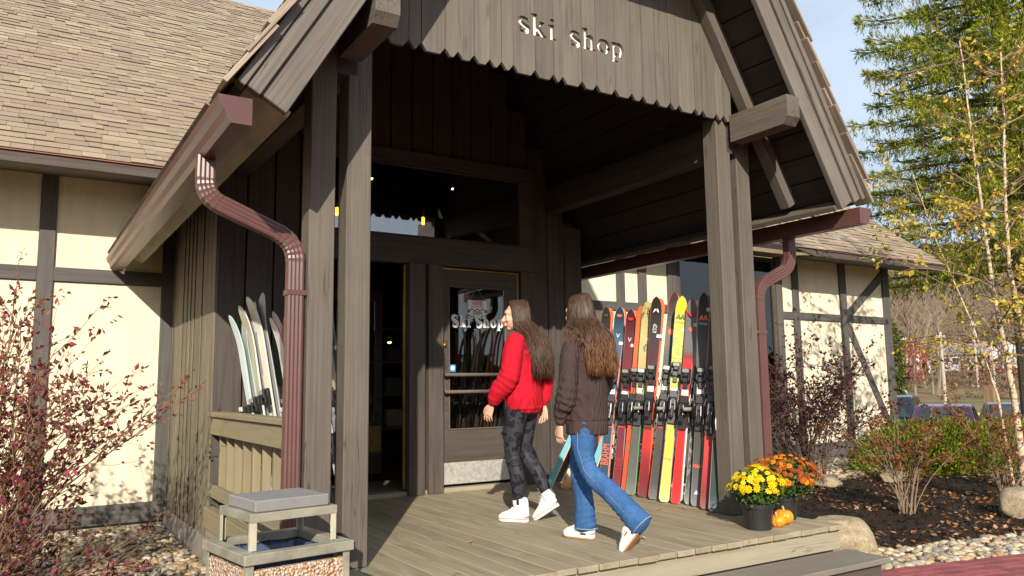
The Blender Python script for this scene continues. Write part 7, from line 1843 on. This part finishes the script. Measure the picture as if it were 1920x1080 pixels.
    for sx in (-1, 1):
        for s in (-1, 1):
            Mw = W @ T(sx * L * 0.31, s * (Wd / 2 - 0.08), 0.33) @ RX(R(90))
            wl = MB().lathe([(0.20, -0.11), (0.31, -0.11), (0.335, -0.08), (0.335, 0.08), (0.31, 0.11), (0.20, 0.11)], 22).build('wheel', BLACK, t, Mw)
            MB().lathe([(0.03, -0.118), (0.20, -0.112), (0.20, 0.112), (0.03, 0.118)], 14).build('rim', STEEL, wl, Mw)
        for s in (-1, 1):
            MB().cbox((sx * (L / 2 - 0.06) - 0.05, s * (Wd / 2 - 0.30) - 0.2, 0.60), (sx * (L / 2 - 0.06) + 0.05, s * (Wd / 2 - 0.30) + 0.2, 0.72), 0.03).build('headlight' if sx > 0 else 'tail_light', flat('lamp lens', (0.6, 0.6, 0.6), 0.1) if sx > 0 else flat('red lens', (0.4, 0.01, 0.01), 0.2), t, W)
car('purple car with a blue tinted windscreen behind the hedge', 60.4, 27.5, 205, (0.20, 0.03, 0.10))
car('blue grey van like car left of the purple car', 57.3, 30.0, 205, (0.03, 0.06, 0.13), True)
car('dark grey car half hidden by the birch trunks', 64.2, 30.0, 212, (0.03, 0.03, 0.035))
# utility poles
WP = wood('pale pole wood', (0.42, 0.37, 0.30), across=12); 
def pole(label, az, d, h, lean_=0.0):
    p = ray_xy(az, d); z = gz(p.x, p.y); t = thing('utility_pole', label, 'utility pole', (p.x, p.y, z), 0, 'utility poles along the road')
    MB().tube([(p.x, p.y, z - 0.3), (p.x + lean_, p.y, z + h)], [0.17, 0.12], 10).build('shaft', WP, t)
    MB().cbox((p.x - 0.75, p.y - 0.06, z + h - 0.55), (p.x + 0.75, p.y + 0.06, z + h - 0.42), 0.01, None).build('crossarm', WP, t)
    for k in (-0.6, -0.2, 0.2, 0.6): MB().lathe([(0.04, 0), (0.06, 0.06), (0.03, 0.14)], 8, T(p.x + k, p.y, z + h - 0.42)).build('insulator', PALE, t)
pole('leftmost pale utility pole beside the green column tree', 58.35, 84, 6.6, -0.5); pole('pale utility pole rising behind the purple car', 60.55, 82, 6.6); pole('thin far utility pole in front of the white house', 62.4, 125, 9.0); pole('farther thin utility pole between house and birch', 63.3, 118, 6.0)
def wire(label, a, b, sag=0.6):
    n = 16; tag(MB().tube([Vector(a).lerp(Vector(b), i / n) + Vector((0, 0, -sag * 4 * (i / n) * (1 - i / n))) for i in range(n + 1)], 0.03, 4).build('overhead_wire', BLACK), label, 'wire', 'overhead wires')
for k in range(3):
    p0, p1, p2 = ray_xy(50, 88), ray_xy(60.55, 82), ray_xy(75, 86); dz = 4.6 + 0.3 * k
    wire('overhead wire left of the pole, height step %s' % ('low', 'middle', 'high')[k], (p0.x, p0.y, dz), (p1.x, p1.y, dz)); wire('overhead wire right of the pole, height step %s' % ('low', 'middle', 'high')[k], (p1.x, p1.y, dz), (p2.x, p2.y, dz))
# houses on the hill
def house(label, az, d, w_, l_, h, roofc, rot, wallc=(0.60, 0.59, 0.57)):
    p = ray_xy(az, d); z = gz(p.x, p.y) - 0.3; W = T(p.x, p.y, z) @ RZ(R(rot)); t = thing('far_house', label, 'house', (p.x, p.y, z), R(rot), 'houses on the far slope')
    wm = plain('house wall ' + label[:10], wallc, 0.8); hw, hl = w_ / 2, l_ / 2; hr = h + hw * 0.62
    m = MB(); m.add([(-hl, -hw, 0), (hl, -hw, 0), (hl, hw, 0), (-hl, hw, 0), (-hl, -hw, h), (hl, -hw, h), (hl, hw, h), (-hl, hw, h), (-hl, 0, hr), (hl, 0, hr)], [(0, 1, 5, 4), (1, 2, 6, 9, 5), (2, 3, 7, 6), (3, 0, 4, 8, 7)]); m.build('wall', wm, t, W)
    rm_ = MB(); o_ = 0.35
    for s in (-1, 1):
        rm_.add([(-hl - o_, s * (hw + o_), h - o_ * 0.62), (hl + o_, s * (hw + o_), h - o_ * 0.62), (hl + o_, 0, hr + 0.05), (-hl - o_, 0, hr + 0.05), (-hl - o_, s * (hw + o_), h - o_ * 0.62 + 0.15), (hl + o_, s * (hw + o_), h - o_ * 0.62 + 0.15), (hl + o_, 0, hr + 0.2), (-hl - o_, 0, hr + 0.2)], [(4, 5, 6, 7), (0, 1, 5, 4), (0, 4, 7, 3), (1, 2, 6, 5), (0, 3, 2, 1)])
    rf = rm_.build('roof', plain('house roof ' + label[:10], roofc, 0.9), t, W); MB().box((-hl * 0.4 - 0.3, -0.3, hr - 0.3), (-hl * 0.4 + 0.3, 0.3, hr + 0.9)).build('chimney', plain('chimney brick', (0.30, 0.12, 0.09), 0.9), rf, W)
    gw = base('far window', (0.05, 0.06, 0.08), 0.1, 0, 0.7)[0]
    for s in (-1, 1):
        for k in range(4):
            x = -hl + l_ * (k + 0.5) / 4
            wn = MB().box((x - 0.62, s * hw - 0.05, h * 0.36), (x + 0.62, s * hw + 0.05, h * 0.80)).build('window', flat('window trim', (0.7, 0.7, 0.68)), t, W); MB().box((x - 0.5, s * hw - 0.07, h * 0.40), (x + 0.5, s * hw + 0.07, h * 0.76)).build('pane', gw, wn, W)
        for k in (-1, 1):
            wn = MB().box((s * hl - 0.05, k * hw * 0.45 - 0.55, h * 0.36), (s * hl + 0.05, k * hw * 0.45 + 0.55, h * 0.80)).build('window', flat('window trim', (0.7, 0.7, 0.68)), t, W); MB().box((s * hl - 0.07, k * hw * 0.45 - 0.45, h * 0.40), (s * hl + 0.07, k * hw * 0.45 + 0.45, h * 0.76)).build('pane', gw, wn, W)
house('white house with brown roof on the far slope behind the birch', 64.1, 165, 6, 10, 2.8, (0.25, 0.19, 0.16), 30); house('pale grey gabled house left of the white one on the slope', 61.9, 162, 5.5, 7, 3.0, (0.30, 0.30, 0.32), 100, (0.55, 0.56, 0.58)); house('small white house with red roof left of the utility poles', 58.9, 158, 4.8, 7, 2.4, (0.35, 0.10, 0.07), 35)
# barrier and signpost at the car park edge
bp = ray_xy(63.2, 47); tag(board('yellow_barrier', (*ray_xy(61.5, 47.5), gz(*ray_xy(61.5, 47.5)) + 0.45), (*ray_xy(66.5, 46.5), gz(*ray_xy(66.5, 46.5)) + 0.45), 0.12, 0.16, plain('yellow paint', (0.62, 0.50, 0.04), 0.6)), 'long low yellow barrier rail at the car park edge', 'barrier')
p = ray_xy(63.0, 40); tag(board('gate_post', (p.x, p.y, gz(p.x, p.y) - 0.1), (p.x, p.y, gz(p.x, p.y) + 1.95), 0.42, 0.30, wood('brown post wood', (0.24, 0.15, 0.08)), up=(1, 0, 0)), 'stout brown wooden post beyond the parked cars', 'post')
# ------------------------------------------------------------------ trees beyond
BARK2 = plain('grey bare bark', (0.22, 0.17, 0.13), 0.9, 0.2, 4, 0)
def bare_tree(m, x, y, h, r, rad, depth=3, spread=0.5):
    def grow(p, d, L, rr, k):
        n = 4; P = [p]; dd = d
        for i in range(n): dd = (dd + Vector((r.gauss(0, .10), r.gauss(0, .10), 0.04))).normalized(); P.append(P[-1] + dd * L / n)
        m.tube(P, [rr * (1 - 0.45 * i / n) for i in range(n + 1)], 5 if k == depth else 3, cap=False)
        if k == 0: return
        for j in range(5 if k == depth else 4):
            q = r.uniform(0.35, 1.0); i = min(n - 1, int(q * n)); pp_ = P[i].lerp(P[i + 1], q * n - i)
            grow(pp_, (dd + Vector((r.gauss(0, spread), r.gauss(0, spread), r.gauss(0.15, .25)))).normalized(), L * r.uniform(0.38, 0.62), rr * 0.42, k - 1)
    grow(Vector((x, y, gz(x, y) - 0.2)), Vector((0, 0, 1)), h * 0.72, rad, depth)
r = random.Random(71)
for az, d, h, lab in ((59.5, 125, 15, 'tall bare grey tree left of the middle utility pole'), (60.15, 112, 13, 'forked bare tree just left of the pale utility pole'), (61.7, 135, 11, 'bare reddish tree right of the utility pole'), (63.8, 130, 14, 'bare tree behind the birch trunks'), (65.4, 120, 14, 'bare tree at the right edge of the view'), (58.9, 140, 14, 'thin bare tree near the corner of the wing')):
    p = ray_xy(az, d); t = thing('bare_tree', lab, 'tree', (p.x, p.y, gz(p.x, p.y)), 0, 'bare trees beyond the car park'); m = MB(); bare_tree(m, p.x, p.y, h, r, 0.20, 3); m.build('trunk', BARK2, t)
    # last leaves
    P = [Vector((p.x + r.gauss(0, h * 0.16), p.y + r.gauss(0, h * 0.16), gz(p.x, p.y) + h * r.uniform(0.35, 1.0))) for i in range(260)]
    V, F, C = leaves_on(P, [Vector((0, 0, 1))] * len(P), 0.20, [(0.30, 0.16, 0.06), (0.24, 0.10, 0.05), (0.36, 0.25, 0.08)], 72, 0.7); o = mk('crown', V, F, LEAF, t, kind='stuff'); set_col(o.data, C)
def leafy(name, label, az, d, h, w_, cols, n, size, seed, group, base_z=0.25):
    p = ray_xy(az, d); z = gz(p.x, p.y); t = thing(name, label, 'tree', (p.x, p.y, z), 0, group); rr = random.Random(seed); P = []; D = []
    for i in range(n):
        v = Vector((rr.gauss(0, 1), rr.gauss(0, 1), rr.gauss(0, 1))).normalized(); k = rr.uniform(0.55, 1.05) * (1 + 0.35 * noise.noise(v * 2.2 + Vector((seed, 0, 0))))
        P.append(Vector((p.x + v.x * w_ * k, p.y + v.y * w_ * k, z + h * (base_z + (1 - base_z) * (0.5 + 0.5 * v.z * k))))); D.append(v)
    V, F, C = leaves_on(P, D, size, cols, seed, 0.6); o = mk('crown', V, F, LEAF, t, kind='stuff'); set_col(o.data, C)
    m = MB(); m.tube([(p.x, p.y, z - 0.2), (p.x, p.y, z + h * 0.7)], [0.12 + h * 0.01, 0.05], 7)
    for i in range(8): a = rr.uniform(0, 6.28); m.tube([(p.x, p.y, z + h * (0.2 + 0.05 * i)), (p.x + w_ * 0.7 * math.cos(a), p.y + w_ * 0.7 * math.sin(a), z + h * (0.4 + 0.06 * i))], [0.06, 0.02], 4)
    m.build('trunk', BARK2, t)
leafy('red_maple', 'small bright red leaved tree behind the parked cars', 58.9, 110, 7.0, 1.7, [(0.42, 0.045, 0.05), (0.36, 0.06, 0.05), (0.30, 0.03, 0.05)], 1300, 0.22, 81, 'autumn coloured trees')
leafy('arborvitae', 'narrow green column tree at the corner of the wing', 57.75, 50, 5.6, 0.55, [(0.10, 0.13, 0.025), (0.07, 0.10, 0.02), (0.13, 0.15, 0.04)], 3600, 0.20, 82, 'autumn coloured trees', 0.0)
leafy('orange_bush', 'orange leaved bush at the right edge beyond the birch', 65.6, 100, 6.0, 2.6, [(0.50, 0.24, 0.03), (0.55, 0.32, 0.04), (0.42, 0.16, 0.03)], 1500, 0.24, 83, 'autumn coloured trees', 0.05)
leafy('yellow_sapling', 'thin yellow leaved sapling between the utility poles', 59.9, 115, 7.0, 1.6, [(0.55, 0.38, 0.04), (0.5, 0.42, 0.06)], 420, 0.22, 84, 'autumn coloured trees', 0.35)
leafy('russet_bush', 'russet twiggy bush below the white house', 61.7, 130, 7.5, 3.4, [(0.24, 0.11, 0.075), (0.20, 0.10, 0.075), (0.28, 0.14, 0.09)], 3200, 0.20, 85, 'autumn coloured trees', 0.0)
leafy('russet_bush', 'red brown bush behind the stout wooden post', 63.4, 105, 4.6, 2.2, [(0.28, 0.08, 0.06), (0.24, 0.10, 0.07)], 1800, 0.18, 86, 'autumn coloured trees', 0.0)
# the bare wood on the hillside: one mass
m = MB(); r = random.Random(91)
for i in range(820):
    az = r.uniform(50, 74); d = r.uniform(150, 400) if r.random() < 0.85 else r.uniform(120, 160); p = ray_xy(az, d)
    if 60.5 < az < 65.5 and d < 200: continue
    h = r.uniform(8, 15); z = gz(p.x, p.y); lx = r.gauss(0, .5)
    m.tube([(p.x, p.y, z - 0.5), (p.x + lx, p.y, z + h)], [0.20, 0.05], 3, cap=False)
    for j in range(11):
        a = r.uniform(0, 6.28); z0 = z + h * r.uniform(0.25, 0.9); L = h * r.uniform(0.12, 0.30)
        m.tube([(p.x + lx * (z0 - z) / h, p.y, z0), (p.x + L * 0.7 * math.cos(a), p.y + L * 0.7 * math.sin(a), z0 + L)], [0.09, 0.03], 3, cap=False)
tag(m.build('hillside_wood', plain('hillside bark', (0.20, 0.145, 0.105), 0.95, 0.3, 0.05, 0), kind='stuff'), 'bare brown wood covering the far hillside', 'wood')
P = []; D = []
for i in range(16000):
    az = r.uniform(50, 74); d = r.uniform(120, 390); p = ray_xy(az, d)
    if 61 < az < 65 and 165 < d < 215: continue
    P.append(Vector((p.x, p.y, gz(p.x, p.y) + r.uniform(0, 3.5) * (1 if d > 140 else 0.5)))); D.append(Vector((0, 0, 1)))
V, F, C = leaves_on(P, D, 0.62, [(0.20, 0.12, 0.07), (0.16, 0.10, 0.06), (0.24, 0.16, 0.09), (0.15, 0.14, 0.05), (0.26, 0.13, 0.06)], 92, 0.7); o = mk('hillside_scrub', V, F, LEAF, None, kind='stuff'); set_col(o.data, C); tag(o, 'brown scrub and leaf litter on the far hillside', 'scrub')
# unseen trees behind the camera, added to darken the reflections in the glass
P = []; D = []; m = MB()
for i in range(70):
    x = -62 + i * 2.0 + r.uniform(-.8, .8); y = -48 + r.uniform(-6, 6); h = r.uniform(4.5, 7.2); z = -0.4
    m.tube([(x, y, z), (x, y, z + h)], [0.22, 0.05], 5)
    for j in range(90):
        f = r.uniform(0.08, 1); P.append(Vector((x + r.gauss(0, 1.7 * (1.1 - f)), y + r.gauss(0, 1.7 * (1.1 - f)), z + h * f))); D.append(Vector((0, 0, -1)))
V, F, C = leaves_on(P, D, 1.5, [(0.03, 0.05, 0.012), (0.04, 0.055, 0.015), (0.025, 0.04, 0.01)], 93, 0.6); o = mk('reflection_trees', V, F, LEAF, None, kind='stuff'); set_col(o.data, C); tag(o, 'unseen row of dark evergreen trees added for the glass reflections', 'trees')
m.build('trunks', BARK2, o)
